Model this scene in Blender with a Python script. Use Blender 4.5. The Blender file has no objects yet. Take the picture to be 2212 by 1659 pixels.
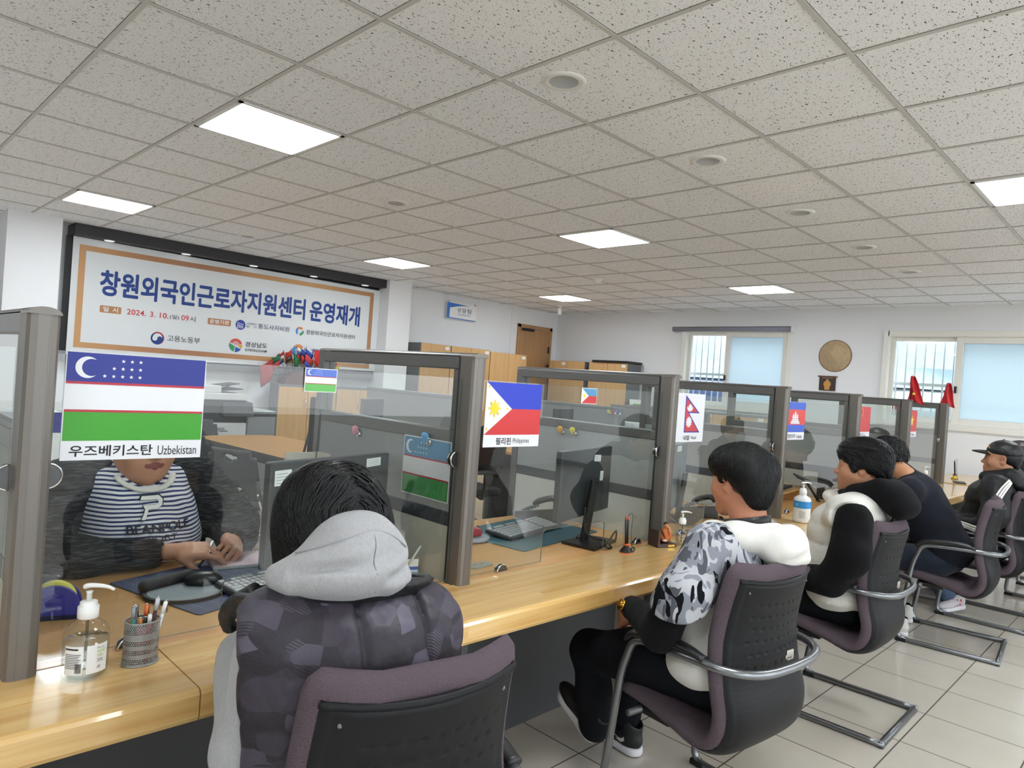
import bpy, bmesh, math, random
import numpy as np
from mathutils import Vector, Matrix
random.seed(7)
PI = math.pi
SC = bpy.context.scene
COL = SC.collection

# ------------------------------------------------------------------ camera, sky, exposure
YAW, PIT, ROL, ZC, FPX = 0.7885, -0.0049, 0.0722, 1.43, 1490.5
fw = Vector((math.sin(YAW)*math.cos(PIT), math.cos(YAW)*math.cos(PIT), math.sin(PIT)))
r0 = Vector((math.cos(YAW), -math.sin(YAW), 0)); u0 = r0.cross(fw)
cr = math.cos(ROL)*r0 + math.sin(ROL)*u0
cu = -math.sin(ROL)*r0 + math.cos(ROL)*u0
cam_d = bpy.data.cameras.new('camera'); cam = bpy.data.objects.new('camera', cam_d); COL.objects.link(cam)
cam_d.sensor_fit = 'HORIZONTAL'; cam_d.sensor_width = 36.0; cam_d.lens = FPX/2212*36.0
cam_d.clip_start = 0.02; cam_d.clip_end = 200
cam.matrix_world = Matrix(((cr.x, cu.x, -fw.x, 0), (cr.y, cu.y, -fw.y, 0), (cr.z, cu.z, -fw.z, ZC), (0, 0, 0, 1)))
SC.camera = cam
SC.view_settings.view_transform = 'Standard'; SC.view_settings.look = 'None'
SC.view_settings.gamma = 1.0; SC.view_settings.use_curve_mapping = False
SC.view_settings.exposure = 0.38
SC.cycles.use_denoising = True
SC.cycles.max_bounces = 12; SC.cycles.diffuse_bounces = 8; SC.cycles.glossy_bounces = 4
SC.cycles.transmission_bounces = 6; SC.cycles.transparent_max_bounces = 48
SC.cycles.sample_clamp_indirect = 6.0
SC.cycles.caustics_reflective = False; SC.cycles.caustics_refractive = False
LAMP_STRENGTH = 22.0           # the ceiling panels' diffusers
SKY_STRENGTH = 5.0
w = bpy.data.worlds.new('sky'); SC.world = w; w.use_nodes = True
wn = w.node_tree.nodes; wl = w.node_tree.links
bg = wn['Background']
tc = wn.new('ShaderNodeTexCoord'); sx = wn.new('ShaderNodeSeparateXYZ'); rp = wn.new('ShaderNodeValToRGB')
rp.color_ramp.elements[0].position = 0.45; rp.color_ramp.elements[0].color = (0.55, 0.56, 0.58, 1)
rp.color_ramp.elements[1].position = 0.75; rp.color_ramp.elements[1].color = (0.80, 0.90, 1.0, 1)
ma = wn.new('ShaderNodeMath'); ma.operation = 'MULTIPLY_ADD'; ma.inputs[1].default_value = 0.5; ma.inputs[2].default_value = 0.5
wl.new(tc.outputs['Generated'], sx.inputs[0]); wl.new(sx.outputs['Z'], ma.inputs[0]); wl.new(ma.outputs[0], rp.inputs[0])
wl.new(rp.outputs[0], bg.inputs['Color']); bg.inputs['Strength'].default_value = SKY_STRENGTH

# ------------------------------------------------------------------ helpers
def lin(c):
    if isinstance(c, str):
        c = tuple(int(c[i:i+2], 16)/255 for i in (0, 2, 4))
    return tuple((v/12.92 if v <= 0.04045 else ((v+0.055)/1.055)**2.4) for v in c) + (1.0,)

MATS = {}
def mat(name, col, rough=0.5, metal=0.0, bump=0.0, bscale=200.0, var=0.0, vscale=8.0, spec=0.5, emit=0.0, coat=0.0, sheen=0.0, stretch=None, detail=4.0, trans=0.0):
    """principled material; col sRGB hex; bump/var from object-space noise"""
    if name in MATS: return MATS[name]
    m = bpy.data.materials.new(name); m.use_nodes = True
    n = m.node_tree.nodes; l = m.node_tree.links; b = n['Principled BSDF']
    c = lin(col)
    b.inputs['Base Color'].default_value = c; b.inputs['Roughness'].default_value = rough
    b.inputs['Metallic'].default_value = metal; b.inputs['Specular IOR Level'].default_value = spec
    b.inputs['Coat Weight'].default_value = coat; b.inputs['Coat Roughness'].default_value = 0.08
    b.inputs['Sheen Weight'].default_value = sheen; b.inputs['Transmission Weight'].default_value = trans
    if emit:
        b.inputs['Emission Color'].default_value = c; b.inputs['Emission Strength'].default_value = emit
    if bump or var:
        t = n.new('ShaderNodeTexCoord'); mp = n.new('ShaderNodeMapping'); l.new(t.outputs['Object'], mp.inputs[0])
        if stretch: mp.inputs['Scale'].default_value = stretch
    if var:
        ns = n.new('ShaderNodeTexNoise'); ns.inputs['Scale'].default_value = vscale; ns.inputs['Detail'].default_value = detail
        l.new(mp.outputs[0], ns.inputs['Vector'])
        mx = n.new('ShaderNodeMix'); mx.data_type = 'RGBA'
        mx.inputs[6].default_value = tuple(v*(1-var) for v in c[:3])+(1,); mx.inputs[7].default_value = tuple(min(1, v*(1+var)) for v in c[:3])+(1,)
        l.new(ns.outputs['Fac'], mx.inputs[0]); l.new(mx.outputs[2], b.inputs['Base Color'])
    if bump:
        nb = n.new('ShaderNodeTexNoise'); nb.inputs['Scale'].default_value = bscale; nb.inputs['Detail'].default_value = 3
        l.new(mp.outputs[0], nb.inputs['Vector'])
        bp = n.new('ShaderNodeBump'); bp.inputs['Strength'].default_value = bump; bp.inputs['Distance'].default_value = 0.01
        l.new(nb.outputs['Fac'], bp.inputs['Height']); l.new(bp.outputs[0], b.inputs['Normal'])
    MATS[name] = m
    return m

def glass_mat(name, tint, refl=1.0, rough=0.0):
    if name in MATS: return MATS[name]
    m = bpy.data.materials.new(name); m.use_nodes = True
    n = m.node_tree.nodes; l = m.node_tree.links; n.remove(n['Principled BSDF'])
    o = n['Material Output']; t = n.new('ShaderNodeBsdfTransparent'); t.inputs[0].default_value = lin(tint)
    g = n.new('ShaderNodeBsdfGlossy'); g.inputs['Roughness'].default_value = rough
    f = n.new('ShaderNodeFresnel'); f.inputs[0].default_value = 1.5
    mm = n.new('ShaderNodeMath'); mm.operation = 'MULTIPLY'; mm.inputs[1].default_value = refl
    geo = n.new('ShaderNodeNewGeometry'); inv = n.new('ShaderNodeMath'); inv.operation = 'SUBTRACT'; inv.inputs[0].default_value = 1.0
    l.new(geo.outputs['Backfacing'], inv.inputs[1]); m2 = n.new('ShaderNodeMath'); m2.operation = 'MULTIPLY'
    mx = n.new('ShaderNodeMixShader')
    l.new(f.outputs[0], mm.inputs[0]); l.new(mm.outputs[0], m2.inputs[0]); l.new(inv.outputs[0], m2.inputs[1])
    l.new(m2.outputs[0], mx.inputs[0]); l.new(t.outputs[0], mx.inputs[1]); l.new(g.outputs[0], mx.inputs[2]); l.new(mx.outputs[0], o.inputs[0])
    MATS[name] = m
    return m

def tag(o, label=None, cat=None, group=None, kind=None):
    if label: o['label'] = label
    if cat: o['category'] = cat
    if group: o['group'] = group
    if kind: o['kind'] = kind
    return o

def empty(name, loc=(0, 0, 0), rz=0.0, label=None, cat=None, group=None):
    o = bpy.data.objects.new(name, None); COL.objects.link(o)
    o.empty_display_size = 0.05
    o.location = loc; o.rotation_euler = (0, 0, rz)
    return tag(o, label, cat, group)

class MB:
    """mesh builder: shapes with material slots and a current transform"""
    def __init__(s):
        s.v = []; s.f = []; s.mi = []; s.sm = []; s.mats = []; s.M = Matrix.Identity(4)
    def slot(s, m):
        if m not in s.mats: s.mats.append(m)
        return s.mats.index(m)
    def raw(s, vs, fs, m, smooth=False):
        b = len(s.v); k = s.slot(m)
        for p in vs: s.v.append(tuple(s.M @ Vector(p)))
        for f in fs: s.f.append([b+i for i in f]); s.mi.append(k); s.sm.append(smooth)
        return s
    def box(s, c, d, m, bev=0.0, rz=0.0, rx=0.0, ry=0.0, seg=2):
        R = Matrix.Translation(c) @ Matrix.Rotation(rz, 4, 'Z') @ Matrix.Rotation(ry, 4, 'Y') @ Matrix.Rotation(rx, 4, 'X')
        if bev <= 0:
            h = [x/2 for x in d]
            vs = [R @ Vector((sx_*h[0], sy*h[1], sz*h[2])) for sx_ in (-1, 1) for sy in (-1, 1) for sz in (-1, 1)]
            fs = [(0, 1, 3, 2), (4, 6, 7, 5), (0, 4, 5, 1), (2, 3, 7, 6), (0, 2, 6, 4), (1, 5, 7, 3)]
            return s.raw(vs, fs, m)
        bm = bmesh.new(); bmesh.ops.create_cube(bm, size=1.0)
        for v in bm.verts: v.co = Vector((v.co.x*d[0], v.co.y*d[1], v.co.z*d[2]))
        bmesh.ops.bevel(bm, geom=bm.edges[:], offset=min(bev, min(d)*0.49), segments=seg, profile=0.5, affect='EDGES')
        s.bm(bm, m, R, False)
        return s
    def bm(s, bm, m, R=Matrix.Identity(4), smooth=True):
        bm.verts.index_update()
        s.raw([R @ v.co for v in bm.verts], [[v.index for v in f.verts] for f in bm.faces], m, smooth); bm.free()
        return s
    def b3(s, x0, x1, y0, y1, z0, z1, m, bev=0.0):
        return s.box(((x0+x1)/2, (y0+y1)/2, (z0+z1)/2), (abs(x1-x0), abs(y1-y0), abs(z1-z0)), m, bev)
    def lathe(s, prof, m, seg=24, c=(0, 0, 0), sx_=1.0, sy=1.0, R=None, cap=True, smooth=True):
        """prof: list of (r, z)"""
        vs = []; fs = []
        n = len(prof)
        for r, z in prof:
            for k in range(seg):
                a = 2*PI*k/seg; vs.append(Vector((r*math.cos(a)*sx_, r*math.sin(a)*sy, z)))
        for i in range(n-1):
            for k in range(seg):
                k2 = (k+1) % seg
                fs.append((i*seg+k, i*seg+k2, (i+1)*seg+k2, (i+1)*seg+k))
        if cap:
            if prof[0][0] > 1e-6: fs.append(tuple(reversed(range(seg))))
            if prof[-1][0] > 1e-6: fs.append(tuple((n-1)*seg+k for k in range(seg)))
        T = Matrix.Translation(c) @ (R.to_4x4() if R is not None else Matrix.Identity(4))
        return s.raw([T @ p for p in vs], fs, m, smooth)
    def cyl(s, a, b, r, m, seg=16, r2=None, smooth=True):
        a = Vector(a); b = Vector(b); d = b-a
        q = d.to_track_quat('Z', 'Y').to_matrix()
        return s.lathe([(r, 0), (r if r2 is None else r2, d.length)], m, seg, a, R=q, smooth=smooth)
    def sphere(s, c, r, m, seg=16, rings=10, sc=(1, 1, 1), R=None):
        vs = [Vector((0, 0, -1))]; fs = []
        for i in range(1, rings):
            t = -PI/2+PI*i/rings
            for k in range(seg):
                a = 2*PI*k/seg; vs.append(Vector((math.cos(t)*math.cos(a), math.cos(t)*math.sin(a), math.sin(t))))
        vs.append(Vector((0, 0, 1))); N = len(vs)-1
        for k in range(seg): fs.append((0, 1+(k+1) % seg, 1+k))
        for i in range(rings-2):
            for k in range(seg):
                a = 1+i*seg+k; b = 1+i*seg+(k+1) % seg; fs.append((a, b, b+seg, a+seg))
        for k in range(seg): fs.append((N, 1+(rings-2)*seg+k, 1+(rings-2)*seg+(k+1) % seg))
        Rm = R if R is not None else Matrix.Identity(3)
        return s.raw([Vector(c)+Rm @ Vector((p.x*r*sc[0], p.y*r*sc[1], p.z*r*sc[2])) for p in vs], fs, m, True)
    def tube(s, pts, r, m, seg=10, closed=False, radii=None, flat=None):
        """sweep a circle along pts"""
        P = [Vector(p) for p in pts]; n = len(P)
        vs = []; fs = []
        up = None
        for i in range(n):
            if closed: t = P[(i+1) % n]-P[i-1]
            else: t = P[min(i+1, n-1)]-P[max(i-1, 0)]
            t.normalize()
            if up is None:
                up = Vector((0, 0, 1)) if abs(t.z) < 0.9 else Vector((0, 1, 0))
            up = (up-t*up.dot(t)).normalized(); sd = t.cross(up)
            rr = radii[i] if radii else r
            for k in range(seg):
                a = 2*PI*k/seg
                fx = 1.0 if flat is None else flat
                vs.append(P[i]+sd*(rr*math.cos(a))+up*(rr*fx*math.sin(a)))
        m_ = n if closed else n-1
        for i in range(m_):
            for k in range(seg):
                a = i*seg+k; b = i*seg+(k+1) % seg; i2 = (i+1) % n
                fs.append((a, b, i2*seg+(k+1) % seg, i2*seg+k))
        if not closed:
            fs.append(tuple(reversed(range(seg)))); fs.append(tuple((n-1)*seg+k for k in range(seg)))
        return s.raw(vs, fs, m, True)
    def prism(s, poly, O, ex, ey, th, m, m_side=None):
        """extrude polygon (u,v) placed at O + u*ex + v*ey by thickness th along ex x ey"""
        O = Vector(O); ex = Vector(ex); ey = Vector(ey); nz = ex.cross(ey).normalized()*th
        n = len(poly)
        lo = [O+ex*u+ey*v for u, v in poly]; hi = [p+nz for p in lo]
        s.raw(lo+hi, [tuple(range(n, 2*n)), tuple(reversed(range(n)))], m)
        s.raw(lo+hi, [(i, (i+1) % n, n+(i+1) % n, n+i) for i in range(n)], m_side or m)
        return s
    def flat(s, poly, O, ex, ey, m):
        O = Vector(O); ex = Vector(ex); ey = Vector(ey)
        return s.raw([O+ex*u+ey*v for u, v in poly], [tuple(range(len(poly)))], m)
    def grid(s, fn, nu, nv, m, smooth=True, closed_u=False):
        vs = []; fs = []
        for i in range(nu):
            for j in range(nv): vs.append(Vector(fn(i/(nu-1 if not closed_u else nu), j/(nv-1))))
        for i in range(nu if closed_u else nu-1):
            i2 = (i+1) % nu
            for j in range(nv-1): fs.append((i*nv+j, i2*nv+j, i2*nv+j+1, i*nv+j+1))
        return s.raw(vs, fs, m, smooth)
    def text(s, body, O, ex, ey, m, w=None, h=None, bold=0.0, align='L', lift=0.0):
        """text fitted into w (and h); O is lower-left corner of its ink box (or centre for align C)"""
        cu_ = bpy.data.curves.new('t', 'FONT'); cu_.body = body; cu_.size = 1.0; cu_.offset = bold if bold < .011 else 0.0; cu_.resolution_u = 3
        ob = bpy.data.objects.new('t', cu_); COL.objects.link(ob)
        dg = bpy.context.evaluated_depsgraph_get(); dg.update()
        ev = ob.evaluated_get(dg); me = ev.to_mesh()
        vs = [v.co.copy() for v in me.vertices]; fs = [tuple(p.vertices) for p in me.polygons]
        ev.to_mesh_clear(); bpy.data.objects.remove(ob); bpy.data.curves.remove(cu_)
        if not vs: return s
        x0 = min(v.x for v in vs); x1 = max(v.x for v in vs); y0 = min(v.y for v in vs); y1 = max(v.y for v in vs)
        sx_ = (w/(x1-x0)) if w else (h/(y1-y0)); sy = (h/(y1-y0)) if h else sx_
        O = Vector(O); ex = Vector(ex); ey = Vector(ey); nz = ex.cross(ey).normalized()*lift
        ox = -(x1-x0)*sx_/2 if align == 'C' else 0; oy = -(y1-y0)*sy/2 if align == 'C' else 0
        st = [(0, 0)] if bold < .011 else [(0, 0)]+[(bold*math.cos(a), bold*math.sin(a)) for a in np.linspace(0, 2*PI, 9)[:-1]]
        for q, (dx, dy) in enumerate(st): s.raw([O+nz*(1+q*.03)+ex.cross(ey).normalized()*q*1e-5+ex*((v.x-x0+dx)*sx_+ox)+ey*((v.y-y0+dy)*sy+oy) for v in vs], fs, m)
        return s
    def build(s, name, parent=None, loc=None, rz=0.0, bevel=0.0, label=None, cat=None, group=None, kind=None, solid=0.0, sub=0):
        me = bpy.data.meshes.new(name); me.from_pydata(s.v, [], s.f)
        for m in s.mats: me.materials.append(m)
        me.polygons.foreach_set('material_index', s.mi); me.polygons.foreach_set('use_smooth', s.sm)
        me.update()
        o = bpy.data.objects.new(name, me); COL.objects.link(o)
        if loc is not None: o.location = loc
        o.rotation_euler = (0, 0, rz)
        if parent is not None: o.parent = parent
        if bevel:
            b = o.modifiers.new('bevel', 'BEVEL'); b.width = bevel; b.segments = 2; b.limit_method = 'ANGLE'; b.angle_limit = 0.6
        if solid:
            b = o.modifiers.new('solid', 'SOLIDIFY'); b.thickness = solid; b.offset = 0
        if sub:
            b = o.modifiers.new('sub', 'SUBSURF'); b.levels = sub; b.render_levels = sub
        return tag(o, label, cat, group, kind)

def copy_tree(o, parent=None):
    c = o.copy(); COL.objects.link(c); c.parent = parent
    for ch in list(o.children): copy_tree(ch, c)
    return c

def disc(r, n=24, a0=0.0, a1=2*PI, sx_=1.0, sy=1.0, cx=0.0, cy=0.0):
    return [(cx+r*sx_*math.cos(a0+(a1-a0)*k/n), cy+r*sy*math.sin(a0+(a1-a0)*k/n)) for k in range(n if abs(a1-a0-2*PI) < 1e-6 else n+1)]

def star(r, cx=0.0, cy=0.0, n=5, inner=0.4, rot=PI/2):
    return [(cx+(r if k % 2 == 0 else r*inner)*math.cos(rot+PI*k/n), cy+(r if k % 2 == 0 else r*inner)*math.sin(rot+PI*k/n)) for k in range(2*n)]

def rrect(x0, x1, y0, y1, r, n=5):
    p = []
    for cx, cy, a in ((x1-r, y1-r, 0), (x0+r, y1-r, PI/2), (x0+r, y0+r, PI), (x1-r, y0+r, 1.5*PI)):
        p += [(cx+r*math.cos(a+PI/2*k/n), cy+r*math.sin(a+PI/2*k/n)) for k in range(n+1)]
    return p

def smoothpath(pts, n=6):
    """Catmull-Rom through pts"""
    P = [Vector(p) for p in pts]; out = []
    for i in range(len(P)-1):
        p0 = P[max(i-1, 0)]; p1 = P[i]; p2 = P[i+1]; p3 = P[min(i+2, len(P)-1)]
        for k in range(n):
            t = k/n
            out.append(0.5*((2*p1)+(p2-p0)*t+(2*p0-5*p1+4*p2-p3)*t*t+(3*p1-p0-3*p2+p3)*t**3))
    out.append(P[-1])
    return out
X_, Y_, Z_ = Vector((1, 0, 0)), Vector((0, 1, 0)), Vector((0, 0, 1))

# ------------------------------------------------------------------ room materials
def ceiling_mat():
    m = bpy.data.materials.new('mineral_ceiling_tile'); m.use_nodes = True
    n = m.node_tree.nodes; l = m.node_tree.links; b = n['Principled BSDF']
    b.inputs['Roughness'].default_value = 0.9; b.inputs['Specular IOR Level'].default_value = 0.1
    t = n.new('ShaderNodeTexCoord')
    def layer(scale, ang, stretch, w0, thr, seedoff):
        mp = n.new('ShaderNodeMapping'); mp.inputs['Rotation'].default_value = (0, 0, ang); mp.inputs['Location'].default_value = (seedoff, seedoff*1.7, 0)
        l.new(t.outputs['Object'], mp.inputs[0])
        nz = n.new('ShaderNodeTexNoise'); nz.inputs['Scale'].default_value = 28; l.new(mp.outputs[0], nz.inputs['Vector'])
        mx = n.new('ShaderNodeMix'); mx.data_type = 'RGBA'; mx.blend_type = 'ADD'; mx.inputs[0].default_value = w0
        l.new(mp.outputs[0], mx.inputs[6]); l.new(nz.outputs['Color'], mx.inputs[7])
        m2 = n.new('ShaderNodeMapping'); m2.inputs['Scale'].default_value = (stretch, 1, 0.001); l.new(mx.outputs[2], m2.inputs[0])
        v = n.new('ShaderNodeTexVoronoi'); v.voronoi_dimensions = '2D'; v.inputs['Scale'].default_value = scale; l.new(m2.outputs[0], v.inputs['Vector'])
        c = n.new('ShaderNodeMath'); c.operation = 'LESS_THAN'; c.inputs[1].default_value = thr
        l.new(v.outputs['Distance'], c.inputs[0])
        # only some cells carry a worm hole
        sp = n.new('ShaderNodeSeparateColor'); l.new(v.outputs['Color'], sp.inputs[0])
        k = n.new('ShaderNodeMath'); k.operation = 'GREATER_THAN'; k.inputs[1].default_value = 0.38; l.new(sp.outputs[0], k.inputs[0])
        mm = n.new('ShaderNodeMath'); mm.operation = 'MULTIPLY'; l.new(c.outputs[0], mm.inputs[0]); l.new(k.outputs[0], mm.inputs[1])
        return mm
    a = layer(46, 0.15, 0.30, 0.035, 0.085, 0.0)
    d = layer(52, -0.55, 0.36, 0.035, 0.075, 3.3)
    e = layer(75, 0.0, 0.9, 0.01, 0.10, 7.1)
    m1 = n.new('ShaderNodeMath'); m1.operation = 'MAXIMUM'; l.new(a.outputs[0], m1.inputs[0]); l.new(d.outputs[0], m1.inputs[1])
    m2 = n.new('ShaderNodeMath'); m2.operation = 'MAXIMUM'; l.new(m1.outputs[0], m2.inputs[0]); l.new(e.outputs[0], m2.inputs[1])
    mx = n.new('ShaderNodeMix'); mx.data_type = 'RGBA'; mx.inputs[6].default_value = lin('f5f6f9'); mx.inputs[7].default_value = lin('5a5751')
    l.new(m2.outputs[0], mx.inputs[0]); l.new(mx.outputs[2], b.inputs['Base Color'])
    return m

def floor_mat():
    m = bpy.data.materials.new('glazed_floor_tile'); m.use_nodes = True
    n = m.node_tree.nodes; l = m.node_tree.links; b = n['Principled BSDF']
    t = n.new('ShaderNodeTexCoord'); mp = n.new('ShaderNodeMapping'); mp.inputs['Location'].default_value = (-0.16, -0.032, 0)
    l.new(t.outputs['Object'], mp.inputs[0])
    br = n.new('ShaderNodeTexBrick'); br.offset = 0; br.inputs['Scale'].default_value = 1.0; br.inputs['Brick Width'].default_value = 0.4
    br.inputs['Row Height'].default_value = 0.4; br.inputs['Mortar Size'].default_value = 0.003; br.inputs['Mortar Smooth'].default_value = 0.1
    br.inputs['Color1'].default_value = lin('d0c9bc'); br.inputs['Color2'].default_value = lin('ccc5b8'); br.inputs['Mortar'].default_value = lin('4c463d')
    l.new(mp.outputs[0], br.inputs['Vector'])
    ns = n.new('ShaderNodeTexNoise'); ns.inputs['Scale'].default_value = 3.0; ns.inputs['Detail'].default_value = 6
    l.new(t.outputs['Object'], ns.inputs['Vector'])
    mx = n.new('ShaderNodeMix'); mx.data_type = 'RGBA'; mx.blend_type = 'MULTIPLY'; mx.inputs[0].default_value = 0.22
    l.new(br.outputs['Color'], mx.inputs[6]); l.new(ns.outputs['Fac'], mx.inputs[7]); l.new(mx.outputs[2], b.inputs['Base Color'])
    rr = n.new('ShaderNodeMath'); rr.operation = 'MULTIPLY_ADD'; rr.inputs[1].default_value = 0.5; rr.inputs[2].default_value = 0.13
    l.new(br.outputs['Fac'], rr.inputs[0]); l.new(rr.outputs[0], b.inputs['Roughness'])
    b.inputs['Specular IOR Level'].default_value = 0.45
    return m

def wood_mat(name, c1, c2, scale=1.0, rough=0.25, coat=0.4, axis='X', planks=0.0):
    """grain running along an object axis; planks>0 adds finger-jointed strips of that width"""
    if name in MATS: return MATS[name]
    m = bpy.data.materials.new(name); m.use_nodes = True
    n = m.node_tree.nodes; l = m.node_tree.links; b = n['Principled BSDF']
    b.inputs['Roughness'].default_value = rough; b.inputs['Coat Weight'].default_value = coat; b.inputs['Coat Roughness'].default_value = 0.06
    t = n.new('ShaderNodeTexCoord'); mp = n.new('ShaderNodeMapping'); l.new(t.outputs['Object'], mp.inputs[0])
    s = {'X': (0.6, 16, 16), 'Y': (16, 0.6, 16), 'Z': (16, 16, 0.6)}[axis]
    mp.inputs['Scale'].default_value = tuple(v*scale for v in s)
    src = mp.outputs[0]
    if planks:
        br = n.new('ShaderNodeTexBrick'); br.inputs['Scale'].default_value = 1.0; br.inputs['Brick Width'].default_value = planks*9
        br.inputs['Row Height'].default_value = planks; br.inputs['Mortar Size'].default_value = 0.0; br.offset = 0.43
        br.inputs['Color1'].default_value = (0, 0, 0, 1); br.inputs['Color2'].default_value = (1, 1, 1, 1); br.inputs['Bias'].default_value = 0.0
        l.new(t.outputs['Object'], br.inputs['Vector'])
        ad = n.new('ShaderNodeVectorMath'); ad.operation = 'MULTIPLY_ADD'; ad.inputs[1].default_value = (7.3, 3.1, 5.7)
        l.new(br.outputs['Color'], ad.inputs[0]); l.new(mp.outputs[0], ad.inputs[2]); src = ad.outputs[0]
    ns = n.new('ShaderNodeTexNoise'); ns.inputs['Scale'].default_value = 1.6; ns.inputs['Detail'].default_value = 7; ns.inputs['Roughness'].default_value = 0.6; ns.inputs['Distortion'].default_value = 0.6
    l.new(src, ns.inputs['Vector'])
    cr_ = n.new('ShaderNodeValToRGB'); cr_.color_ramp.elements[0].position = 0.32; cr_.color_ramp.elements[0].color = lin(c2)
    cr_.color_ramp.elements[1].position = 0.6; cr_.color_ramp.elements[1].color = lin(c1)
    l.new(ns.outputs['Fac'], cr_.inputs[0])
    out = cr_.outputs[0]
    if planks:
        mx = n.new('ShaderNodeMix'); mx.data_type = 'RGBA'; mx.blend_type = 'MULTIPLY'; mx.inputs[0].default_value = 0.14
        l.new(out, mx.inputs[6]); l.new(br.outputs['Color'], mx.inputs[7]); out = mx.outputs[2]
    l.new(out, b.inputs['Base Color'])
    MATS[name] = m
    return m

M_WALL = mat('wall_paint', 'e7e8ea', 0.75, bump=0.04, bscale=60, spec=0.2)
M_CEIL = ceiling_mat(); M_FLOOR = floor_mat()
M_TBAR = mat('ceiling_tee', 'c9c8c4', 0.45); M_TGAP = mat('tile_gap', '5c5a55', 0.8)
M_WHITE = mat('white_plastic', 'e9e9e6', 0.35)
M_FRAMEW = mat('window_vinyl', 'e8e6df', 0.4)
M_PINE = wood_mat('pine_lacquer', 'e2bc7c', 'cfa05c', 1.0, 0.22, 0.5, 'X', 0.075)
M_LAM = wood_mat('beech_laminate', 'd2a268', 'ca985e', 0.8, 0.32, 0.15, 'X')
M_CABW = wood_mat('cabinet_beech', 'cda673', 'c49a66', 0.8, 0.4, 0.0, 'Z')
M_DOORW = wood_mat('door_oak', 'b28a5e', 'a47b50', 1.2, 0.4, 0.1, 'Z')
M_GRAYM = mat('gray_steel', '6f7275', 0.45, 0.2)
M_DGRAY = mat('dark_gray_panel', '48484a', 0.55)
M_CHROME = mat('chrome', 'd8d8da', 0.08, 1.0)
M_BLACK = mat('black_plastic', '1b1b1d', 0.4)
M_POST = mat('partition_post', '75706a', 0.38, 0.35, spec=0.5)
M_RAIL = mat('partition_rail', '6b6a68', 0.32, 0.3)
M_RAILD = mat('partition_groove', '1d1c1c', 0.5)
M_PFAB = mat('partition_fabric', 'a3a6a6', 0.95, bump=0.5, bscale=420, var=0.35, vscale=260, spec=0.1)
M_PFAB2 = mat('partition_board', 'c2c2bb', 0.9, bump=0.2, bscale=300, var=0.10, vscale=320, spec=0.1)
M_GLASS = glass_mat('clear_glass', 'f8fbfa', 1.75)
M_GEDGE = mat('glass_edge', '5f6f6a', 0.15, spec=0.6)
M_LAMP = mat('lamp_diffuser', 'f3faff', 0.5, emit=LAMP_STRENGTH)

CZ = 2.696
XW, YW = 9.46, 8.35
XM, YM = -4.2, -4.6
# floor, ceiling
MB().b3(XM, XW, YM, YW, -0.1, 0, M_FLOOR).build('floor', kind='structure')
ce = MB().b3(XM, XW, YM, YW, CZ, CZ+0.1, M_CEIL).build('ceiling', kind='structure')
g = MB()
gx0, gy0 = 1.37, 2.157
for i in range(-10, 15):
    x = gx0+0.6*i
    if XM < x < XW: g.b3(x-0.0095, x+0.0095, YM, YW, CZ-0.004, CZ+0.001, M_TBAR); g.b3(x-0.0112, x+0.0112, YM, YW, CZ-0.0012, CZ+0.001, M_TGAP)
for j in range(-12, 11):
    y = gy0+0.6*j
    if YM < y < YW: g.b3(XM, XW, y-0.0095, y+0.0095, CZ-0.0045, CZ+0.001, M_TBAR); g.b3(XM, XW, y-0.0112, y+0.0112, CZ-0.0014, CZ+0.001, M_TGAP)
g.build('tee_grid', parent=ce, kind='structure')
# back wall (y = YW), left and near walls
MB().b3(XM, XW, YW, YW+0.15, 0, CZ, M_WALL).build('wall_back', kind='structure')
MB().b3(XM-0.15, XM, YM, YW, 0, CZ, M_WALL).build('wall_left', kind='structure')
wn_ = MB()  # near wall; its unseen window openings are added to brighten the ceiling
for q in ((XM, -3.0, 0, CZ), (9.0, XW, 0, CZ), (2.9, 3.1, 0.8, 2.45), (-3.0, 9.0, 0, 0.8), (-3.0, 9.0, 2.45, CZ)): wn_.b3(q[0], q[1], YM-0.15, YM, q[2], q[3], M_WALL)
wn_.build('wall_near', kind='structure')
MB().b3(XM-3, XW+3, YM-14, YM-0.2, -0.3, -0.05, mat('pavement', 'b9b6ae', 0.9)).build('ground_front', kind='structure')  # unseen ground outside the added openings, bounces daylight up to the ceiling
# far wall with the two window openings
W1 = (4.05, 5.68, 1.27, 2.40); W2 = (0.95, 2.80, 1.27, 2.345)
wf = MB()
def wallx(y0, y1, z0, z1): wf.b3(XW, XW+0.22, y0, y1, z0, z1, M_WALL)
wallx(YM, W2[0], 0, CZ); wallx(W2[1], W1[0], 0, CZ); wallx(W1[1], YW+0.15, 0, CZ)
for a in (W1, W2): wallx(a[0], a[1], 0, a[2]); wallx(a[0], a[1], a[3], CZ)
wf.build('wall_far', kind='structure')
# columns and trunking on the back wall
MB().b3(1.18, 1.62, 7.93, YW, 0, CZ, M_WALL).build('wall_left_column', kind='structure')
MB().b3(5.50, 5.88, 7.97, YW, 0, CZ, M_WALL).build('wall_right_column', kind='structure')
MB().b3(8.27, 8.40, YW-0.012, YW, 0, CZ, M_WALL).build('trim_1', kind='structure')
for nm, (x0, x1, y0, y1) in {'baseboard_back': (XM, XW, YW-0.012, YW), 'baseboard_far': (XW-0.012, XW, YM, YW)}.items():
    MB().b3(x0, x1, y0, y1, 0, 0.09, mat('baseboard_dark', '55524e', 0.5)).build(nm, kind='structure')
MB().b3(XW-0.025, XW, YM, 2.9, 1.215, 1.245, M_FRAMEW).build('trim_2', kind='structure')

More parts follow.
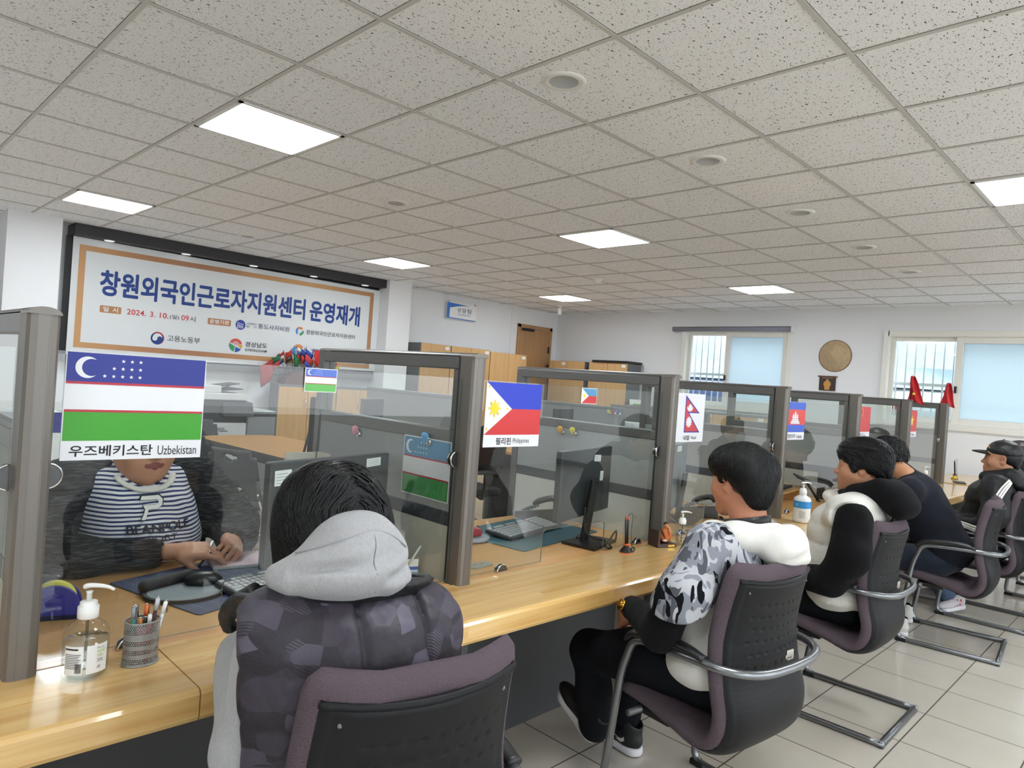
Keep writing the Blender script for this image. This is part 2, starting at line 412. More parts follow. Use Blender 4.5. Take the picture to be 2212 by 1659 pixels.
# ------------------------------------------------------------------ windows, bars and what is outside
M_FROST = bpy.data.materials.new('frosted_film'); M_FROST.use_nodes = True
_n = M_FROST.node_tree.nodes; _l = M_FROST.node_tree.links
_p = _n['Principled BSDF']; _o = _n['Material Output']
_tr = _n.new('ShaderNodeBsdfTranslucent'); _tr.inputs[0].default_value = (0.76, 0.83, 0.86, 1)
_df = _n.new('ShaderNodeBsdfDiffuse'); _df.inputs[0].default_value = (0.62, 0.74, 0.80, 1)
_mx = _n.new('ShaderNodeMixShader'); _mx.inputs[0].default_value = 0.2
_l.new(_tr.outputs[0], _mx.inputs[1]); _l.new(_df.outputs[0], _mx.inputs[2]); _l.new(_mx.outputs[0], _o.inputs[0])
M_WGLASS = glass_mat('window_glass', 'f4f8f8', 0.6)

def sash(name, par, x, y0, y1, z0, z1, fr, pane_m):
    b = MB()
    b.b3(x-0.02, x+0.02, y0, y0+fr, z0, z1, M_FRAMEW); b.b3(x-0.02, x+0.02, y1-fr, y1, z0, z1, M_FRAMEW)
    b.b3(x-0.02, x+0.02, y0+fr, y1-fr, z0, z0+fr, M_FRAMEW); b.b3(x-0.02, x+0.02, y0+fr, y1-fr, z1-fr, z1, M_FRAMEW)
    s = b.build('sash', par, bevel=0.004)
    MB().b3(x-0.003, x+0.003, y0+fr, y1-fr, z0+fr, z1-fr, pane_m).build('pane', s)
    return s

def window(name, a, mid, fr=0.055):
    y0, y1, z0, z1 = a
    b = MB(); t = 0.05
    for q in ((y0-t, y0+0.02, z0-t, z1+t), (y1-0.02, y1+t, z0-t, z1+t), (y0, y1, z1-0.02, z1+t), (y0, y1, z0-t, z0+0.02)):
        b.b3(XW-0.03, XW+0.14, q[0], q[1], q[2], q[3], M_FRAMEW)
    o = b.build(name, kind='structure', bevel=0.004)
    sash('s', o, XW+0.085, mid-0.02, y1-0.02, z0+0.02, z1-0.02, 0.05, M_WGLASS)
    sash('s', o, XW+0.03, y0+0.02, mid+0.03, z0+0.02, z1-0.02, 0.075, M_FROST)
    MB().b3(XW-0.012, XW+0.01, mid-0.005, mid+0.02, 1.66, 1.74, M_BLACK, 0.004).build('latch', o)
    return o
window('window_1', W1, 4.98); window('window_2', W2, 2.03)
M_BARS = mat('bar_white', 'e4e6e6', 0.4)
def bars(a, mid):
    b = MB(); x = XW+0.30
    y = a[0]+0.03
    while y < a[1]:
        b.cyl((x, y, a[2]-0.1), (x, y, a[3]+0.1), 0.011, M_BARS, 8); y += 0.105
    for z in (a[2]+0.02, 1.75, a[3]+0.02): b.b3(x-0.012, x+0.012, a[0]-0.1, a[1]+0.1, z-0.018, z+0.018, M_BARS)
    return b
for a, mid, s in ((W1, 4.98, 'white steel security bars outside the window under the roller blind'), (W2, 2.03, 'white steel security bars outside the window with the red flags before it')):
    o = bars(a, mid).build('window_bars', label=s, cat='window bars', group='security bars outside the windows')
# rolled blind box over window 1
b = MB(); b.cyl((0, -0.93, 0), (0, 0.93, 0), 0.035, mat('blind_cloth', '8d8c9b', 0.8, var=0.1, vscale=60), 16)
bl = empty('roller_blind', (XW-0.06, 4.94, 2.415), label='rolled up lilac grey roller blind above the left window', cat='blind')
b.build('rolled_cloth', bl)
b = MB()
for y in (-0.95, 0.95): b.b3(-0.045, 0.045, y-0.012, y+0.012, -0.045, 0.05, M_WHITE)
b.b3(-0.03, 0.03, -0.95, 0.95, 0.036, 0.05, M_WHITE)
b.build('bracket', bl)
# outside ground, stone wall, cars
MB().b3(XW+0.25, XW+16, -8, 16, -0.3, 0.55, mat('asphalt', '8b8b88', 0.9, var=0.15, vscale=5)).build('ground_outside', kind='structure')
MB().b3(XW+5.2, XW+5.6, -8, 16, 0.55, 5.5, mat('stone_wall', 'a7aaa4', 0.9, bump=0.8, bscale=6, var=0.35, vscale=3.0)).build('wall_outside', kind='structure')

def car(name, loc, rz, body, label, group):
    r = empty(name, loc, rz, label, 'car', group)
    mb = mat('car_'+body, body, 0.25, 0.2, coat=0.6)
    # side profile (y = length, z), rear at y=+
    prof = [(-2.1, .35), (-2.15, .65), (-1.9, .85), (-1.0, .98), (-.35, 1.42), (.9, 1.48), (1.75, 1.12), (2.1, 1.05), (2.18, .55), (2.05, .3)]
    def fn(u, v):
        k = v*(len(prof)-1); i = min(int(k), len(prof)-2); t = k-i
        y = prof[i][0]*(1-t)+prof[i+1][0]*t; z = prof[i][1]*(1-t)+prof[i+1][1]*t
        a = (u-0.5)*2; wd = 0.86-max(0, z-0.95)*0.35
        return (a*wd, y, z-0.05*abs(a)**4)
    m = MB(); m.grid(fn, 13, len(prof), mb)
    for sgn in (-1, 1):
        pts = [(sgn*(0.86-max(0, z-0.95)*0.35), y, z-0.05) for y, z in prof]
        m.raw(pts, [list(range(len(pts)))], mb)
    m.build('body', r)
    m = MB(); gm = mat('car_glass', '5d6f86', 0.1)
    m.raw([(-.62, .98, 1.47), (.62, .98, 1.47), (.74, 1.72, 1.15), (-.74, 1.72, 1.15)], [(0, 1, 2, 3)], gm); m.M = Matrix.Translation((0, 0.012, 0.012))
    m.raw([(-.62, .98, 1.47), (.62, .98, 1.47), (.74, 1.72, 1.15), (-.74, 1.72, 1.15)], [(0, 1, 2, 3)], gm)
    m.build('rear_window', r)
    for sgn in (-1, 1):
        MB().box((sgn*0.68, 2.13, 0.92), (0.34, 0.1, 0.13), mat('tail_red', 'c23a3a', 0.3), 0.03).build('tail_light', r)
    MB().box((0, 2.18, 0.72), (0.5, 0.03, 0.12), M_WHITE, 0.005).build('number_plate', r)
    for y in (-1.3, 1.3):
        for sgn in (-1, 1):
            MB().cyl((sgn*0.68, y, 0.32), (sgn*0.88, y, 0.32), 0.31, M_BLACK, 20).build('wheel', r)
car('parked_car', (XW+2.6, 6.4, 0.55), 1.9, '4a5a86', 'dark blue parked car with red tail light outside the left window', 'cars parked outside')
car('parked_car', (XW+4.0, 10.2, 0.55), 1.75, 'c4c6c8', 'white parked car behind the blue one outside the left window', 'cars parked outside')
car('parked_car', (XW+2.6, 3.1, 0.55), 2.0, 'c9c8c6', 'silver parked car with red tail light outside the right window', 'cars parked outside')

# ------------------------------------------------------------------ door on the back wall
d = MB(); d.b3(8.43, 8.50, YW-0.03, YW, 0, 2.42, M_DOORW); d.b3(9.24, 9.31, YW-0.03, YW, 0, 2.42, M_DOORW); d.b3(8.43, 9.31, YW-0.03, YW, 2.36, 2.42, M_DOORW)
do = d.build('door_1', kind='structure', bevel=0.004)
MB().b3(8.505, 9.235, YW-0.018, YW, 0.01, 2.355, M_DOORW).build('door_leaf', do)
m = MB(); m.b3(8.52, 8.80, YW-0.07, YW-0.03, 2.31, 2.35, M_BLACK, 0.006); m.build('door_closer', do)
for z in (2.02, 1.70): MB().b3(9.225, 9.25, YW-0.045, YW-0.015, z-0.06, z+0.06, M_BLACK, 0.003).build('hinge', do)

# ------------------------------------------------------------------ ceiling lights and fittings
lname = {(0, 2): 'largest square ceiling light, above the near desks', (0, 7): 'square ceiling light nearest the left wall column', (5, 7): 'square ceiling light above the right end of the banner',
         (5, 2): 'square ceiling light in the middle of the room', (10, 7): 'square ceiling light nearest the wooden door', (10, 2): 'square ceiling light nearest the left window', (5, -3): 'square ceiling light cut by the right edge of the photo'}
for i in (-5, 0, 5, 10):
    for j in (-8, -3, 2, 7):
        cx, cy = gx0+0.6*i+0.3, gy0+0.6*j+0.3
        if cx > XW-0.4: continue
        o = empty('ceiling_light', (cx, cy, CZ-0.004), label=lname.get((i, j), 'square ceiling light out of the photo, behind or beside the photographer'), cat='ceiling light', group='square panel lights in the ceiling')
        b = MB(); h = 0.29
        for q in ((-h, h, -h, -h+0.02), (-h, h, h-0.02, h), (-h, -h+0.02, -h, h), (h-0.02, h, -h, h)): b.b3(q[0], q[1], q[2], q[3], -0.006, 0.004, M_WHITE)
        b.build('light_frame', o)
        MB().b3(-h+0.02, h-0.02, -h+0.02, h-0.02, -0.004, 0.002, M_LAMP).build('diffuser', o)
M_SPK = mat('speaker_mesh', 'b4b7ba', 0.7)
spk = [(2.14, 1.95, 'nearest and largest of the row of round ceiling speakers'), (3.34, 1.95, 'second nearest of the row of round ceiling speakers'), (4.59, 1.96, 'third nearest of the row of round ceiling speakers'), (5.83, 1.96, 'fourth of the row of round ceiling speakers, counted from the camera'), (7.04, 1.95, 'farthest of the row of round ceiling speakers, nearest the windows'), (2.99, 4.33, 'round ceiling speaker alone between the big light and the banner'), (3.0, 6.9, 'faint round ceiling speaker just above the dark banner box')]
for x, y, lb in spk:
    o = empty('ceiling_speaker', (x, y, CZ), label=lb, cat='ceiling speaker', group='round ceiling speakers')
    MB().lathe([(0.062, -0.006), (0.078, -0.010), (0.092, -0.004), (0.094, 0.0)], M_WHITE, 32, cap=False).build('trim_ring', o)
    MB().lathe([(0.0, -0.002), (0.06, -0.003), (0.064, -0.006)], M_SPK, 32, cap=False).build('grille', o)
o = empty('smoke_detector', (6.42, 5.09, CZ), label='white domed smoke detector on the ceiling between two lights', cat='smoke detector')
MB().lathe([(0.0, -0.05), (0.03, -0.05), (0.045, -0.035), (0.05, -0.015), (0.06, -0.012), (0.06, 0)], M_WHITE, 24).build('detector_body', o)
o = empty('motion_sensor', (8.35, 7.35, CZ), label='small white sensor hanging from the ceiling near the wooden door', cat='sensor')
MB().box((0, 0, -0.015), (0.1, 0.05, 0.03), M_WHITE, 0.005).build('mount_plate', o)
MB().cyl((0, 0, -0.03), (0.01, -0.01, -0.15), 0.032, M_WHITE, 16).build('sensor_head', o)

# ------------------------------------------------------------------ banner wall
BY = 8.2
o = empty('banner_box', (3.67, 8.17, CZ), label='long dark box with small downlights over the printed banner', cat='pelmet')
MB().b3(-1.92, 1.92, -0.12, 0.17, -0.112, -0.001, mat('pelmet_dark', '2b292c', 0.5), 0.003).build('box_shell', o)
for x in (2.08, 2.85, 3.63, 4.43, 5.20):
    MB().lathe([(0.0, -0.118), (0.03, -0.118), (0.045, -0.121), (0.05, -0.115)], mat('spot_white', 'dedede', 0.3, emit=0.6), 20, (x-3.67, -0.05, 0)).build('downlight', o)
MB().b3(1.72, 5.585, 8.222, 8.235, 1.376, 2.58, mat('screen_black', '1e1e20', 0.6)).build('projection_screen', label='black bordered projection screen behind the printed banner', cat='screen', parent=None)
MB().b3(1.74, 5.66, 8.212, 8.245, 1.30, 1.368, mat('screen_bar', '77787a', 0.4, 0.3), 0.004).build('screen_bar', label='grey weight bar along the bottom of the projection screen', cat='screen bar')

M_BAN = mat('banner_white', 'e2e6e8', 0.6); M_NAVY = mat('print_navy', '21428a', 0.6); M_DNAVY = mat('print_dark_navy', '1d2b5c', 0.6); M_INK = mat('print_black', '1d1d22', 0.6)
M_RED = mat('print_red', 'c8383f', 0.6); M_TAG = mat('print_tan', 'b98560', 0.6); M_PW = mat('print_white', 'f0f0f0', 0.6)
M_BORD = bpy.data.materials.new('banner_border'); M_BORD.use_nodes = True
_n = M_BORD.node_tree.nodes; _l = M_BORD.node_tree.links; _p = _n['Principled BSDF']; _p.inputs['Roughness'].default_value = 0.6
_t = _n.new('ShaderNodeTexCoord'); _m = _n.new('ShaderNodeMapping'); _m.inputs['Location'].default_value = (0.0, 0, 0); _m.inputs['Scale'].default_value = (0.36, 1, 0.0)
_g = _n.new('ShaderNodeTexWave'); _g.wave_type = 'BANDS'; _g.bands_direction = 'X'; _g.inputs['Scale'].default_value = 0.30; _g.inputs['Phase Offset'].default_value = 1.6
_r = _n.new('ShaderNodeValToRGB'); _r.color_ramp.elements[0].color = lin('b07f5f'); _r.color_ramp.elements[1].color = lin('d0a06c')
_l.new(_t.outputs['Object'], _m.inputs[0]); _l.new(_m.outputs[0], _g.inputs[0]); _l.new(_g.outputs['Fac'], _r.inputs[0]); _l.new(_r.outputs[0], _p.inputs['Base Color'])

ban = empty('banner', (3.66, BY, 1.4), label='large white printed banner with tan border and blue Korean title', cat='banner')
def bl_(x, z): return (x-3.66, 0, z-1.4)
m = MB(); m.raw([bl_(1.775, 1.37), bl_(5.535, 1.42), bl_(5.54, 2.55), bl_(1.775, 2.582)], [(0, 1, 2, 3)], M_BAN)
m.raw([Vector(bl_(x, z))+Vector((0, 0.004, 0)) for x, z in ((1.775, 1.37), (5.535, 1.42), (5.54, 2.55), (1.775, 2.582))], [(3, 2, 1, 0)], M_BAN)
m.build('banner_cloth', ban)
m = MB(); e = -0.002
for q in ((1.835, 5.405, 2.45, 2.507), (1.835, 5.405, 1.45, 1.507), (1.835, 1.895, 1.507, 2.45), (5.345, 5.405, 1.507, 2.45)):
    x0, x1, z0, z1 = q
    m.raw([Vector(bl_(x, z))+Vector((0, e, 0)) for x, z in ((x0, z0), (x1, z0), (x1, z1), (x0, z1))], [(0, 1, 2, 3)], M_BORD)
m.build('banner_border', ban)
def btxt(m, s, x, z, w, h, mt, bold=0.0, dy=-0.003):
    q = MB(); q.text(s, Vector(bl_(x, z))+Vector((0, dy, 0)), X_, Z_, mt, w=w, h=h, bold=bold); q.build('lettering', ban)
m = MB()
btxt(m, '창원외국인근로자지원센터', 2.045, 2.02, 2.335, 0.255, M_NAVY, 0.032); btxt(m, '운영재개', 4.455, 2.02, 0.74, 0.255, M_NAVY, 0.032)
for q in ((2.053, 2.257, 1.835, 1.909), (3.168, 3.44, 1.83, 1.904)):
    m = MB(); m.flat(rrect(q[0]-3.66, q[1]-3.66, q[2]-1.4, q[3]-1.4, 0.012), (0, -0.002, 0), X_, Z_, M_TAG); m.build('lettering_tag', ban)
btxt(m, '일', 2.085, 1.848, 0.05, 0.05, M_PW, 0.015, -0.004); btxt(m, '시', 2.175, 1.848, 0.05, 0.05, M_PW, 0.015, -0.004); btxt(m, '운영기관', 3.19, 1.845, 0.225, 0.048, M_PW, 0.015, -0.004)
btxt(m, '2024.', 2.312, 1.842, 0.19, 0.06, M_RED, 0.008); btxt(m, '3.', 2.545, 1.842, 0.05, 0.06, M_RED, 0.008); btxt(m, '10.', 2.645, 1.842, 0.09, 0.06, M_RED, 0.008)
btxt(m, '(일)', 2.75, 1.838, 0.098, 0.055, M_INK); btxt(m, '09', 2.873, 1.842, 0.082, 0.06, M_RED, 0.008); btxt(m, '시', 2.965, 1.838, 0.064, 0.06, M_INK)
btxt(m, '사회복지', 3.632, 1.875, 0.12, 0.026, M_DNAVY, 0.004); btxt(m, '법', 3.632, 1.842, 0.03, 0.024, M_DNAVY, 0.004); btxt(m, '인', 3.725, 1.842, 0.03, 0.024, M_DNAVY, 0.004)
btxt(m, '통도사자비원', 3.775, 1.84, 0.41, 0.062, M_DNAVY, 0.004); btxt(m, '창원외국인근로자지원센터', 4.42, 1.836, 0.725, 0.058, M_INK, 0.008)
btxt(m, '고용노동부', 2.74, 1.592, 0.355, 0.068, M_INK); btxt(m, '경상남도', 3.632, 1.608, 0.275, 0.06, M_INK, 0.012); btxt(m, 'GYEONGNAM', 3.634, 1.555, 0.272, 0.03, M_INK, 0.01)
btxt(m, '창원특례시', 4.44, 1.597, 0.345, 0.06, mat('print_blue', '2f5fae', 0.6), 0.008); btxt(m, 'CHANGWON SPECIAL CITY', 4.446, 1.568, 0.36, 0.02, mat('print_blue', '2f5fae', 0.6))
m = MB()
def bd(poly, cx, cz, mt, dy=-0.002): m.flat([(u, v) for u, v in poly], (cx-3.66, dy, cz-1.4), X_, Z_, mt)
B1 = mat('print_blue', '2f5fae', 0.6); OR = mat('print_orange', 'd98d55', 0.6); GR = mat('print_green', '3d9a6e', 0.6); LB = mat('print_sky', '4c94d8', 0.6); YE = mat('print_yellow', 'e3b04b', 0.6); CO = mat('print_coral', 'd6574c', 0.6)
# government taegeuk mark
bd(disc(0.07, 30), 2.636, 1.615, M_NAVY); bd(disc(0.070, 24, -0.9, 2.2)+[(0.066*math.cos(a)-0.004, 0.062*math.sin(a)-0.004) for a in np.linspace(2.2, -0.9, 20)], 2.637, 1.616, M_RED, -0.0032)
bd(disc(0.05, 24, 0.15, PI+0.15)+[(-0.005+0.0, -0.006)], 2.637, 1.62, M_BAN, -0.0028); bd(disc(0.026, 20), 2.610, 1.612, M_BAN, -0.0029); bd(disc(0.026, 20), 2.660, 1.612, M_NAVY, -0.0030)
# temple charity mark
bd(disc(0.06, 30), 3.557, 1.864, mat('print_royal', '2b3f9c', 0.6))
for k in range(4): bd([(-0.035+k*0.02, -0.04), (-0.027+k*0.02, -0.04), (-0.024+k*0.02, 0.008-k*0.006), (-0.034+k*0.02, 0.012-k*0.006)], 3.553, 1.862, M_PW, -0.003); bd(disc(0.007, 10), 3.525+k*0.02, 1.885-k*0.005, M_PW, -0.003)
def swirl(cx, cz, r):
    for k, (mt, a0) in enumerate(((LB, 2.4), (OR, 0.7), (GR, -1.5))):
        out = [(r*math.cos(a), r*math.sin(a)) for a in np.linspace(a0, a0+1.75, 14)]
        inn = [(0.42*r*math.cos(a)*(1+0.25*t), 0.42*r*math.sin(a)*(1+0.25*t)) for t, a in zip(np.linspace(0, 1, 14), np.linspace(a0+1.2, a0-0.25, 14))]
        bd(out+inn, cx, cz, mt, -0.002-0.0004*k)
swirl(4.329, 1.866, 0.057); swirl(4.328, 1.612, 0.085)
# Gyeongnam roundel
gx, gz, R_ = 3.515, 1.613, 0.078
bd(disc(R_, 16, 0.25, 2.75)+[(0, -0.005)], gx, gz+0.004, CO); bd(disc(R_, 16, 2.85, 4.5)+[(-0.005, -0.01)], gx-0.003, gz, GR); bd(disc(R_, 10, 4.6, 5.75)+[(0, -0.012)], gx, gz-0.003, B1); bd(disc(R_, 8, 5.8, 6.5)+[(0.01, 0.0)], gx+0.002, gz, YE)
for a in np.linspace(0.5, 2.6, 9): bd([(0, -0.005), (0.045*math.cos(a-0.05), 0.045*math.sin(a-0.05)), (0.055*math.cos(a), 0.055*math.sin(a)), (0.045*math.cos(a+0.05), 0.045*math.sin(a+0.05))], gx, gz, M_BAN, -0.0028)
m.build('printed_emblems', ban)

# hanging sign
sg = empty('hanging_sign', (7.11, 8.30, 2.325), label='white hanging sign with blue swoosh reading Counseling Team', cat='sign')
m = MB(); SB = mat('sign_blue', '2d73c4', 0.5)
m.b3(-0.305, 0.305, -0.004, 0.004, 0, 0.262, M_PW)
m.build('sign_board', sg)
m = MB()
arc = [(x, 0.17+0.062*math.sin(min(1, (x+0.245)/0.42)*PI/2)) for x in np.linspace(-0.245, 0.19, 12)]
m.flat([(-0.305, 0.005), (-0.245, 0.005)]+[(-0.245, 0.16)]+arc+[(-0.305, 0.25)], (0, -0.0055, 0), X_, Z_, SB); m.flat([(-0.245, 0.004), (0.3, 0.004), (0.3, 0.016), (-0.245, 0.02)], (0, -0.0055, 0), X_, Z_, SB)
for k, ch in enumerate('상담팀'): m.text(ch, (-0.09+k*0.105, -0.0055, 0.115), X_, Z_, M_DNAVY, w=0.075, h=0.07, bold=0.008)
m.text('Counseling Team', (-0.085, -0.0055, 0.065), X_, Z_, B1, w=0.27, h=0.034)
m.build('sign_print', sg)
m = MB()
for x in (-0.27, 0.27):
    m.b3(x-0.012, x+0.012, -0.012, 0.012, 0.245, 0.275, M_CHROME, 0.003); m.cyl((x, 0, 0.27), (x*1.3, 0.0, 2.696-2.325), 0.0012, M_CHROME, 6)
m.build('hanging_wire', sg)

# ------------------------------------------------------------------ counter, desks, partitions, glass guards
ZT = 0.73
PX = [0.33+1.24*k for k in range(-1, 7)]          # partition centre lines
# pine counter slabs: front edge y 1.46 near, 1.36 far
def slab(x0, x1, ya, yb, lab):
    b = MB(); th = 0.07
    # rounded front edge profile swept along x
    prof = [(0.30, 0), (0.012, 0), (0.004, -0.004), (0, -0.012), (0, -th+0.012), (0.004, -th+0.003), (0.012, -th), (0.30, -th)]
    vs = []; fs = []
    for x, y in ((x0, ya), (x1, yb)):
        yb_ = 1.742
        for u, z in prof: vs.append((x, (y+u) if u < 0.2 else yb_, ZT+z))
    n = len(prof)
    for i in range(n): fs.append((i, (i+1) % n, n+(i+1) % n, n+i))
    fs.append(tuple(reversed(range(n)))); fs.append(tuple(range(n, 2*n)))
    b.raw(vs, [tuple(reversed(f)) for f in fs], M_PINE)
    return b.build('counter_top', label=lab, cat='counter top', group='pine counter slabs')
slab(-1.2, 0.603, 1.485, 1.462, 'near left lacquered pine counter slab under the pump bottle and pen cup')
slab(0.606, 4.046, 1.462, 1.385, 'long middle lacquered pine counter slab in front of the grey hoodie visitor')
slab(4.049, 7.86, 1.385, 1.40, 'far lacquered pine counter slab running to the last partition')
# staff desk tops behind the glass
def desk(x0, x1, lab):
    r = empty('staff_desk', ((x0+x1)/2, 2.1, 0), label=lab, cat='desk', group='staff desks behind the glass')
    w_ = (x1-x0)/2
    MB().b3(-w_, w_, -0.355, 0.40, 0.70, ZT-0.001, M_LAM, 0.003).build('desk_top', r)
    for s in (-1, 1):
        MB().b3(s*(w_-0.012)-0.010, s*(w_-0.012)+0.010, -0.11, 0.38, 0, 0.70, M_GRAYM).build('side_leg', r)
dn = ['desk left of the nearest partition, cut by the photo edge', 'wood laminate desk of the woman in the striped shirt', 'wood laminate desk with the teal mat and red mouse', 'wood laminate desk behind the flag of Nepal', 'wood laminate desk behind the flag of Cambodia', 'wood laminate desk behind the flag of China', 'wood laminate desk behind the flag of Vietnam']
for k in range(7):
    desk(PX[k]+0.033, PX[k+1]-0.033, dn[k])
# dark front panels under the counter
for k in range(7):
    x0, x1 = PX[k]+0.047, PX[k+1]-0.047
    r = empty('front_panel', ((x0+x1)/2, 1.945, 0), label=['dark grey panel under the counter left of the nearest partition', 'dark grey panel under the counter behind the grey hoodie visitor', 'dark grey panel under the counter behind the camouflage visitor', 'dark grey panel under the counter behind the white vest visitor', 'dark grey panel under the counter behind the navy sweater visitor', 'dark grey panel under the counter behind the black cap visitor', 'last dark grey panel under the counter by the end desk'][k], cat='front panel', group='dark panels under the counter')
    w_ = (x1-x0)/2
    MB().b3(-w_, w_, -0.012, 0.012, 0.0, 0.695, M_DGRAY).build('panel_board', r)

plab = ['out of the photo left', 'nearest desk partition, its tall grey post at the left edge', 'desk partition between the Uzbek and Philippine desks, with a flag sheet on it', 'desk partition between the flags of the Philippines and Nepal', 'desk partition between the flags of Nepal and Cambodia', 'desk partition between the flags of Cambodia and China', 'desk partition between the flags of China and Vietnam, red flag at its post', 'last desk partition, nearest the right window']
def partition(k):
    x = PX[k]
    r = empty('desk_partition', (x, 2.2, 0), label=plab[k], cat='partition', group='grey glazed desk partitions')
    y0, y1 = -0.487, 0.53; t = 0.03; zt = 1.514; zm = 1.245; zb = ZT
    # near post with rounded front and domed cap
    b = MB()
    sec = [(-t, 0.07), (-t, 0.012), (-t*0.8, 0.004), (-t*0.4, 0.0), (t*0.4, 0.0), (t*0.8, 0.004), (t, 0.012), (t, 0.07)]
    vs = [(u, y0+v, z) for z in (0.0, zt-0.014) for u, v in sec]; n = len(sec)
    b.raw(vs, [(i, i+1, n+i+1, n+i) for i in range(n-1)]+[(n-1, 0, n, 2*n-1)], M_POST)
    for q in (-0.011, 0.011): b.b3(q-0.0012, q+0.0012, y0-0.0006, y0+0.002, 0.0, zt-0.02, M_RAIL)
    b.build('near_post', r)
    b = MB(); b.b3(-0.029, 0.0, y0-0.004, y0+0.001, 0, 0.655, M_BLACK)
    for q in range(5): b.b3(0.002+q*0.0056, 0.0052+q*0.0056, y0-0.004, y0+0.001, 0, 0.655, M_GRAYM)
    b.build('lower_cover', r)
    b = MB()
    b.grid(lambda u, v: (t*1.05*math.sin((u-0.5)*PI)*1.0, y0-0.002+0.074*v, zt-0.016+0.016*math.cos((u-0.5)*PI)), 13, 3, M_POST)
    b.raw([(t*1.05*math.sin((u-0.5)*PI), y0-0.002, zt-0.016+0.016*math.cos((u-0.5)*PI)) for u in np.linspace(0, 1, 13)], [tuple(reversed(range(13)))], M_POST)
    b.build('post_cap', r)
    b = MB()
    b.b3(-t*0.95, t*0.95, y0+0.072, y0+0.080, zb, zt-0.012, M_RAILD)
    b.build('post_groove', r)
    # frame rails: top, far post, near stile, middle rail
    def rail(nm, q, mt=M_RAIL): MB().b3(q[0], q[1], q[2], q[3], q[4], q[5], mt, 0.004).build(nm, r)
    b = MB(); b.grid(lambda u, v: (t*math.sin((u-0.5)*PI), y0+0.07+(y1-y0-0.07)*v, zt-0.012+0.012*math.cos((u-0.5)*PI)), 9, 2, M_RAIL); b.build('top_cap', r)
    rail('top_rail', (-t*0.93, t*0.93, y0+0.08, y1-0.002, zt-0.058, zt-0.0125))
    rail('far_post', (-t, t, y1-0.045, y1, 0.0, zt-0.012))
    rail('near_stile', (-t*0.9, t*0.9, y0+0.08, y0+0.108, zm, zt-0.058))
    rail('middle_rail', (-t*0.93, t*0.93, y0+0.08, y1-0.045, zm-0.045, zm))
    g_ = MB(); ya, yb = y0+0.108, y1-0.045
    g_.b3(-0.003, 0.003, ya, yb, zm, zt-0.058, M_GLASS); g_.build('glass_pane', r)
    MB().b3(-t*0.78, t*0.78, y0+0.08, y1-0.045, 0.965, zm-0.045, M_PFAB).build('upper_fabric', r)
    rail('dark_strip', (-t*0.86, t*0.86, y0+0.08, y1-0.045, 0.915, 0.965), mat('strip_dark', '3c4249', 0.35))
    MB().b3(-t*0.78, t*0.78, y0+0.08, y1-0.045, 0.02, 0.915, M_PFAB2).build('lower_board', r)
for k in range(8): partition(k)

# glass guards with a pass-through notch, and their chrome clips
GY = 1.772
M_CLIPF = mat('clip_face', '6a6b6d', 0.15, 0.9)  # dark reflection put into the clip face colour; rims stay plain chrome
def guard(k, lab):
    x0 = PX[k]+0.034; x1 = PX[k+1]-0.034; z0 = ZT+0.008; z1 = 1.425
    r = empty('glass_guard', (x0, GY, ZT), label=lab, cat='glass guard', group='clear glass guards on the desks')
    w_ = x1-x0; nx0 = 0.405; nx1 = 0.80; nz = 0.13; rr = 0.02
    def arc(cx, cz, a0): return [(cx+rr*math.cos(a), cz+rr*math.sin(a)) for a in np.linspace(a0, a0-PI/2, 5)]
    poly = [(0, 0.008), (nx0, 0.008)]+[(nx0, nz-rr)]+arc(nx0+rr, nz-rr, PI)+arc(nx1-rr, nz-rr, PI/2)+[(nx1, 0.008), (w_, 0.008), (w_, z1-ZT), (0, z1-ZT)]
    b = MB(); b.prism(poly, (0, 0.0025, 0), X_, Z_, 0.005, M_GLASS, M_GEDGE)
    b.build('glass_sheet', r)
    for x, z, up in ((0.0, 0.42, 0), (w_, 0.42, 0), (0.19, 0.0, 1), (w_-0.12, 0.0, 1)):
        b = MB(); R_ = 0.027
        if up: poly2 = [(R_*math.cos(a), R_*math.sin(a)) for a in np.linspace(0, PI, 14)]
        else:
            s = 1 if x == 0 else -1
            poly2 = [(s*R_*math.sin(a), -R_*math.cos(a)) for a in np.linspace(0, PI, 14)]
            if s < 0: poly2 = poly2[::-1]
        b.prism(poly2, (x, -0.0035, z), X_, Z_, 0.006, M_CLIPF, M_CHROME); b.prism(poly2, (x, 0.0105, z), X_, Z_, 0.006, M_CLIPF, M_CHROME); b.tube([(x+u, -0.0095, z+v) for u, v in poly2], 0.0022, M_CHROME, 6)
        if up: b.b3(x-R_, x+R_, -0.011, 0.011, z-0.001, z+0.006, M_CHROME)
        b.build('chrome_clip', r)
gl = ['clear glass guard left of the nearest partition post', 'clear glass guard carrying the large flag of Uzbekistan', 'clear glass guard carrying the flag of the Philippines', 'clear glass guard carrying the flag of Nepal', 'clear glass guard carrying the flag of Cambodia', 'clear glass guard carrying the flag of China', 'clear glass guard carrying the flag of Vietnam']
for k in range(7): guard(k, gl[k])

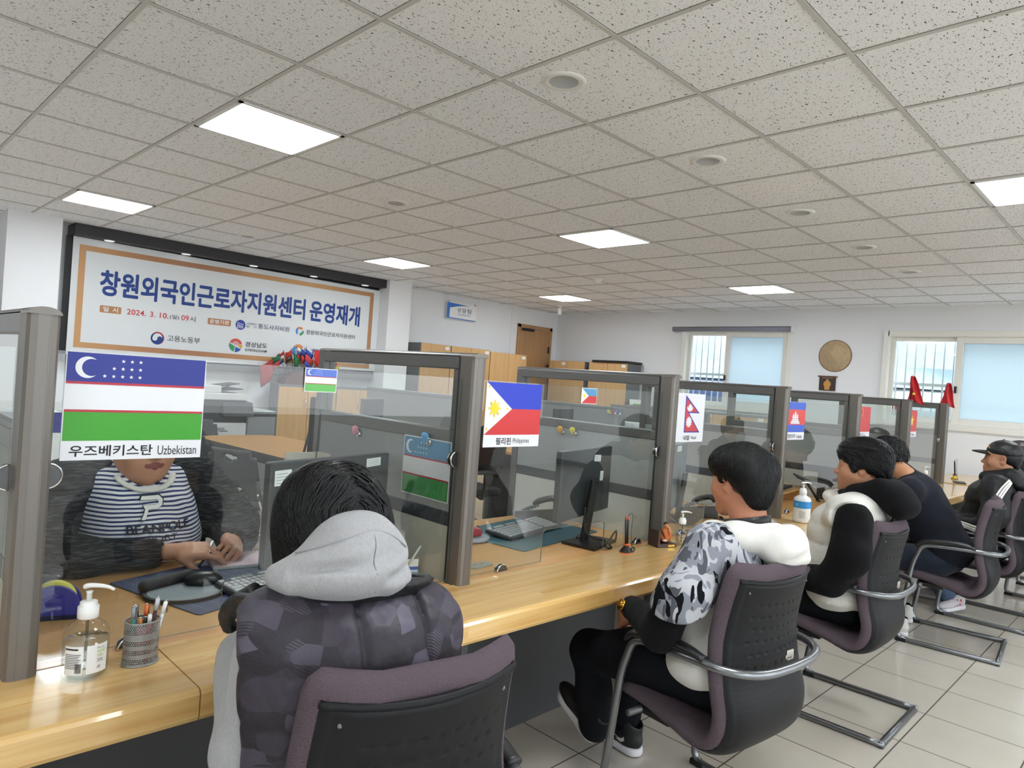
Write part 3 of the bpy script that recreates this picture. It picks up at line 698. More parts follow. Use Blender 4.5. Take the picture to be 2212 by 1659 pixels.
# ------------------------------------------------------------------ flag signs on the glass
FS = 1.7648     # in front of the guards
C = {n: mat('flag_'+n, c, 0.45) for n, c in dict(uzb='1f2c88', uzr='b3263a', uzg='3b9a26', white='dfe1e5', phb='2239ba', phr='c83234', phy='e6cf2a', npr='c43d42', npb='3a3c98', khb='3f5fc0', khr='cf4a48', cnr='c83f42', cny='e8c94a', ltb='5674c8', ltg='66b45c', pgb='4f8fb8', pgg='3f8a4c').items()}
def sheet(name, x, z, w_, h, lab, y=FS, group='paper flags stuck on the glass'):
    r = empty(name, (x, y, z), label=lab, cat='flag sign', group=group)
    MB().b3(0, w_, -0.0006, 0.0006, 0, h, C['white']).build('paper_sheet', r)
    return r
def poly(m, p, mt, k=1): m.flat(p, (0, -0.0006-0.0004*k, 0), X_, Z_, mt)
def rect(m, x0, x1, z0, z1, mt, k=1): poly(m, [(x0, z0), (x1, z0), (x1, z1), (x0, z1)], mt, k)
def uz(m, x0, x1, z0, z1, cb, cg, cr_):
    h = z1-z0; w_ = x1-x0
    rect(m, x0, x1, z0+h*0.665, z1, cb); rect(m, x0, x1, z0+h*0.645, z0+h*0.672, cr_, 2); rect(m, x0, x1, z0, z0+h*0.335, cg); rect(m, x0, x1, z0+h*0.328, z0+h*0.355, cr_, 2)
    cx, cz, R_ = x0+w_*0.135, z0+h*0.835, h*0.122
    o_ = [(cx+R_*math.cos(a), cz+R_*math.sin(a)) for a in np.linspace(0.80, 2*PI-0.80, 24)]; i_ = [(cx+R_*0.33+R_*0.80*math.cos(a), cz+R_*0.80*math.sin(a)) for a in np.linspace(1.10, 2*PI-1.10, 24)]
    for q in range(23): poly(m, [o_[q], o_[q+1], i_[q+1], i_[q]], C['white'], 2)
    for row, n in enumerate((5, 4, 3)):
        for q in range(n): poly(m, star(h*0.024, x0+w_*(0.50-q*0.062), z0+h*(0.745+row*0.09)), C['white'], 2)
def label_strip(m, ko, en, x0, x1, z0, z1, kx, ex_):
    h = z1-z0
    m.text(ko, (x0+kx[0], -0.0012, z0+h*0.2), X_, Z_, M_INK, w=kx[1], h=h*0.56, bold=0.018)
    m.text(en, (x0+ex_[0], -0.0012, z0+h*0.2), X_, Z_, M_INK, w=ex_[1], h=h*0.5)
r = sheet('flag_sign', 0.384, 1.182, 0.302, 0.243, 'large Uzbekistan flag sign hiding the seated woman\'s face')
m = MB(); uz(m, 0.002, 0.300, 0.044, 0.242, C['uzb'], C['uzg'], C['uzr']); m.build('flag_print', r)
m = MB(); label_strip(m, '우즈베키스탄', 'Uzbekistan', 0, 0.302, 0.0, 0.044, (0.017, 0.172), (0.201, 0.090)); m.build('country_lettering', r)
r = sheet('flag_sign', 1.652, 1.189, 0.287, 0.232, 'Philippines flag sign on the second glass guard')
m = MB()
def ph(m, x0, x1, z0, z1, cb, cr_):
    h = z1-z0; w_ = x1-x0; mz = (z0+z1)/2; ax = x0+w_*0.46
    poly(m, [(x0, z1), (ax, mz), (x1, mz), (x1, z1)], cb); poly(m, [(x0, z0), (x1, z0), (x1, mz), (ax, mz)], cr_)
    cx = x0+w_*0.155
    for k in range(8):
        a = k*PI/4+PI/2
        for da in (-0.17, 0.0, 0.17):
            aa = a+da; L = h*(0.175 if da == 0 else 0.155)
            poly(m, [(cx+0.4*L*math.cos(aa-0.12), mz+0.4*L*math.sin(aa-0.12)), (cx+0.4*L*math.cos(aa+0.12), mz+0.4*L*math.sin(aa+0.12)), (cx+L*math.cos(aa+0.045), mz+L*math.sin(aa+0.045)), (cx+L*math.cos(aa-0.045), mz+L*math.sin(aa-0.045))], C['phy'], 2)
    poly(m, disc(h*0.098, 22, cx=cx, cy=mz), C['phy'], 3)
    for px, pz in ((0.04, 0.91), (0.375, 0.5), (0.04, 0.11)): poly(m, star(h*0.042, x0+w_*px, z0+h*pz), C['phy'], 2)
ph(m, 0.0, 0.287, 0.044, 0.232, C['phb'], C['phr']); m.build('flag_print', r)
m = MB(); label_strip(m, '필리핀', 'Philippines', 0, 0.287, 0, 0.044, (0.062, 0.075), (0.148, 0.086)); m.build('country_lettering', r)
r = sheet('flag_sign', 2.896, 1.192, 0.27, 0.238, 'Nepal flag sign of two red pennants on white')
m = MB()
tri = [(0.085, 0.046), (0.235, 0.046), (0.125, 0.142), (0.225, 0.142), (0.085, 0.23)]
poly(m, tri, C['npb']); poly(m, [(0.092, 0.052), (0.218, 0.052), (0.107, 0.148), (0.205, 0.148), (0.092, 0.214)], C['npr'], 2)
poly(m, star(0.030, 0.125, 0.098, 12, 0.68), C['white'], 3)
poly(m, [(0.128+0.028*math.cos(a), 0.172+0.022*math.sin(a)) for a in np.linspace(PI*1.05, 2*PI-0.05*PI, 12)]+[(0.128+0.024*math.cos(a), 0.177+0.012*math.sin(a)) for a in np.linspace(2*PI, PI, 12)], C['white'], 3); poly(m, star(0.019, 0.128, 0.170, 10, 0.7), C['white'], 4)
m.build('flag_print', r)
m = MB(); label_strip(m, '네팔', 'Nepal', 0, 0.27, 0, 0.042, (0.084, 0.058), (0.156, 0.05)); m.build('country_lettering', r)
r = sheet('flag_sign', 4.150, 1.190, 0.285, 0.235, 'Cambodia flag sign, blue and red with a white temple')
m = MB(); rect(m, 0, 0.285, 0.047, 0.093, C['khb']); rect(m, 0, 0.285, 0.093, 0.188, C['khr']); rect(m, 0, 0.285, 0.188, 0.234, C['khb'])
for q in ((0.07, 0.20, 0.099, 0.112), (0.082, 0.188, 0.112, 0.124), (0.094, 0.176, 0.124, 0.135)): rect(m, q[0], q[1], q[2], q[3], C['white'], 2)
for cx, hh in ((0.135, 0.180), (0.105, 0.165), (0.165, 0.165)): poly(m, [(cx-0.013, 0.134), (cx+0.013, 0.134), (cx+0.011, hh-0.016), (cx, hh), (cx-0.011, hh-0.016)], C['white'], 2)
for zz in (0.105, 0.118, 0.130): rect(m, 0.08, 0.19, zz, zz+0.0015, M_INK, 3)
m.build('flag_print', r)
m = MB(); label_strip(m, '캄보디아', 'Cambodia', 0, 0.285, 0, 0.047, (0.04, 0.11), (0.165, 0.09)); m.build('country_lettering', r)
r = sheet('flag_sign', 5.385, 1.190, 0.287, 0.235, 'China flag sign, red with small yellow stars')
m = MB(); rect(m, 0, 0.287, 0.047, 0.235, C['cnr']); poly(m, star(0.028, 0.055, 0.19), C['cny'], 2)
for px, pz in ((0.10, 0.222), (0.122, 0.205), (0.122, 0.182), (0.10, 0.166)): poly(m, star(0.010, px, pz), C['cny'], 2)
m.build('flag_print', r)
m = MB(); label_strip(m, '중국', 'China', 0, 0.287, 0, 0.047, (0.07, 0.055), (0.14, 0.055)); m.build('country_lettering', r)
r = sheet('flag_sign', 6.625, 1.190, 0.287, 0.235, 'Vietnam flag sign, red with one large yellow star')
m = MB(); rect(m, 0, 0.287, 0.047, 0.235, C['cnr']); poly(m, star(0.058, 0.143, 0.141), C['cny'], 2); m.build('flag_print', r)
m = MB(); label_strip(m, '베트남', 'Vietnam', 0, 0.287, 0, 0.047, (0.05, 0.075), (0.15, 0.08)); m.build('country_lettering', r)
r = sheet('flag_sign', 0.957, 1.358, 0.101, 0.067, 'small Uzbekistan flag card at the top of the glass by the partition', FS)
m = MB(); uz(m, 0.002, 0.099, 0.002, 0.065, C['ltb'], C['ltg'], C['uzr']); m.build('flag_print', r)
r = sheet('flag_sign', 2.178, 1.358, 0.10, 0.064, 'small Philippines flag card at the top of the second glass guard', FS)
m = MB(); ph(m, 0.002, 0.098, 0.002, 0.062, C['pgb'], C['phr']); m.build('flag_print', r)
# flag sheet clipped on the side of the second partition (faces -x)
r = empty('flag_sign', (PX[2]-0.0285, 1.80, 0.992), -PI/2, 'blue white green Uzbek flag sheet clipped to the partition beside the hoodie visitor', 'flag sign')
MB().b3(-0.27, 0, -0.0006, 0.0006, 0, 0.212, C['white']).build('paper_sheet', r)
m = MB(); uz(m, -0.266, -0.004, 0.004, 0.208, C['pgb'], C['pgg'], C['uzr']); m.build('flag_print', r)

# ------------------------------------------------------------------ smooth implicit surfaces for people and soft things
def V(*a): return np.array(a, float)
def cap(a, b, ra, rb=None, m=0, k=None, op='u'): return ('c', V(*a), V(*b), ra, ra if rb is None else rb, m, k, op)
def ell(c, r, m=0, k=None, op='u', R=None): return ('e', V(*c), V(*r) if hasattr(r, '__len__') else V(r, r, r), R, None, m, k, op)
def rbox(c, hd, rad, m=0, k=None, op='u', R=None): return ('b', V(*c), V(*hd), R, rad, m, k, op)
def euler(rx=0, ry=0, rz=0):
    return np.array((Matrix.Rotation(rz, 3, 'Z') @ Matrix.Rotation(ry, 3, 'Y') @ Matrix.Rotation(rx, 3, 'X')))
def chain(pts, rs, m=0, k=None):
    return [cap(pts[i], pts[i+1], rs[i], rs[i+1], m, k) for i in range(len(pts)-1)]

def prim_d(p, P):
    if p[0] == 'c':
        a, b, ra, rb = p[1:5]; ba = b-a; L = max(ba @ ba, 1e-12)
        q = P-a; t = np.clip((q @ ba)/L, 0, 1)
        return np.sqrt(((q-t[:, None]*ba)**2).sum(1))-(ra+(rb-ra)*t)
    q = P-p[1]
    if p[3] is not None: q = q @ p[3]
    if p[0] == 'e':
        r = p[2]; k0 = np.sqrt(((q/r)**2).sum(1)); k1 = np.sqrt(((q/(r*r))**2).sum(1))
        return np.where(k1 > 1e-9, k0*(k0-1)/np.maximum(k1, 1e-9), -r.min())
    d = np.abs(q)-(p[2]-p[4])
    return np.sqrt((np.maximum(d, 0)**2).sum(1))+np.minimum(d.max(1), 0)-p[4]

def sdf(prims, P, k=0.02, want_mat=False):
    D = None; best = None; M = None
    for p in prims:
        d = prim_d(p, P); kk = k if p[6] is None else p[6]
        if D is None: D = d; best = d.copy(); M = np.full(len(P), p[5]); continue
        if p[7] == 'u':
            h = np.maximum(kk-np.abs(D-d), 0)/max(kk, 1e-6)
            if want_mat:
                c = d < best; M[c] = p[5]; best = np.minimum(best, d)
            D = np.minimum(D, d)-h*h*kk*0.25
        else:
            h = np.maximum(kk-np.abs(D+d), 0)/max(kk, 1e-6)
            if want_mat and p[5] >= 0:
                c = -d > D; M[c] = p[5]
            D = np.maximum(D, -d)+h*h*kk*0.25
    return (D, M) if want_mat else D

def waves(seed, n, f0, f1):
    rs = np.random.RandomState(seed)
    d = rs.normal(size=(n, 3)); d /= np.linalg.norm(d, axis=1)[:, None]
    return d*rs.uniform(f0, f1, n)[:, None], rs.uniform(0, 6.28, n)
def wobble(P, w_): return np.sin(P @ w_[0].T+w_[1]).mean(1)

EDG = [(0, 1), (2, 3), (4, 5), (6, 7), (0, 2), (1, 3), (4, 6), (5, 7), (0, 4), (1, 5), (2, 6), (3, 7)]
def iso(fn, lo, hi, h):
    """surface nets: vertices and quads of fn(P) = 0 inside the box"""
    lo = np.array(lo, float); hi = np.array(hi, float)
    n = np.ceil((hi-lo)/h).astype(int)+1
    ax = [lo[i]+h*np.arange(n[i]) for i in range(3)]
    G = np.stack(np.meshgrid(*ax, indexing='ij'), -1).reshape(-1, 3)
    F = np.concatenate([fn(G[i:i+200000]) for i in range(0, len(G), 200000)]).reshape(n)
    S = F < 0
    cs = [(i >> 2 & 1, i >> 1 & 1, i & 1) for i in range(8)]
    def sub(A, c): return A[c[0]:n[0]-1+c[0], c[1]:n[1]-1+c[1], c[2]:n[2]-1+c[2]]
    cnt = sum(sub(S, c).astype(int) for c in cs)
    act = np.argwhere((cnt > 0) & (cnt < 8))
    if len(act) == 0: return np.zeros((0, 3)), np.zeros((0, 4), int)
    fv = np.stack([F[act[:, 0]+c[0], act[:, 1]+c[1], act[:, 2]+c[2]] for c in cs], 1)
    pos = np.zeros((len(act), 3)); num = np.zeros(len(act))
    for a, b in EDG:
        fa, fb = fv[:, a], fv[:, b]; c = (fa < 0) != (fb < 0)
        t = np.where(c, fa/np.where(c, fa-fb, 1), 0)
        A = np.array(cs[a], float); B = np.array(cs[b], float)
        pos += np.where(c[:, None], A+t[:, None]*(B-A), 0); num += c
    pos = lo+h*(act+pos/num[:, None])
    idx = -np.ones(np.array(n)-1, int); idx[act[:, 0], act[:, 1], act[:, 2]] = np.arange(len(act))
    faces = []
    for d in range(3):
        e1, e2 = [(1, 2), (2, 0), (0, 1)][d]
        sl = [slice(None)]*3; s2 = [slice(None)]*3; sl[d] = slice(0, n[d]-1); s2[d] = slice(1, n[d])
        A, B = S[tuple(sl)], S[tuple(s2)]
        q = np.argwhere(A != B)
        q = q[(q[:, e1] > 0) & (q[:, e2] > 0) & (q[:, e1] < n[e1]-1) & (q[:, e2] < n[e2]-1)]
        if len(q) == 0: continue
        def at(o1, o2):
            r = q.copy(); r[:, e1] -= o1; r[:, e2] -= o2
            return idx[r[:, 0], r[:, 1], r[:, 2]]
        f = np.stack([at(1, 1), at(0, 1), at(0, 0), at(1, 0)], 1)
        fl = ~A[q[:, 0], q[:, 1], q[:, 2]]
        f[fl] = f[fl][:, ::-1]
        faces.append(f[(f >= 0).all(1)])
    return pos, np.concatenate(faces)

def sdf_surface(prims, h, k=0.02, disp=None, pad=0.03, smooth=1, bounds=None):
    if bounds is None:
        los, his = [], []
        for p in prims:
            if p[7] != 'u': continue
            if p[0] == 'c': r = max(p[3], p[4]); los.append(np.minimum(p[1], p[2])-r); his.append(np.maximum(p[1], p[2])+r)
            else: r = p[2].max() if p[3] is not None else p[2]; los.append(p[1]-r); his.append(p[1]+r)
        bounds = (np.min(los, 0)-pad, np.max(his, 0)+pad)
    fn = (lambda P: sdf(prims, P, k)) if disp is None else (lambda P: sdf(prims, P, k)+disp(P))
    v, f = iso(fn, bounds[0], bounds[1], h)
    for _ in range(smooth):
        s = np.zeros_like(v); c = np.zeros(len(v))
        for a, b in ((0, 1), (1, 2), (2, 3), (3, 0)):
            np.add.at(s, f[:, a], v[f[:, b]]); np.add.at(c, f[:, a], 1); np.add.at(s, f[:, b], v[f[:, a]]); np.add.at(c, f[:, b], 1)
        v = 0.5*v+0.5*s/np.maximum(c, 1)[:, None]
    mi = None
    if len(v):
        _, mv = sdf(prims, v, k, True); mi = mv[f[:, 0]]
        # majority of the four corners
        for j in (1, 2, 3):
            same = (mv[f[:, j]] == mv[f[:, (j+1) % 4]]); mi = np.where(same, mv[f[:, j]], mi)
    return v, f, mi

def mesh_obj(name, pieces, mats, parent=None, mode=None, label=None):
    """pieces: list of (verts, faces, material index per face or int); ONE mesh object"""
    vs = []; fs = []; ms = []; b = 0
    for v, f, m_ in pieces:
        vs.append(np.asarray(v)); fs += [tuple(int(i)+b for i in q) for q in f]; b += len(v)
        ms += (list(np.asarray(m_, int)) if hasattr(m_, '__len__') else [m_]*len(f))
    me = bpy.data.meshes.new(name); me.from_pydata(np.concatenate(vs).tolist(), [], fs)
    for m_ in mats: me.materials.append(m_)
    me.polygons.foreach_set('material_index', [int(x) for x in ms]); me.polygons.foreach_set('use_smooth', [True]*len(fs)); me.update()
    o = bpy.data.objects.new(name, me); COL.objects.link(o)
    if parent is not None: o.parent = parent
    if label: o['label'] = label
    return o

def xf(pieces, R, t, s=1.0):
    return [(np.asarray(v) @ R.T*s+t, f, m_) for v, f, m_ in pieces]

# ------------------------------------------------------------------ head, hair, hands
def head_prims(jaw=1.0, cheek=1.0, nose=1.0, ear=True):
    """head frame: +y face, +z up, origin between the ears.  mats 0 skin 1 lips 2 brow"""
    p = [ell((0, -.012, .042), (.077, .096, .083)), ell((0, .028, .012), (.070, .070, .075), k=.03),
         ell((0, .034, -.045), (.058*jaw, .056, .070), k=.035),
         cap((-.052*jaw, .008, -.055), (-.016, .068, -.100), .021*jaw, .020, k=.03), cap((.052*jaw, .008, -.055), (.016, .068, -.100), .021*jaw, .020, k=.03),
         ell((0, .078, -.103), (.022, .018, .018), k=.025),
         ell((-.040*cheek, .056, -.030), (.030, .030, .030), k=.03), ell((.040*cheek, .056, -.030), (.030, .030, .030), k=.03),
         cap((-.036, .078, .030), (.036, .078, .030), .014, k=.022)]
    for s in (-1, 1):
        p += [ell((s*.031, .101, .010), (.019, .014, .0105), op='s', k=.016, m=-1)]
    for s in (-1, 1):
        p += [ell((s*.031, .080, .008), (.0165, .0150, .0125), k=.006), cap((s*.018, .0945, .014), (s*.043, .087, .012), .0042, .0035, k=.006)]
    p += [cap((0, .086, .014), (0, .108*1.0, -.024), .0085*nose, .0115*nose, k=.014), ell((0, .1135, -.028), (.0125*nose, .0115, .0105), k=.008)]
    for s in (-1, 1):
        p += [ell((s*.0135*nose, .103, -.031), (.0095, .0105, .0082), k=.007), ell((s*.0075*nose, .1085, -.0395), (.0038, .0055, .004), op='s', k=.004, m=-1)]
    p += [ell((0, .088, -.062), (.030, .016, .022), k=.02),
          cap((-.022, .0985, -.0620), (-.005, .1030, -.0580), .0024, .0032, 1, k=.004), cap((.022, .0985, -.0620), (.005, .1030, -.0580), .0024, .0032, 1, k=.004),
          cap((-.019, .0990, -.0652), (.0, .1025, -.0672), .0026, .0038, 1, k=.004), cap((.019, .0990, -.0652), (.0, .1025, -.0672), .0026, .0038, 1, k=.004),
          cap((-.022, .1025, -.0632), (.0, .1085, -.0626), .0017, m=1, op='s', k=.003), cap((.022, .1025, -.0632), (.0, .1085, -.0626), .0017, m=1, op='s', k=.003)]
    if ear:
        for s in (-1, 1):
            R = euler(0, s*0.25, -s*0.35)
            p += [ell((s*.080, -.008, .000), (.009, .019, .032), R=R, k=.007), ell((s*.078, -.005, -.024), (.008, .011, .013), R=R, k=.008),
                  ell((s*.0885, -.002, .004), (.0065, .0105, .020), R=R, op='s', k=.005, m=-1), ell((s*.087, .003, -.006), (.009, .007, .009), R=R, op='s', k=.004, m=-1)]
    return p
def neck_prims(bend=(0, -.04, -.20), r=.056):
    return [cap((0, -.022, -.045), bend, r*1.0, r*1.08, k=.03), cap((-.035, -.02, -.07), (-.02, bend[1]+.02, bend[2]), .022, .02, k=.03), cap((.035, -.02, -.07), (.02, bend[1]+.02, bend[2]), .022, .02, k=.03)]

M_LIP = {}
def skin_mats(tone, lip='a8645a'):
    return [mat('skin_'+tone, tone, 0.5, var=0.10, vscale=30, bump=0.05, bscale=500, spec=0.35), mat('lip_'+lip, lip, 0.4), mat('brow_dark', '1c1715', 0.8)]
M_EYEW = mat('eye_white', 'dfd9d2', 0.2); M_EYEB = mat('eye_brown', '20140e', 0.12)

def lathe_sphere(c, r, n=12, sc=(1, 1, 1)):
    m = MB(); m.sphere(c, r, M_EYEW, n, 8, sc)
    return np.array(m.v), m.f
def brow_piece(s, t=.0032):
    m = MB(); m.tube([(s*.016, .0965, .026), (s*.028, .0945, .0315), (s*.040, .087, .031), (s*.047, .079, .027)], t, M_EYEW, 6, radii=[t*.8, t*1.2, t, t*.4])
    return np.array(m.v), m.f
def eye_pieces(mw, mb):
    out = []
    for s in (-1, 1):
        v, f = lathe_sphere((s*.031, .0815, .0065), .0138, 14); out.append((v, f, mw))
        v, f = lathe_sphere((s*.0305, .0905, .0065), .0058, 10, (1, .75, 1)); out.append((v, f, mb))
    return out

def hair_strands(prims, P0, dirfn, n_seg, step, off, wid, seed=1, k=0.02, jitter=0.15):
    """thin ribbons that follow the hair volume's surface from roots P0"""
    rs = np.random.RandomState(seed)
    def grad(P):
        e = 1e-3; g = np.stack([sdf(prims, P+np.eye(3)[i]*e, k)-sdf(prims, P-np.eye(3)[i]*e, k) for i in range(3)], 1)
        return g/np.maximum(np.linalg.norm(g, axis=1), 1e-9)[:, None]
    N = len(P0); P = P0.copy(); pts = []; nr = []
    o = off*rs.uniform(0.2, 1.3, N); J = rs.normal(size=(N, 3))*jitter
    for i in range(n_seg+1):
        g = grad(P); P = P-g*np.clip(sdf(prims, P, k)-o, -.012, .012)[:, None]
        pts.append(P.copy()); nr.append(g)
        d = dirfn(P)+J; d = d-g*(d*g).sum(1)[:, None]; d /= np.maximum(np.linalg.norm(d, axis=1), 1e-9)[:, None]
        P = P+d*step
    vs = []; fs = []
    for i in range(n_seg+1):
        t = pts[min(i+1, n_seg)]-pts[max(i-1, 0)]; t /= np.maximum(np.linalg.norm(t, axis=1), 1e-6)[:, None]
        sd = np.cross(t, nr[i]); wv = wid*(1-0.85*(i/n_seg)**2)
        vs += [pts[i]-sd*wv, pts[i]+nr[i]*wv*0.8, pts[i]+sd*wv]
    Vv = np.concatenate(vs)
    for i in range(n_seg):
        a = 3*i*N; b = 3*(i+1)*N
        for c, d in ((0, 1), (1, 2)):
            q = np.stack([np.arange(N)+a+c*N, np.arange(N)+a+d*N, np.arange(N)+b+d*N, np.arange(N)+b+c*N], 1); fs.append(q)
    return Vv, np.concatenate(fs)

M_HAIR = mat('hair_black', '09090b', 0.36, spec=0.32, bump=0.35, bscale=60, stretch=(6, 6, 0.6))
M_HAIRB = mat('hair_brown', '2a1e19', 0.4, spec=0.5)

def hand_prims(curl, side=1, spread=0.12, thumb=(0.7, 0.5, 0.3), th_in=0.0):
    """wrist at origin, fingers +y, back of the hand +z, thumb on side*+x; curl per finger (mcp, pip, dip)"""
    s = side
    p = [rbox((0, .050, 0), (.041, .046, .0145), .0135, k=.012), cap((0, -.035, 0), (0, .018, 0), .0265, .027, k=.02), ell((s*.022, .030, -.010), (.020, .032, .016), k=.014), ell((-s*.026, .035, -.008), (.014, .034, .013), k=.014)]
    xs = [.031, .011, -.010, -.029]; ys = [.090, .096, .092, .082]; ls = [(.041, .025, .019), (.046, .028, .020), (.042, .026, .019), (.032, .020, .017)]
    tips = []
    for i in range(4):
        c = curl[i] if hasattr(curl[0], '__len__') else curl
        a = 0.0; P = V(s*xs[i], ys[i], 0.001); sp = s*spread*(xs[i]/.03)
        prv = P-V(0, .02, 0); r0_ = (.0095, .0092, .0088, .0080)[i]
        p.append(cap(tuple(prv), tuple(P), r0_*1.05, r0_*1.08, k=.008))
        for j in range(3):
            a += c[j]
            d = V(math.sin(sp)*math.cos(a), math.cos(sp)*math.cos(a), -math.sin(a))
            Q = P+d*ls[i][j]; p.append(cap(tuple(P), tuple(Q), r0_*(1-.07*j), r0_*(1-.07*(j+1)), k=.0035)); P = Q
        tips.append((P, d, r0_*.8))
    P = V(s*.026, .018, -.008); a0, a1, a2 = thumb
    d = V(s*math.sin(a0), math.cos(a0), -0.35-th_in); d /= np.linalg.norm(d)
    Q = P+d*.042; p.append(cap(tuple(P), tuple(Q), .0145, .0115, k=.010)); P = Q
    d = V(s*math.sin(a0-a1), math.cos(a0-a1), -0.30-th_in); d /= np.linalg.norm(d); Q = P+d*.032; p.append(cap(tuple(P), tuple(Q), .0112, .0102, k=.004)); P = Q
    d = V(s*math.sin(a0-a1-a2), math.cos(a0-a1-a2), -0.25-th_in); d /= np.linalg.norm(d); Q = P+d*.026; p.append(cap(tuple(P), tuple(Q), .0102, .0085, k=.004))
    tips.append((Q, d, .0085))
    return p, tips

def frame(y, up):
    """rotation whose columns are x, y, z with y along the given direction"""
    y = V(*y); y /= np.linalg.norm(y); u = V(*up); x = np.cross(y, u); x /= np.linalg.norm(x); z = np.cross(x, y)
    return np.stack([x, y, z], 1)
def headframe(yaw=0, pitch=0, roll=0):
    return np.array(Matrix.Rotation(yaw, 3, 'Z') @ Matrix.Rotation(pitch, 3, 'X') @ Matrix.Rotation(roll, 3, 'Y'))

def nails(tips, m_):
    out = []
    for P, d, r in tips:
        mm = MB(); z = V(0, 0, 1); z = z-d*(z @ d); z /= max(np.linalg.norm(z), 1e-6)
        R = Matrix(np.stack([np.cross(d, z), d, z], 1).tolist())
        mm.sphere(tuple(P+z*r*.72+d*.001), 1.0, M_EYEW, 8, 6, (r*.72, r*1.05, r*.35), R)
        out.append((np.array(mm.v), mm.f, m_))
    return out

# ------------------------------------------------------------------ cantilever visitor chairs
M_UPH = mat('mauve_upholstery', '5b4f56', 0.85, bump=0.55, bscale=330, var=0.12, vscale=260, spec=0.2)
M_SHELL = mat('chair_shell', '1a1a1c', 0.5, bump=0.08, bscale=500, spec=0.22)
M_TUBE = mat('chair_tube', '85878a', 0.28, 0.85)
M_TUBED = mat('chair_runner', '6a6b6d', 0.35, 0.7)
CPATH = [(.205, .402), (.17, .408), (.08, .402), (-.03, .382), (-.11, .366), (-.165, .378), (-.200, .42), (-.212, .48), (-.203, .55), (-.198, .63), (-.203, .72), (-.216, .80), (-.234, .88), (-.245, .918)]
def cpath(n):
    P = smoothpath([(0, y, z) for y, z in CPATH], 6)
    d = [0]
    for a, b in zip(P[:-1], P[1:]): d.append(d[-1]+(b-a).length)
    out = []
    for i in range(n):
        t = d[-1]*i/(n-1); k = max(j for j in range(len(d)) if d[j] <= t+1e-9); k = min(k, len(P)-2)
        f = (t-d[k])/(d[k+1]-d[k]); p = P[k].lerp(P[k+1], f); tg = (P[k+1]-P[k]).normalized()
        out.append((p, Vector((0, tg.z, -tg.y)), t/d[-1]))      # normal points to the sitter
    return out
def half_w(t):
    if t < 0.40: return 0.232
    if t < 0.62: return 0.232+0.003*math.sin((t-0.4)/0.22*PI)
    return 0.232-0.022*((t-0.62)/0.38)
def curve_x(t, a): return (0.052*max(0, min(1, (t-0.35)/0.4)))*a*a+0.012*(1-min(1, t/0.35))*a*a
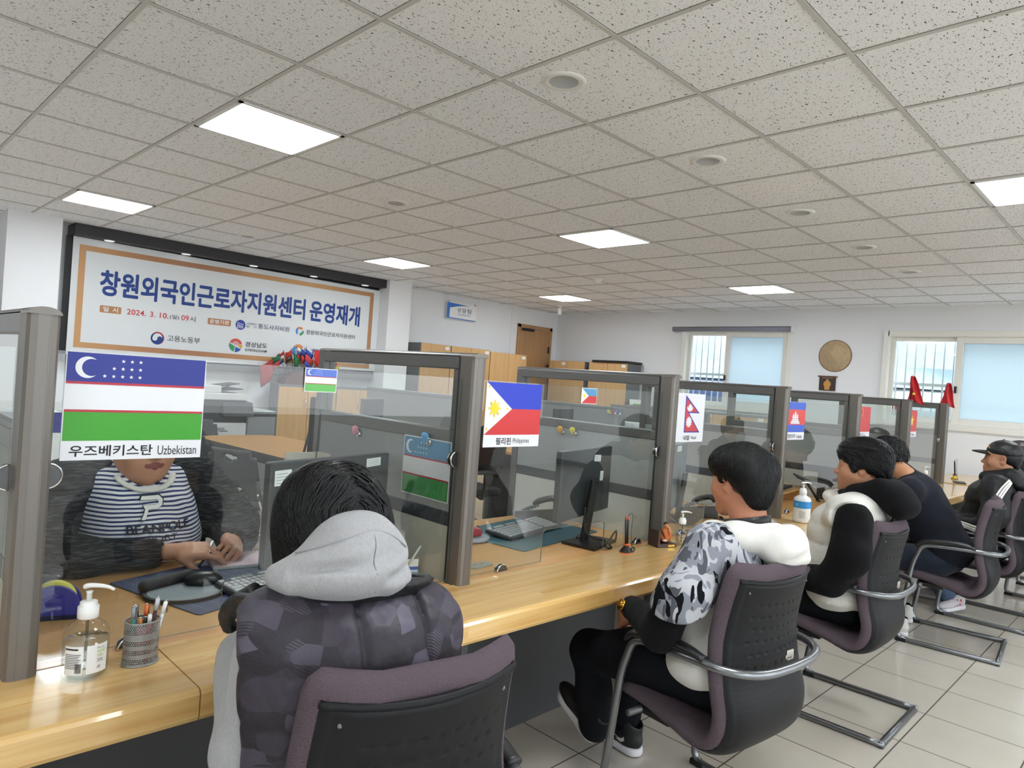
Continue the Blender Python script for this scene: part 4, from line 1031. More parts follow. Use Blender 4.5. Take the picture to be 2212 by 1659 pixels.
def make_visitor_chair(label):
    root = empty('visitor_chair', label=label, cat='chair', group='mauve cantilever visitor chairs')
    n = 46; C_ = cpath(n); th = 0.032
    ring = 26; vs = []; fs = []
    for p, nr, t in C_:
        hw = half_w(t); e = 1.0
        if t < 0.06: e = math.sqrt(max(0.05, 1-((0.06-t)/0.06)**2))
        if t > 0.95: e = math.sqrt(max(0.05, 1-((t-0.95)/0.05)**2)); hw -= 0.03*(1-e)
        for k in range(ring):
            a = 2*PI*k/ring; ca, sa = math.cos(a), math.sin(a)
            u = math.copysign(abs(ca)**0.35, ca); w_ = math.copysign(abs(sa)**0.8, sa)
            off = curve_x(t, u)+w_*th*e
            vs.append(p+Vector((u*hw, 0, 0))+nr*off)
    for i in range(n-1):
        for k in range(ring): fs.append((i*ring+k, i*ring+(k+1) % ring, (i+1)*ring+(k+1) % ring, (i+1)*ring+k))
    fs.append(tuple(reversed(range(ring)))); fs.append(tuple((n-1)*ring+k for k in range(ring)))
    m = MB(); m.raw(vs, fs, M_UPH, True); cu_o = m.build('cushion', root)
    # black outer shell, from under the seat to just under the back top, with pressed dimples
    nu, nv = 84, 150; S = cpath(400); vs = []; fs = []
    t0, t1 = 0.30, 0.955
    dim = [(c/6.0+(0.5/6 if r % 2 else 0), 0.665+0.043*r) for r in range(6) for c in range(-4, 5)]
    for j in range(nv):
        t = t0+(t1-t0)*j/(nv-1); p, nr, _ = S[min(399, int(t*399))]
        for i in range(nu):
            a = -1+2*i/(nu-1); hw = half_w(t)-0.021
            edge = 1-abs(a)**8; ev = min(1, (t-t0)/0.05)*min(1, (t1-t)/0.012+0.15)
            bulge = 0.016*math.sin(min(1, max(0, (t-t0)/0.35))*PI)
            off = curve_x(t, a*hw/half_w(t))-(th*0.75+(0.014+bulge)*edge*math.sqrt(max(0, ev)))
            if abs(a) > 0.90 and t > 0.45: off -= 0.003*math.sin((abs(a)-0.90)/0.10*PI)
            for da, dt in dim:
                if abs(da) > 0.82 or dt > 0.93: continue
                q = max(abs(a-da)*hw/0.0085, abs(t-dt)*1.36/0.0085)
                if q < 1: off += 0.0045*(1-q)
            vs.append(p+Vector((a*hw, 0, 0))+nr*off)
    for j in range(nv-1):
        for i in range(nu-1): fs.append((j*nu+i, (j+1)*nu+i, (j+1)*nu+i+1, j*nu+i+1))
    m = MB(); m.raw(vs, fs, M_SHELL, True); sh = m.build('back_shell', root)
    e = MB(); e.tube([vs[(nv-1)*nu+i] for i in range(nu)], 0.0075, M_SHELL, 8)
    e.build('shell_rim', sh)
    e = MB()
    for i in (7, nu-8):
        c = Vector(vs[(nv-8)*nu+i]); e.lathe([(0.0, 0.001), (0.004, 0.0008), (0.0048, -0.001)], M_GRAYM, 10, c, R=Matrix.Rotation(PI/2, 3, 'X'), cap=False)
    e.build('screw', sh)
    st = MB(); c = Vector(vs[84*nu+60])+Vector((0, -0.0022, 0)); tgv = (Vector(vs[90*nu+60])-Vector(vs[84*nu+60])).normalized()
    st.flat(rrect(-0.024, 0.024, -0.016, 0.016, 0.006), c, X_, tgv, mat('asset_label', 'c9c7be', 0.5))
    for q in range(9): st.flat([(-0.014+q*0.003, -0.011), (-0.0125+q*0.003, -0.011), (-0.0125+q*0.003, -0.006), (-0.014+q*0.003, -0.006)], c+Vector((0, -0.0006, 0)), X_, tgv, M_INK)
    st.build('asset_sticker', sh)
    # one bent tube: behind the back, both arms, front legs, floor runners
    hw, zr = 0.259, 0.625
    half = [(0, -.292, zr-.012), (.12, -.286, zr-.010), (.205, -.258, zr-.004), (.248, -.20, zr), (.257, -.13, zr+.002), (.259, .0, zr-.004), (.259, .08, zr-.010), (.259, .118, zr-.028), (.259, .140, zr-.075), (.259, .165, .46), (.259, .195, .22), (.259, .215, .075), (.259, .208, .032), (.259, .175, .016), (.259, .10, .0145), (.259, -.309, .0145)]
    R_ = smoothpath(half, 5); Lf = [Vector((-p.x, p.y, p.z)) for p in R_]
    m = MB(); m.tube(list(reversed(Lf))+R_[1:], 0.0138, M_TUBE, 12); m.build('tube_frame', root)
    m = MB(); m.cyl((-hw-0.012, -0.296, 0.0145), (hw+0.012, -0.296, 0.0145), 0.0135, M_TUBED, 12); m.build('rear_crossbar', root)
    m = MB(); m.cyl((-hw, 0.12, 0.362), (hw, 0.12, 0.362), 0.012, M_TUBED, 10); m.b3(-0.2, 0.2, 0.0, 0.14, 0.350, 0.374, M_BLACK, 0.004); m.build('seat_bracket', root)
    for s in (-1, 1):
        m = MB(); ap = [(s*hw, -.155, zr+.014), (s*hw, -.08, zr+.026), (s*hw, .03, zr+.020), (s*hw, .11, zr+.006), (s*(hw-.003), .150, zr-.026)]
        m.tube(smoothpath(ap, 5), 0.026, M_BLACK, 12, radii=[0.016+0.010*math.sin(PI*min(1, max(0.08, i/20))) for i in range(21)], flat=0.62); m.build('arm_pad', root)
        m = MB(); m.b3(s*hw-0.016, s*hw+0.016, 0.165, 0.225, 0.0, 0.022, M_BLACK, 0.004); m.build('foot_pad', root)
    return root
CHAIRS = {1: (.830, 1.161, -.186), 2: (2.182, 1.127, -.121), 3: (3.479, 1.167, .015), 4: (5.063, 1.052, .096), 5: (5.93, 1.02, 0.0), 6: (7.08, .80, 0.0), 7: (7.88, 1.10, 0.0), 8: (6.34, .30, .05)}
clab = {1: 'nearest mauve visitor chair, behind the grey hoodie visitor', 2: 'mauve visitor chair of the camouflage shirt visitor', 3: 'mauve visitor chair of the white vest visitor', 4: 'mauve visitor chair under the navy sweater visitor, seat half empty',
        5: 'mauve visitor chair of the black cap visitor', 6: 'empty mauve visitor chair, only its front leg and runner showing at the right edge', 7: 'mauve visitor chair of the person at the right edge, by the counter end', 8: 'mauve waiting chair of the masked person, seen only in the glass reflection'}
ch0 = make_visitor_chair(clab[1])
for k in CHAIRS:
    o = ch0 if k == 1 else copy_tree(ch0)
    o.location = (CHAIRS[k][0], CHAIRS[k][1], 0); o.rotation_euler = (0, 0, CHAIRS[k][2]); o['label'] = clab[k]

# black office chairs for the staff
def make_office_chair(label):
    root = empty('office_chair', label=label, cat='chair', group='black office chairs')
    fab = mat('black_mesh_fabric', '26272a', 0.85, bump=0.3, bscale=400)
    m = MB(); m.box((0, 0, 0.455), (0.48, 0.46, 0.07), fab, 0.03, seg=3); m.build('seat', root)
    m = MB(); m.grid(lambda u, v: ((u-0.5)*0.44*(1-0.25*abs(2*v-1)**3), -0.24-0.05*v+0.05*(2*u-1)**2, 0.58+0.42*v), 14, 14, fab); m.build('backrest', root, solid=0.045)
    m = MB(); m.tube(smoothpath([(0, -0.02, 0.41), (0, -0.22, 0.42), (0, -0.30, 0.55), (0, -0.30, 0.75)], 5), 0.02, M_BLACK, 8); m.build('back_bar', root)
    for s in (-1, 1):
        m = MB(); m.tube(smoothpath([(s*0.2, 0, 0.42), (s*0.28, 0, 0.43), (s*0.29, 0, 0.62)], 4), 0.014, M_BLACK, 8); m.box((s*0.29, 0.02, 0.64), (0.07, 0.24, 0.03), M_BLACK, 0.012); m.build('armrest', root)
    m = MB(); m.cyl((0, 0, 0.1), (0, 0, 0.42), 0.025, M_BLACK, 12); m.build('gas_column', root)
    for k in range(5):
        a = 2*PI*k/5; m = MB(); m.cyl((0, 0, 0.1), (0.28*math.cos(a), 0.28*math.sin(a), 0.07), 0.022, M_BLACK, 8, r2=0.014)
        m.cyl((0.28*math.cos(a)-0.02*math.sin(a), 0.28*math.sin(a)+0.02*math.cos(a), 0.03), (0.28*math.cos(a)+0.02*math.sin(a), 0.28*math.sin(a)-0.02*math.cos(a), 0.03), 0.03, M_BLACK, 12); m.build('caster_leg', root)
    return root

# ------------------------------------------------------------------ fabrics
def fabric(name, col, rough=0.9, b=0.35, bs=350, var=0.12, vs=120, sheen=0.2, stretch=None): return mat(name, col, rough, bump=b, bscale=bs, var=var, vscale=vs, sheen=sheen, spec=0.2, stretch=stretch)
M_GHOOD = fabric('heather_grey', 'a2a2a3', 0.95, 0.3, 500, 0.16, 170, stretch=(1, 1, 0.5))
M_WHOOD = fabric('white_sweat', 'd9d7d1', 0.95, 0.2, 400, 0.04, 60)
M_BLKF = fabric('black_fleece', '0c0c0e', 0.95, 0.4, 300, 0.2, 90, 0.02)
M_NAVYK = fabric('navy_knit', '1b1d27', 0.95, 0.5, 260, 0.2, 80, 0.05)
M_DENIMD = fabric('dark_denim', '1c2330', 0.85, 0.3, 500, 0.3, 30)
M_DENIML = fabric('blue_denim', '46586e', 0.85, 0.3, 500, 0.3, 30)
M_TROU = fabric('black_trouser', '0c0e13', 0.85, 0.3, 400, 0.2, 60, 0.0)
M_VESTW = mat('cream_puffer', 'dcdad2', 0.5, bump=0.35, bscale=38, spec=0.35)
M_PUFB = mat('black_puffer', '101114', 0.55, bump=0.5, bscale=30, spec=0.35)
M_COLL = mat('black_nylon', '141417', 0.45, bump=0.5, bscale=40)
M_SOLE = mat('shoe_sole', 'd5d3d6', 0.5); M_SHOEB = mat('shoe_black', '18181a', 0.6, bump=0.2, bscale=300)
M_STRW = mat('stripe_white', 'e4e3de', 0.7)
M_SOLEB = mat('sole_tread', '2a2a2c', 0.6)

def camo_poly():
    m = bpy.data.materials.new('polygon_camouflage'); m.use_nodes = True
    n = m.node_tree.nodes; l = m.node_tree.links; b = n['Principled BSDF']; b.inputs['Roughness'].default_value = 0.5; b.inputs['Specular IOR Level'].default_value = 0.35
    t = n.new('ShaderNodeTexCoord'); mp = n.new('ShaderNodeMapping'); mp.inputs['Scale'].default_value = (1.0, 0.6, 1.15); mp.inputs['Rotation'].default_value = (0.3, 0.2, 0.5); l.new(t.outputs['Object'], mp.inputs[0])
    v = n.new('ShaderNodeTexVoronoi'); v.inputs['Scale'].default_value = 23; l.new(mp.outputs[0], v.inputs['Vector'])
    sp = n.new('ShaderNodeSeparateColor'); l.new(v.outputs['Color'], sp.inputs[0])
    r = n.new('ShaderNodeValToRGB'); r.color_ramp.interpolation = 'CONSTANT'; e = r.color_ramp.elements
    e[0].position = 0; e[0].color = lin('2c2830'); e[1].position = 0.36; e[1].color = lin('37323c')
    for p, c in ((0.55, '46414d'), (0.80, '57515f'), (0.93, '332e38')): q = e.new(p); q.color = lin(c)
    l.new(sp.outputs[0], r.inputs[0])
    w_ = n.new('ShaderNodeTexWave'); w_.inputs['Scale'].default_value = 75; w_.bands_direction = 'DIAGONAL'; l.new(t.outputs['Object'], w_.inputs[0])
    g = n.new('ShaderNodeMath'); g.operation = 'GREATER_THAN'; g.inputs[1].default_value = 0.72; l.new(sp.outputs[1], g.inputs[0])
    k = n.new('ShaderNodeMath'); k.operation = 'MULTIPLY'; l.new(g.outputs[0], k.inputs[0]); l.new(w_.outputs['Fac'], k.inputs[1])
    mx = n.new('ShaderNodeMix'); mx.data_type = 'RGBA'; l.new(k.outputs[0], mx.inputs[0]); l.new(r.outputs[0], mx.inputs[6]); mx.inputs[7].default_value = lin('27242a')
    l.new(mx.outputs[2], b.inputs['Base Color'])
    ns = n.new('ShaderNodeTexNoise'); ns.inputs['Scale'].default_value = 24; l.new(t.outputs['Object'], ns.inputs['Vector'])
    bp = n.new('ShaderNodeBump'); bp.inputs['Strength'].default_value = 0.5; bp.inputs['Distance'].default_value = 0.012; l.new(ns.outputs['Fac'], bp.inputs['Height']); l.new(bp.outputs[0], b.inputs['Normal'])
    return m
def camo_army():
    m = bpy.data.materials.new('grey_camouflage'); m.use_nodes = True
    n = m.node_tree.nodes; l = m.node_tree.links; b = n['Principled BSDF']; b.inputs['Roughness'].default_value = 0.9; b.inputs['Specular IOR Level'].default_value = 0.15
    t = n.new('ShaderNodeTexCoord'); out = None
    def lay(seed, sc, thr, col, prev, st=(1, 1, 1)):
        mp = n.new('ShaderNodeMapping'); mp.inputs['Location'].default_value = (seed, seed*2, seed*3); mp.inputs['Scale'].default_value = st; mp.inputs['Rotation'].default_value = (0.4, 0.5, 0.2); l.new(t.outputs['Object'], mp.inputs[0])
        ns = n.new('ShaderNodeTexNoise'); ns.inputs['Scale'].default_value = sc; ns.inputs['Detail'].default_value = 1.2; ns.inputs['Distortion'].default_value = 2.2; l.new(mp.outputs[0], ns.inputs['Vector'])
        g = n.new('ShaderNodeMath'); g.operation = 'GREATER_THAN'; g.inputs[1].default_value = thr; l.new(ns.outputs['Fac'], g.inputs[0])
        mx = n.new('ShaderNodeMix'); mx.data_type = 'RGBA'; l.new(g.outputs[0], mx.inputs[0])
        if prev is None: mx.inputs[6].default_value = lin('b4b5ba')
        else: l.new(prev, mx.inputs[6])
        mx.inputs[7].default_value = lin(col); return mx.outputs[2]
    o = lay(1.3, 14, 0.49, '868992', None, (1, 1, 0.6)); o = lay(5.1, 15, 0.575, '54565e', o, (1, 1, 0.6)); o = lay(9.7, 10, 0.605, '101114', o, (1, 1, 0.55))
    l.new(o, b.inputs['Base Color'])
    return m
def striped(name, c1, c2, scale, frac=0.5):
    m = bpy.data.materials.new(name); m.use_nodes = True
    n = m.node_tree.nodes; l = m.node_tree.links; b = n['Principled BSDF']; b.inputs['Roughness'].default_value = 0.9
    t = n.new('ShaderNodeTexCoord'); s = n.new('ShaderNodeSeparateXYZ'); l.new(t.outputs['Object'], s.inputs[0])
    ns = n.new('ShaderNodeTexNoise'); ns.inputs['Scale'].default_value = 5; l.new(t.outputs['Object'], ns.inputs['Vector'])
    a = n.new('ShaderNodeMath'); a.operation = 'MULTIPLY_ADD'; a.inputs[1].default_value = 0.030; l.new(ns.outputs['Fac'], a.inputs[0]); l.new(s.outputs['Z'], a.inputs[2])
    q = n.new('ShaderNodeMath'); q.operation = 'MULTIPLY'; q.inputs[1].default_value = scale; l.new(a.outputs[0], q.inputs[0])
    f = n.new('ShaderNodeMath'); f.operation = 'FRACT'; l.new(q.outputs[0], f.inputs[0])
    g = n.new('ShaderNodeMath'); g.operation = 'GREATER_THAN'; g.inputs[1].default_value = frac; l.new(f.outputs[0], g.inputs[0])
    mx = n.new('ShaderNodeMix'); mx.data_type = 'RGBA'; mx.inputs[6].default_value = lin(c1); mx.inputs[7].default_value = lin(c2)
    l.new(g.outputs[0], mx.inputs[0]); l.new(mx.outputs[2], b.inputs['Base Color'])
    return m
def heather(name, c1, c2):
    m = bpy.data.materials.new(name); m.use_nodes = True
    n = m.node_tree.nodes; l = m.node_tree.links; b = n['Principled BSDF']; b.inputs['Roughness'].default_value = 0.9; b.inputs['Specular IOR Level'].default_value = 0.15
    t = n.new('ShaderNodeTexCoord'); mp = n.new('ShaderNodeMapping'); mp.inputs['Scale'].default_value = (0.10, 0.10, 1.0); l.new(t.outputs['Object'], mp.inputs[0])
    ns = n.new('ShaderNodeTexNoise'); ns.inputs['Scale'].default_value = 240; ns.inputs['Detail'].default_value = 2; l.new(mp.outputs[0], ns.inputs['Vector'])
    r = n.new('ShaderNodeValToRGB'); r.color_ramp.elements[0].position = 0.45; r.color_ramp.elements[0].color = lin(c1); r.color_ramp.elements[1].position = 0.72; r.color_ramp.elements[1].color = lin(c2)
    l.new(ns.outputs['Fac'], r.inputs[0]); l.new(r.outputs[0], b.inputs['Base Color'])
    bp = n.new('ShaderNodeBump'); bp.inputs['Strength'].default_value = 0.4; bp.inputs['Distance'].default_value = 0.004; l.new(ns.outputs['Fac'], bp.inputs['Height']); l.new(bp.outputs[0], b.inputs['Normal'])
    return m
M_CAMOV = camo_poly(); M_CAMOS = camo_army()
M_STRIPE = striped('navy_white_stripe', 'dcdde0', '353d68', 76, 0.55)
M_HEATH = heather('charcoal_heather', '2a2b2d', '55575a')
W1_ = waves(3, 14, 18, 40); W2_ = waves(5, 12, 40, 90); W3_ = waves(8, 10, 8, 16)
def folds(a1=0.006, a2=0.0025): return lambda P: a1*wobble(P, W1_)*1.6+a2*wobble(P, W2_)*1.6
def puffer(pitch, depth, axis=2, ph=0.0, extra=0.003):
    return lambda P: depth*(1-np.abs(np.sin((P[:, axis]+0.010*wobble(P, W1_))/pitch*PI+ph))**0.55)+extra*wobble(P, W2_)*1.6
def garment(name, prims, h, m_, parent, k=0.03, disp=None, smooth=1, label=None, bounds=None):
    v, f, mi = sdf_surface(prims, h, k, disp, smooth=smooth, bounds=bounds)
    ms = m_ if isinstance(m_, list) else [m_]
    return mesh_obj(name, [(v, f, mi if len(ms) > 1 else 0)], ms, parent, label=label)
def person(c, label, name='person'):
    cx, cy, th = c
    return empty(name, (cx, cy, 0), th, label, 'person')
def body(root, hp, R, t, tone, extra=(), core=(), lip='a8645a', eyes=True, brow=True, h=0.0034, hs=1.0):
    sk = skin_mats(tone, lip)+[M_EYEW, M_EYEB, mat('nail_pink', 'b98f96', 0.2)]
    v, f, mi = sdf_surface(hp, h, .02)
    pcs = [(v, f, mi)]
    if eyes: pcs += eye_pieces(3, 4)
    if brow: pcs += [brow_piece(s)+(2,) for s in (-1, 1)]
    pcs = xf(pcs, R, t, hs)+list(extra)
    if core:
        v, f, mi = sdf_surface(list(core), 0.016, .04); pcs.append((v, f, 0))
    return mesh_obj('body', pcs, sk, root)
def hair_part(root, prims, R, t, mt=M_HAIR, h=0.005, n=1400, dirfn=None, seed=1, seg=9, step=.014, off=.004, wid=.0016, zmin=-9, disp=None, jitter=0.15, hs=1.0, k=0.02):
    v, f, _ = sdf_surface(prims, h, k, disp)
    pcs = [(v, f, 0)]
    if n:
        rs = np.random.RandomState(seed); sel = np.where(v[:, 2] > zmin)[0]
        P0 = v[rs.choice(sel, n)]+rs.normal(size=(n, 3))*0.003
        Vv, F = hair_strands(prims, P0, dirfn, seg, step, off, wid, seed, k, jitter); pcs.append((Vv, F, 0))
    return mesh_obj('hair', xf(pcs, R, t, hs), [mt], root)
def torso_core(hip=(0, -.06, .52), chest=(0, -.05, .84), sh=.16, nx=0.0):
    return [cap(hip, chest, .11, .12), cap((-sh, chest[1], chest[2]+.09), (sh, chest[1], chest[2]+.09), .045), cap(chest, (nx, chest[1]+.0, chest[2]+.12), .05)]
def shoe(name, root, heel, toe, up, mats_, h=0.0045, w_=1.0, mark=None):
    """a sneaker from heel to toe; mats upper, sole, tread"""
    heel = V(*heel); toe = V(*toe); L = np.linalg.norm(toe-heel); R = frame(toe-heel, up)
    s = L/0.29
    up_ = [ell((0, .075*s, .052), (.036*w_, .070, .040), 0), ell((0, .185*s, .036), (.042*w_, .085, .028), 0, k=.03), cap((0, .06*s, .05), (0, .05*s, .105), .036, .040, 0, k=.02), ell((0, .05*s, .12), (.030, .038, .03), op='s', k=.008, m=2)]
    so = [cap((0, .045*s, .014), (0, .215*s, .012), .040*w_, .043*w_, 1), rbox((0, .14*s, -.025), (.1, .3, .025), .002, 2, op='s', k=.004), rbox((0, .14*s, .058), (.1, .3, .028), .002, -1, op='s', k=.004)]
    r = []
    for nm, pr_, ms in (('upper', up_, [mats_[0], M_BLKF, M_BLKF]), ('sole', so, [mats_[1], mats_[1], mats_[2]])):
        v, f, mi = sdf_surface(pr_, h, .012); r.append((nm, xf([(v, f, mi)], R, heel), ms))
    o = mesh_obj(name, r[0][1], r[0][2], root); mesh_obj('sole', r[1][1], r[1][2], o)
    if mark:
        for polyg, mt, side in mark:
            m = MB()
            P = snap(drape([(side*.08, y*s, z) for y, z in polyg], up_[:3], .012, (-side, 0, 0), .002), up_[:3], .012, .002, 3)
            pts = [R @ p+heel for p in P]
            m.raw(pts, [tuple(range(len(pts)))], mt)
            m.build('shoe_mark', o)
    return o
def snap(P, prims, k, off=0.0015, n=25):
    """move points to the nearest place on the surface"""
    P = np.array(P, float)
    for _ in range(n):
        d = sdf(prims, P, k); e = 1e-3
        g = np.stack([sdf(prims, P+np.eye(3)[i]*e, k)-sdf(prims, P-np.eye(3)[i]*e, k) for i in range(3)], 1); g /= np.linalg.norm(g, axis=1)[:, None]+1e-9
        P = P-g*np.clip(d-off, -.02, .02)[:, None]*.8
    return P
def drape(verts, prims, k, dirv, off=0.0015, n=60):
    """push points along dirv until they lie on the surface"""
    P = np.array(verts, float); d = V(*dirv); P0 = P.copy(); best = P.copy(); bd = np.full(len(P), 1e9)
    for _ in range(n):
        s_ = sdf(prims, P, k)-off; c = np.abs(s_) < bd; best[c] = P[c]; bd[c] = np.abs(s_[c])
        P = P+d*np.clip(s_, -.02, .02)[:, None]*0.85
    return np.where((bd > .002)[:, None], snap(best, prims, k, off), best)

# ================================================================== visitor 1: grey hoodie under a camouflage puffer vest, seen from behind
c1 = person(CHAIRS[1], 'person leaning on the counter in grey hoodie and polygon camouflage puffer vest')
hx, hy, hz = -.068, .125, 1.085
R1 = headframe(0.15, -0.45)
body(c1, head_prims()+neck_prims((0, -.06, -.16)), R1, V(hx, hy, hz), 'b98a6c', core=[cap((-.05, -.06, .5), (-.06, .02, .84), .11, .12), cap((-.2, .02, .90), (.09, .02, .88), .045), cap((-.06, .02, .85), (-.065, .07, 1.02), .06)], h=.004)
hp1 = [ell((0, -.012, .048), (.095, .112, .088)), ell((-.045, -.02, .0), (.062, .088, .11), k=.04), ell((.045, -.02, .0), (.062, .085, .10), k=.04), ell((0, -.065, -.02), (.085, .05, .09), k=.04), ell((-.078, .03, -.05), (.02, .05, .075), k=.03), ell((.078, .03, -.05), (.02, .05, .075), k=.03), cap((0, -.10, .145), (0, .06, .150), .010, m=-1, op='s', k=.03), rbox((0, .13, -.03), (.055, .07, .085), .03, op='s', k=.02)]
def dir1(P):
    d = np.stack([np.sign(P[:, 0])*np.where(P[:, 2] > 0.02, 1.3, .25), -.35+0*P[:, 0], np.where(P[:, 2] > .09, -.2, -1.0)], 1); return d
hair_part(c1, hp1, R1, V(hx, hy, hz), n=1800, dirfn=dir1, seg=12, step=.014, off=.007, zmin=-.05, wid=.0019)
# sweatshirt (sleeves) and hood
sl = [cap((-.205, .0, .915), (-.232, .03, .70), .068, .066), cap((-.232, .03, .70), (-.20, .25, .795), .066, .050), cap((.07, .03, .875), (.13, .17, .74), .062, .058), cap((.13, .17, .74), (.04, .38, .790), .056, .048), cap((-.17, .0, .91), (.07, .01, .89), .06, k=.05), cap((-.05, -.02, .84), (-.05, -.03, .60), .11, .12, k=.05)]
garment('sweatshirt', sl, .009, M_GHOOD, c1, .03, folds(.006, .003))
hood = [ell((-.062, -.010, 1.078), (.092, .066, .072)), cap((-.095, -.02, 1.062), (-.212, .0, 1.036), .062, .020, k=.04), cap((-.195, -.03, 1.028), (-.02, -.05, 1.032), .020, .044, k=.04), ell((-.10, -.045, 1.045), (.095, .06, .045), k=.03), ell((.002, -.018, 1.066), (.040, .052, .040), k=.022), ell((.012, -.022, 1.022), (.040, .054, .030), k=.016), ell((-.07, .085, 1.10), (.105, .07, .072), op='s', k=.02),
        cap((-.02, -.095, 1.035), (.055, -.06, 1.048), .0075, .011, op='s', k=.018, m=0), cap((-.06, -.10, 1.075), (.04, -.065, 1.088), .006, .008, op='s', k=.02, m=0), cap((-.20, -.06, 1.055), (-.08, -.10, 1.068), .007, .006, op='s', k=.022, m=0)]
garment('hood', hood, .0048, M_GHOOD, c1, .03, folds(.004, .0012))
m = MB()
pts = [V(-.055+0.004*math.sin(t*9), -.14, z) for t, z in zip(np.linspace(0, 1, 16), np.linspace(1.125, 1.012, 16))]
D = drape(pts, hood, .03, (0, 1, 0), -0.0003); m.tube([tuple(p) for p in D], .0013, mat('hood_seam', '6a6a6c', 0.9), 6)
pts = [V(x, -.16, 1.124-(1.6 if x < -.06 else 5.5)*(x+.06)**2-(.15*max(0, -.06-x))) for x in np.linspace(-.185, .025, 18)]
D = drape(pts, hood, .03, (0, 1, 0), 0.0002); m.tube([tuple(p) for p in D], .0016, mat('hood_seam2', '9a9a9c', 0.9), 6)
m.build('hood_seam', c1)
# puffer vest
vest = [cap((-.215, -.01, .930), (.095, .0, .905), .085, .085), ell((-.06, -.03, .83), (.225, .135, .16), k=.05), ell((-.06, -.03, .66), (.215, .14, .2), k=.05), ell((.08, .0, .86), (.10, .10, .12), k=.04),
        cap((-.335, .03, .90), (-.33, .05, .62), .090, .10, op='s', k=.02), ell((.235, .09, .78), (.085, .10, .14), op='s', k=.02), ell((-.075, .05, 1.03), (.09, .10, .085), op='s', k=.02)]
def vdisp(P):
    x = P[:, 0]; z = P[:, 2]
    seam = np.exp(-((x+.085-0.03*(z-.9))/.006)**2)+np.exp(-((x-.055)/.006)**2)*(z > .55)
    hb = np.exp(-(np.mod(z+.012*wobble(P, W1_)+.5*(x*.12), .092)-.046)**2/(.009**2))
    return .011*seam+.0035*hb*(np.abs(x+.015) < .30)+.005*wobble(P, W2_)*1.5+.006*wobble(P, W1_)
garment('puffer_vest', vest, .0062, M_CAMOV, c1, .03, vdisp)
# stand collar, dark, sagging open around the neck
m = MB()
def colf(u, v):
    a = -2.55+5.1*u
    rr = .145+.020*v; x = -.065+rr*math.sin(a)*1.22; y = .06-rr*math.cos(a)*.85
    return (x, y, .952+.055*v+.018*math.cos(a)-.012*abs(a)*v-0.02*max(0, x))
m.grid(colf, 40, 6, M_COLL); m.build('collar', c1, solid=.014)
m = MB(); m.tube(smoothpath([(-.225, .07, .985), (-.255, .12, .945), (-.26, .15, .915), (-.25, .16, .89)], 5), .015, M_COLL, 10, flat=1.4); m.build('open_collar_flap', c1)
garment('trousers', chain([(-.11, -.05, .50), (-.14, .34, .50), (-.15, .42, .08)], [.095, .075, .055])+chain([(.05, -.05, .50), (.06, .34, .50), (.06, .42, .08)], [.095, .075, .055]), .014, M_TROU, c1)
for x in (-.15, .06): shoe('shoe', c1, (x, .36, .004), (x, .64, .004), (0, 0, 1), [M_SHOEB, M_SOLE, M_SOLEB], .008)

# ================================================================== visitor 2: camouflage sweatshirt with white hood
c2 = person(CHAIRS[2], 'person in grey camouflage sleeved sweatshirt with white hood and gold watch')
h2 = V(.062, -.028, 1.140); R2 = headframe(-0.14, -0.06)
hr, tips = hand_prims([(.7, .9, .5), (.75, .95, .5), (.8, .95, .5), (.85, 1., .5)], side=1, thumb=(.6, .4, .3))
v, f, _ = sdf_surface(hr, .0030, .006)
Rh = frame((.30, .62, -.62), (-.8, .1, .5)); hL = [(v, f, 0)]+nails(tips, 5)
Rh2 = frame((-.35, .8, -.4), (.5, .2, .8))
body(c2, head_prims(1.04, 1.05)+neck_prims((.0, -.05, -.17), .060), R2, h2, 'bb7f62', hs=.95, brow=True, extra=xf(hL, Rh, V(-.160, .235, .660))+xf(hL, Rh2, V(.17, .22, .64)), core=torso_core((0, -.05, .52), (0, -.055, .84), nx=.056), eyes=True)
hp2 = [ell((0, -.012, .056), (.089, .106, .088)), ell((0, .055, .066), (.080, .062, .058), k=.03), ell((-.058, -.050, .050), (.036, .062, .056), k=.03), ell((.058, -.050, .050), (.036, .062, .056), k=.03), ell((0, -.075, .010), (.076, .045, .075), k=.035), ell((0, -.085, -.045), (.052, .026, .045), k=.03),
       ell((-.073, .022, .026), (.010, .014, .026), k=.012), ell((.073, .022, .026), (.010, .014, .026), k=.012)]
def dir2(P):
    whorl = V(.01, -.055, .13); d = P-whorl; d[:, 2] = -np.abs(d[:, 2])-0.35*np.linalg.norm(d[:, :2], axis=1); return d
hair_part(c2, hp2, R2, h2, n=3400, dirfn=dir2, seg=11, step=.0125, off=.003, zmin=.0, wid=.0011, jitter=.05, h=.0045, hs=.95)
# short shaved fade at temples and nape
m2 = [ell((0, -.018, .02), (.0795, .095, .085)), cap((0, -.05, -.02), (0, -.055, -.09), .045, .035, k=.03), rbox((0, .10, 0), (.2, .105, .3), .02, op='s', k=.01), rbox((0, -.02, -.16), (.2, .3, .075), .02, op='s', k=.01)]
garment_fade = sdf_surface(m2, .005, .02); mesh_obj('hair_fade', xf([(garment_fade[0], garment_fade[1], 0)], R2, h2, .95), [mat('hair_fade_skin', '5a4338', 0.75, var=0.4, vscale=400)], c2)
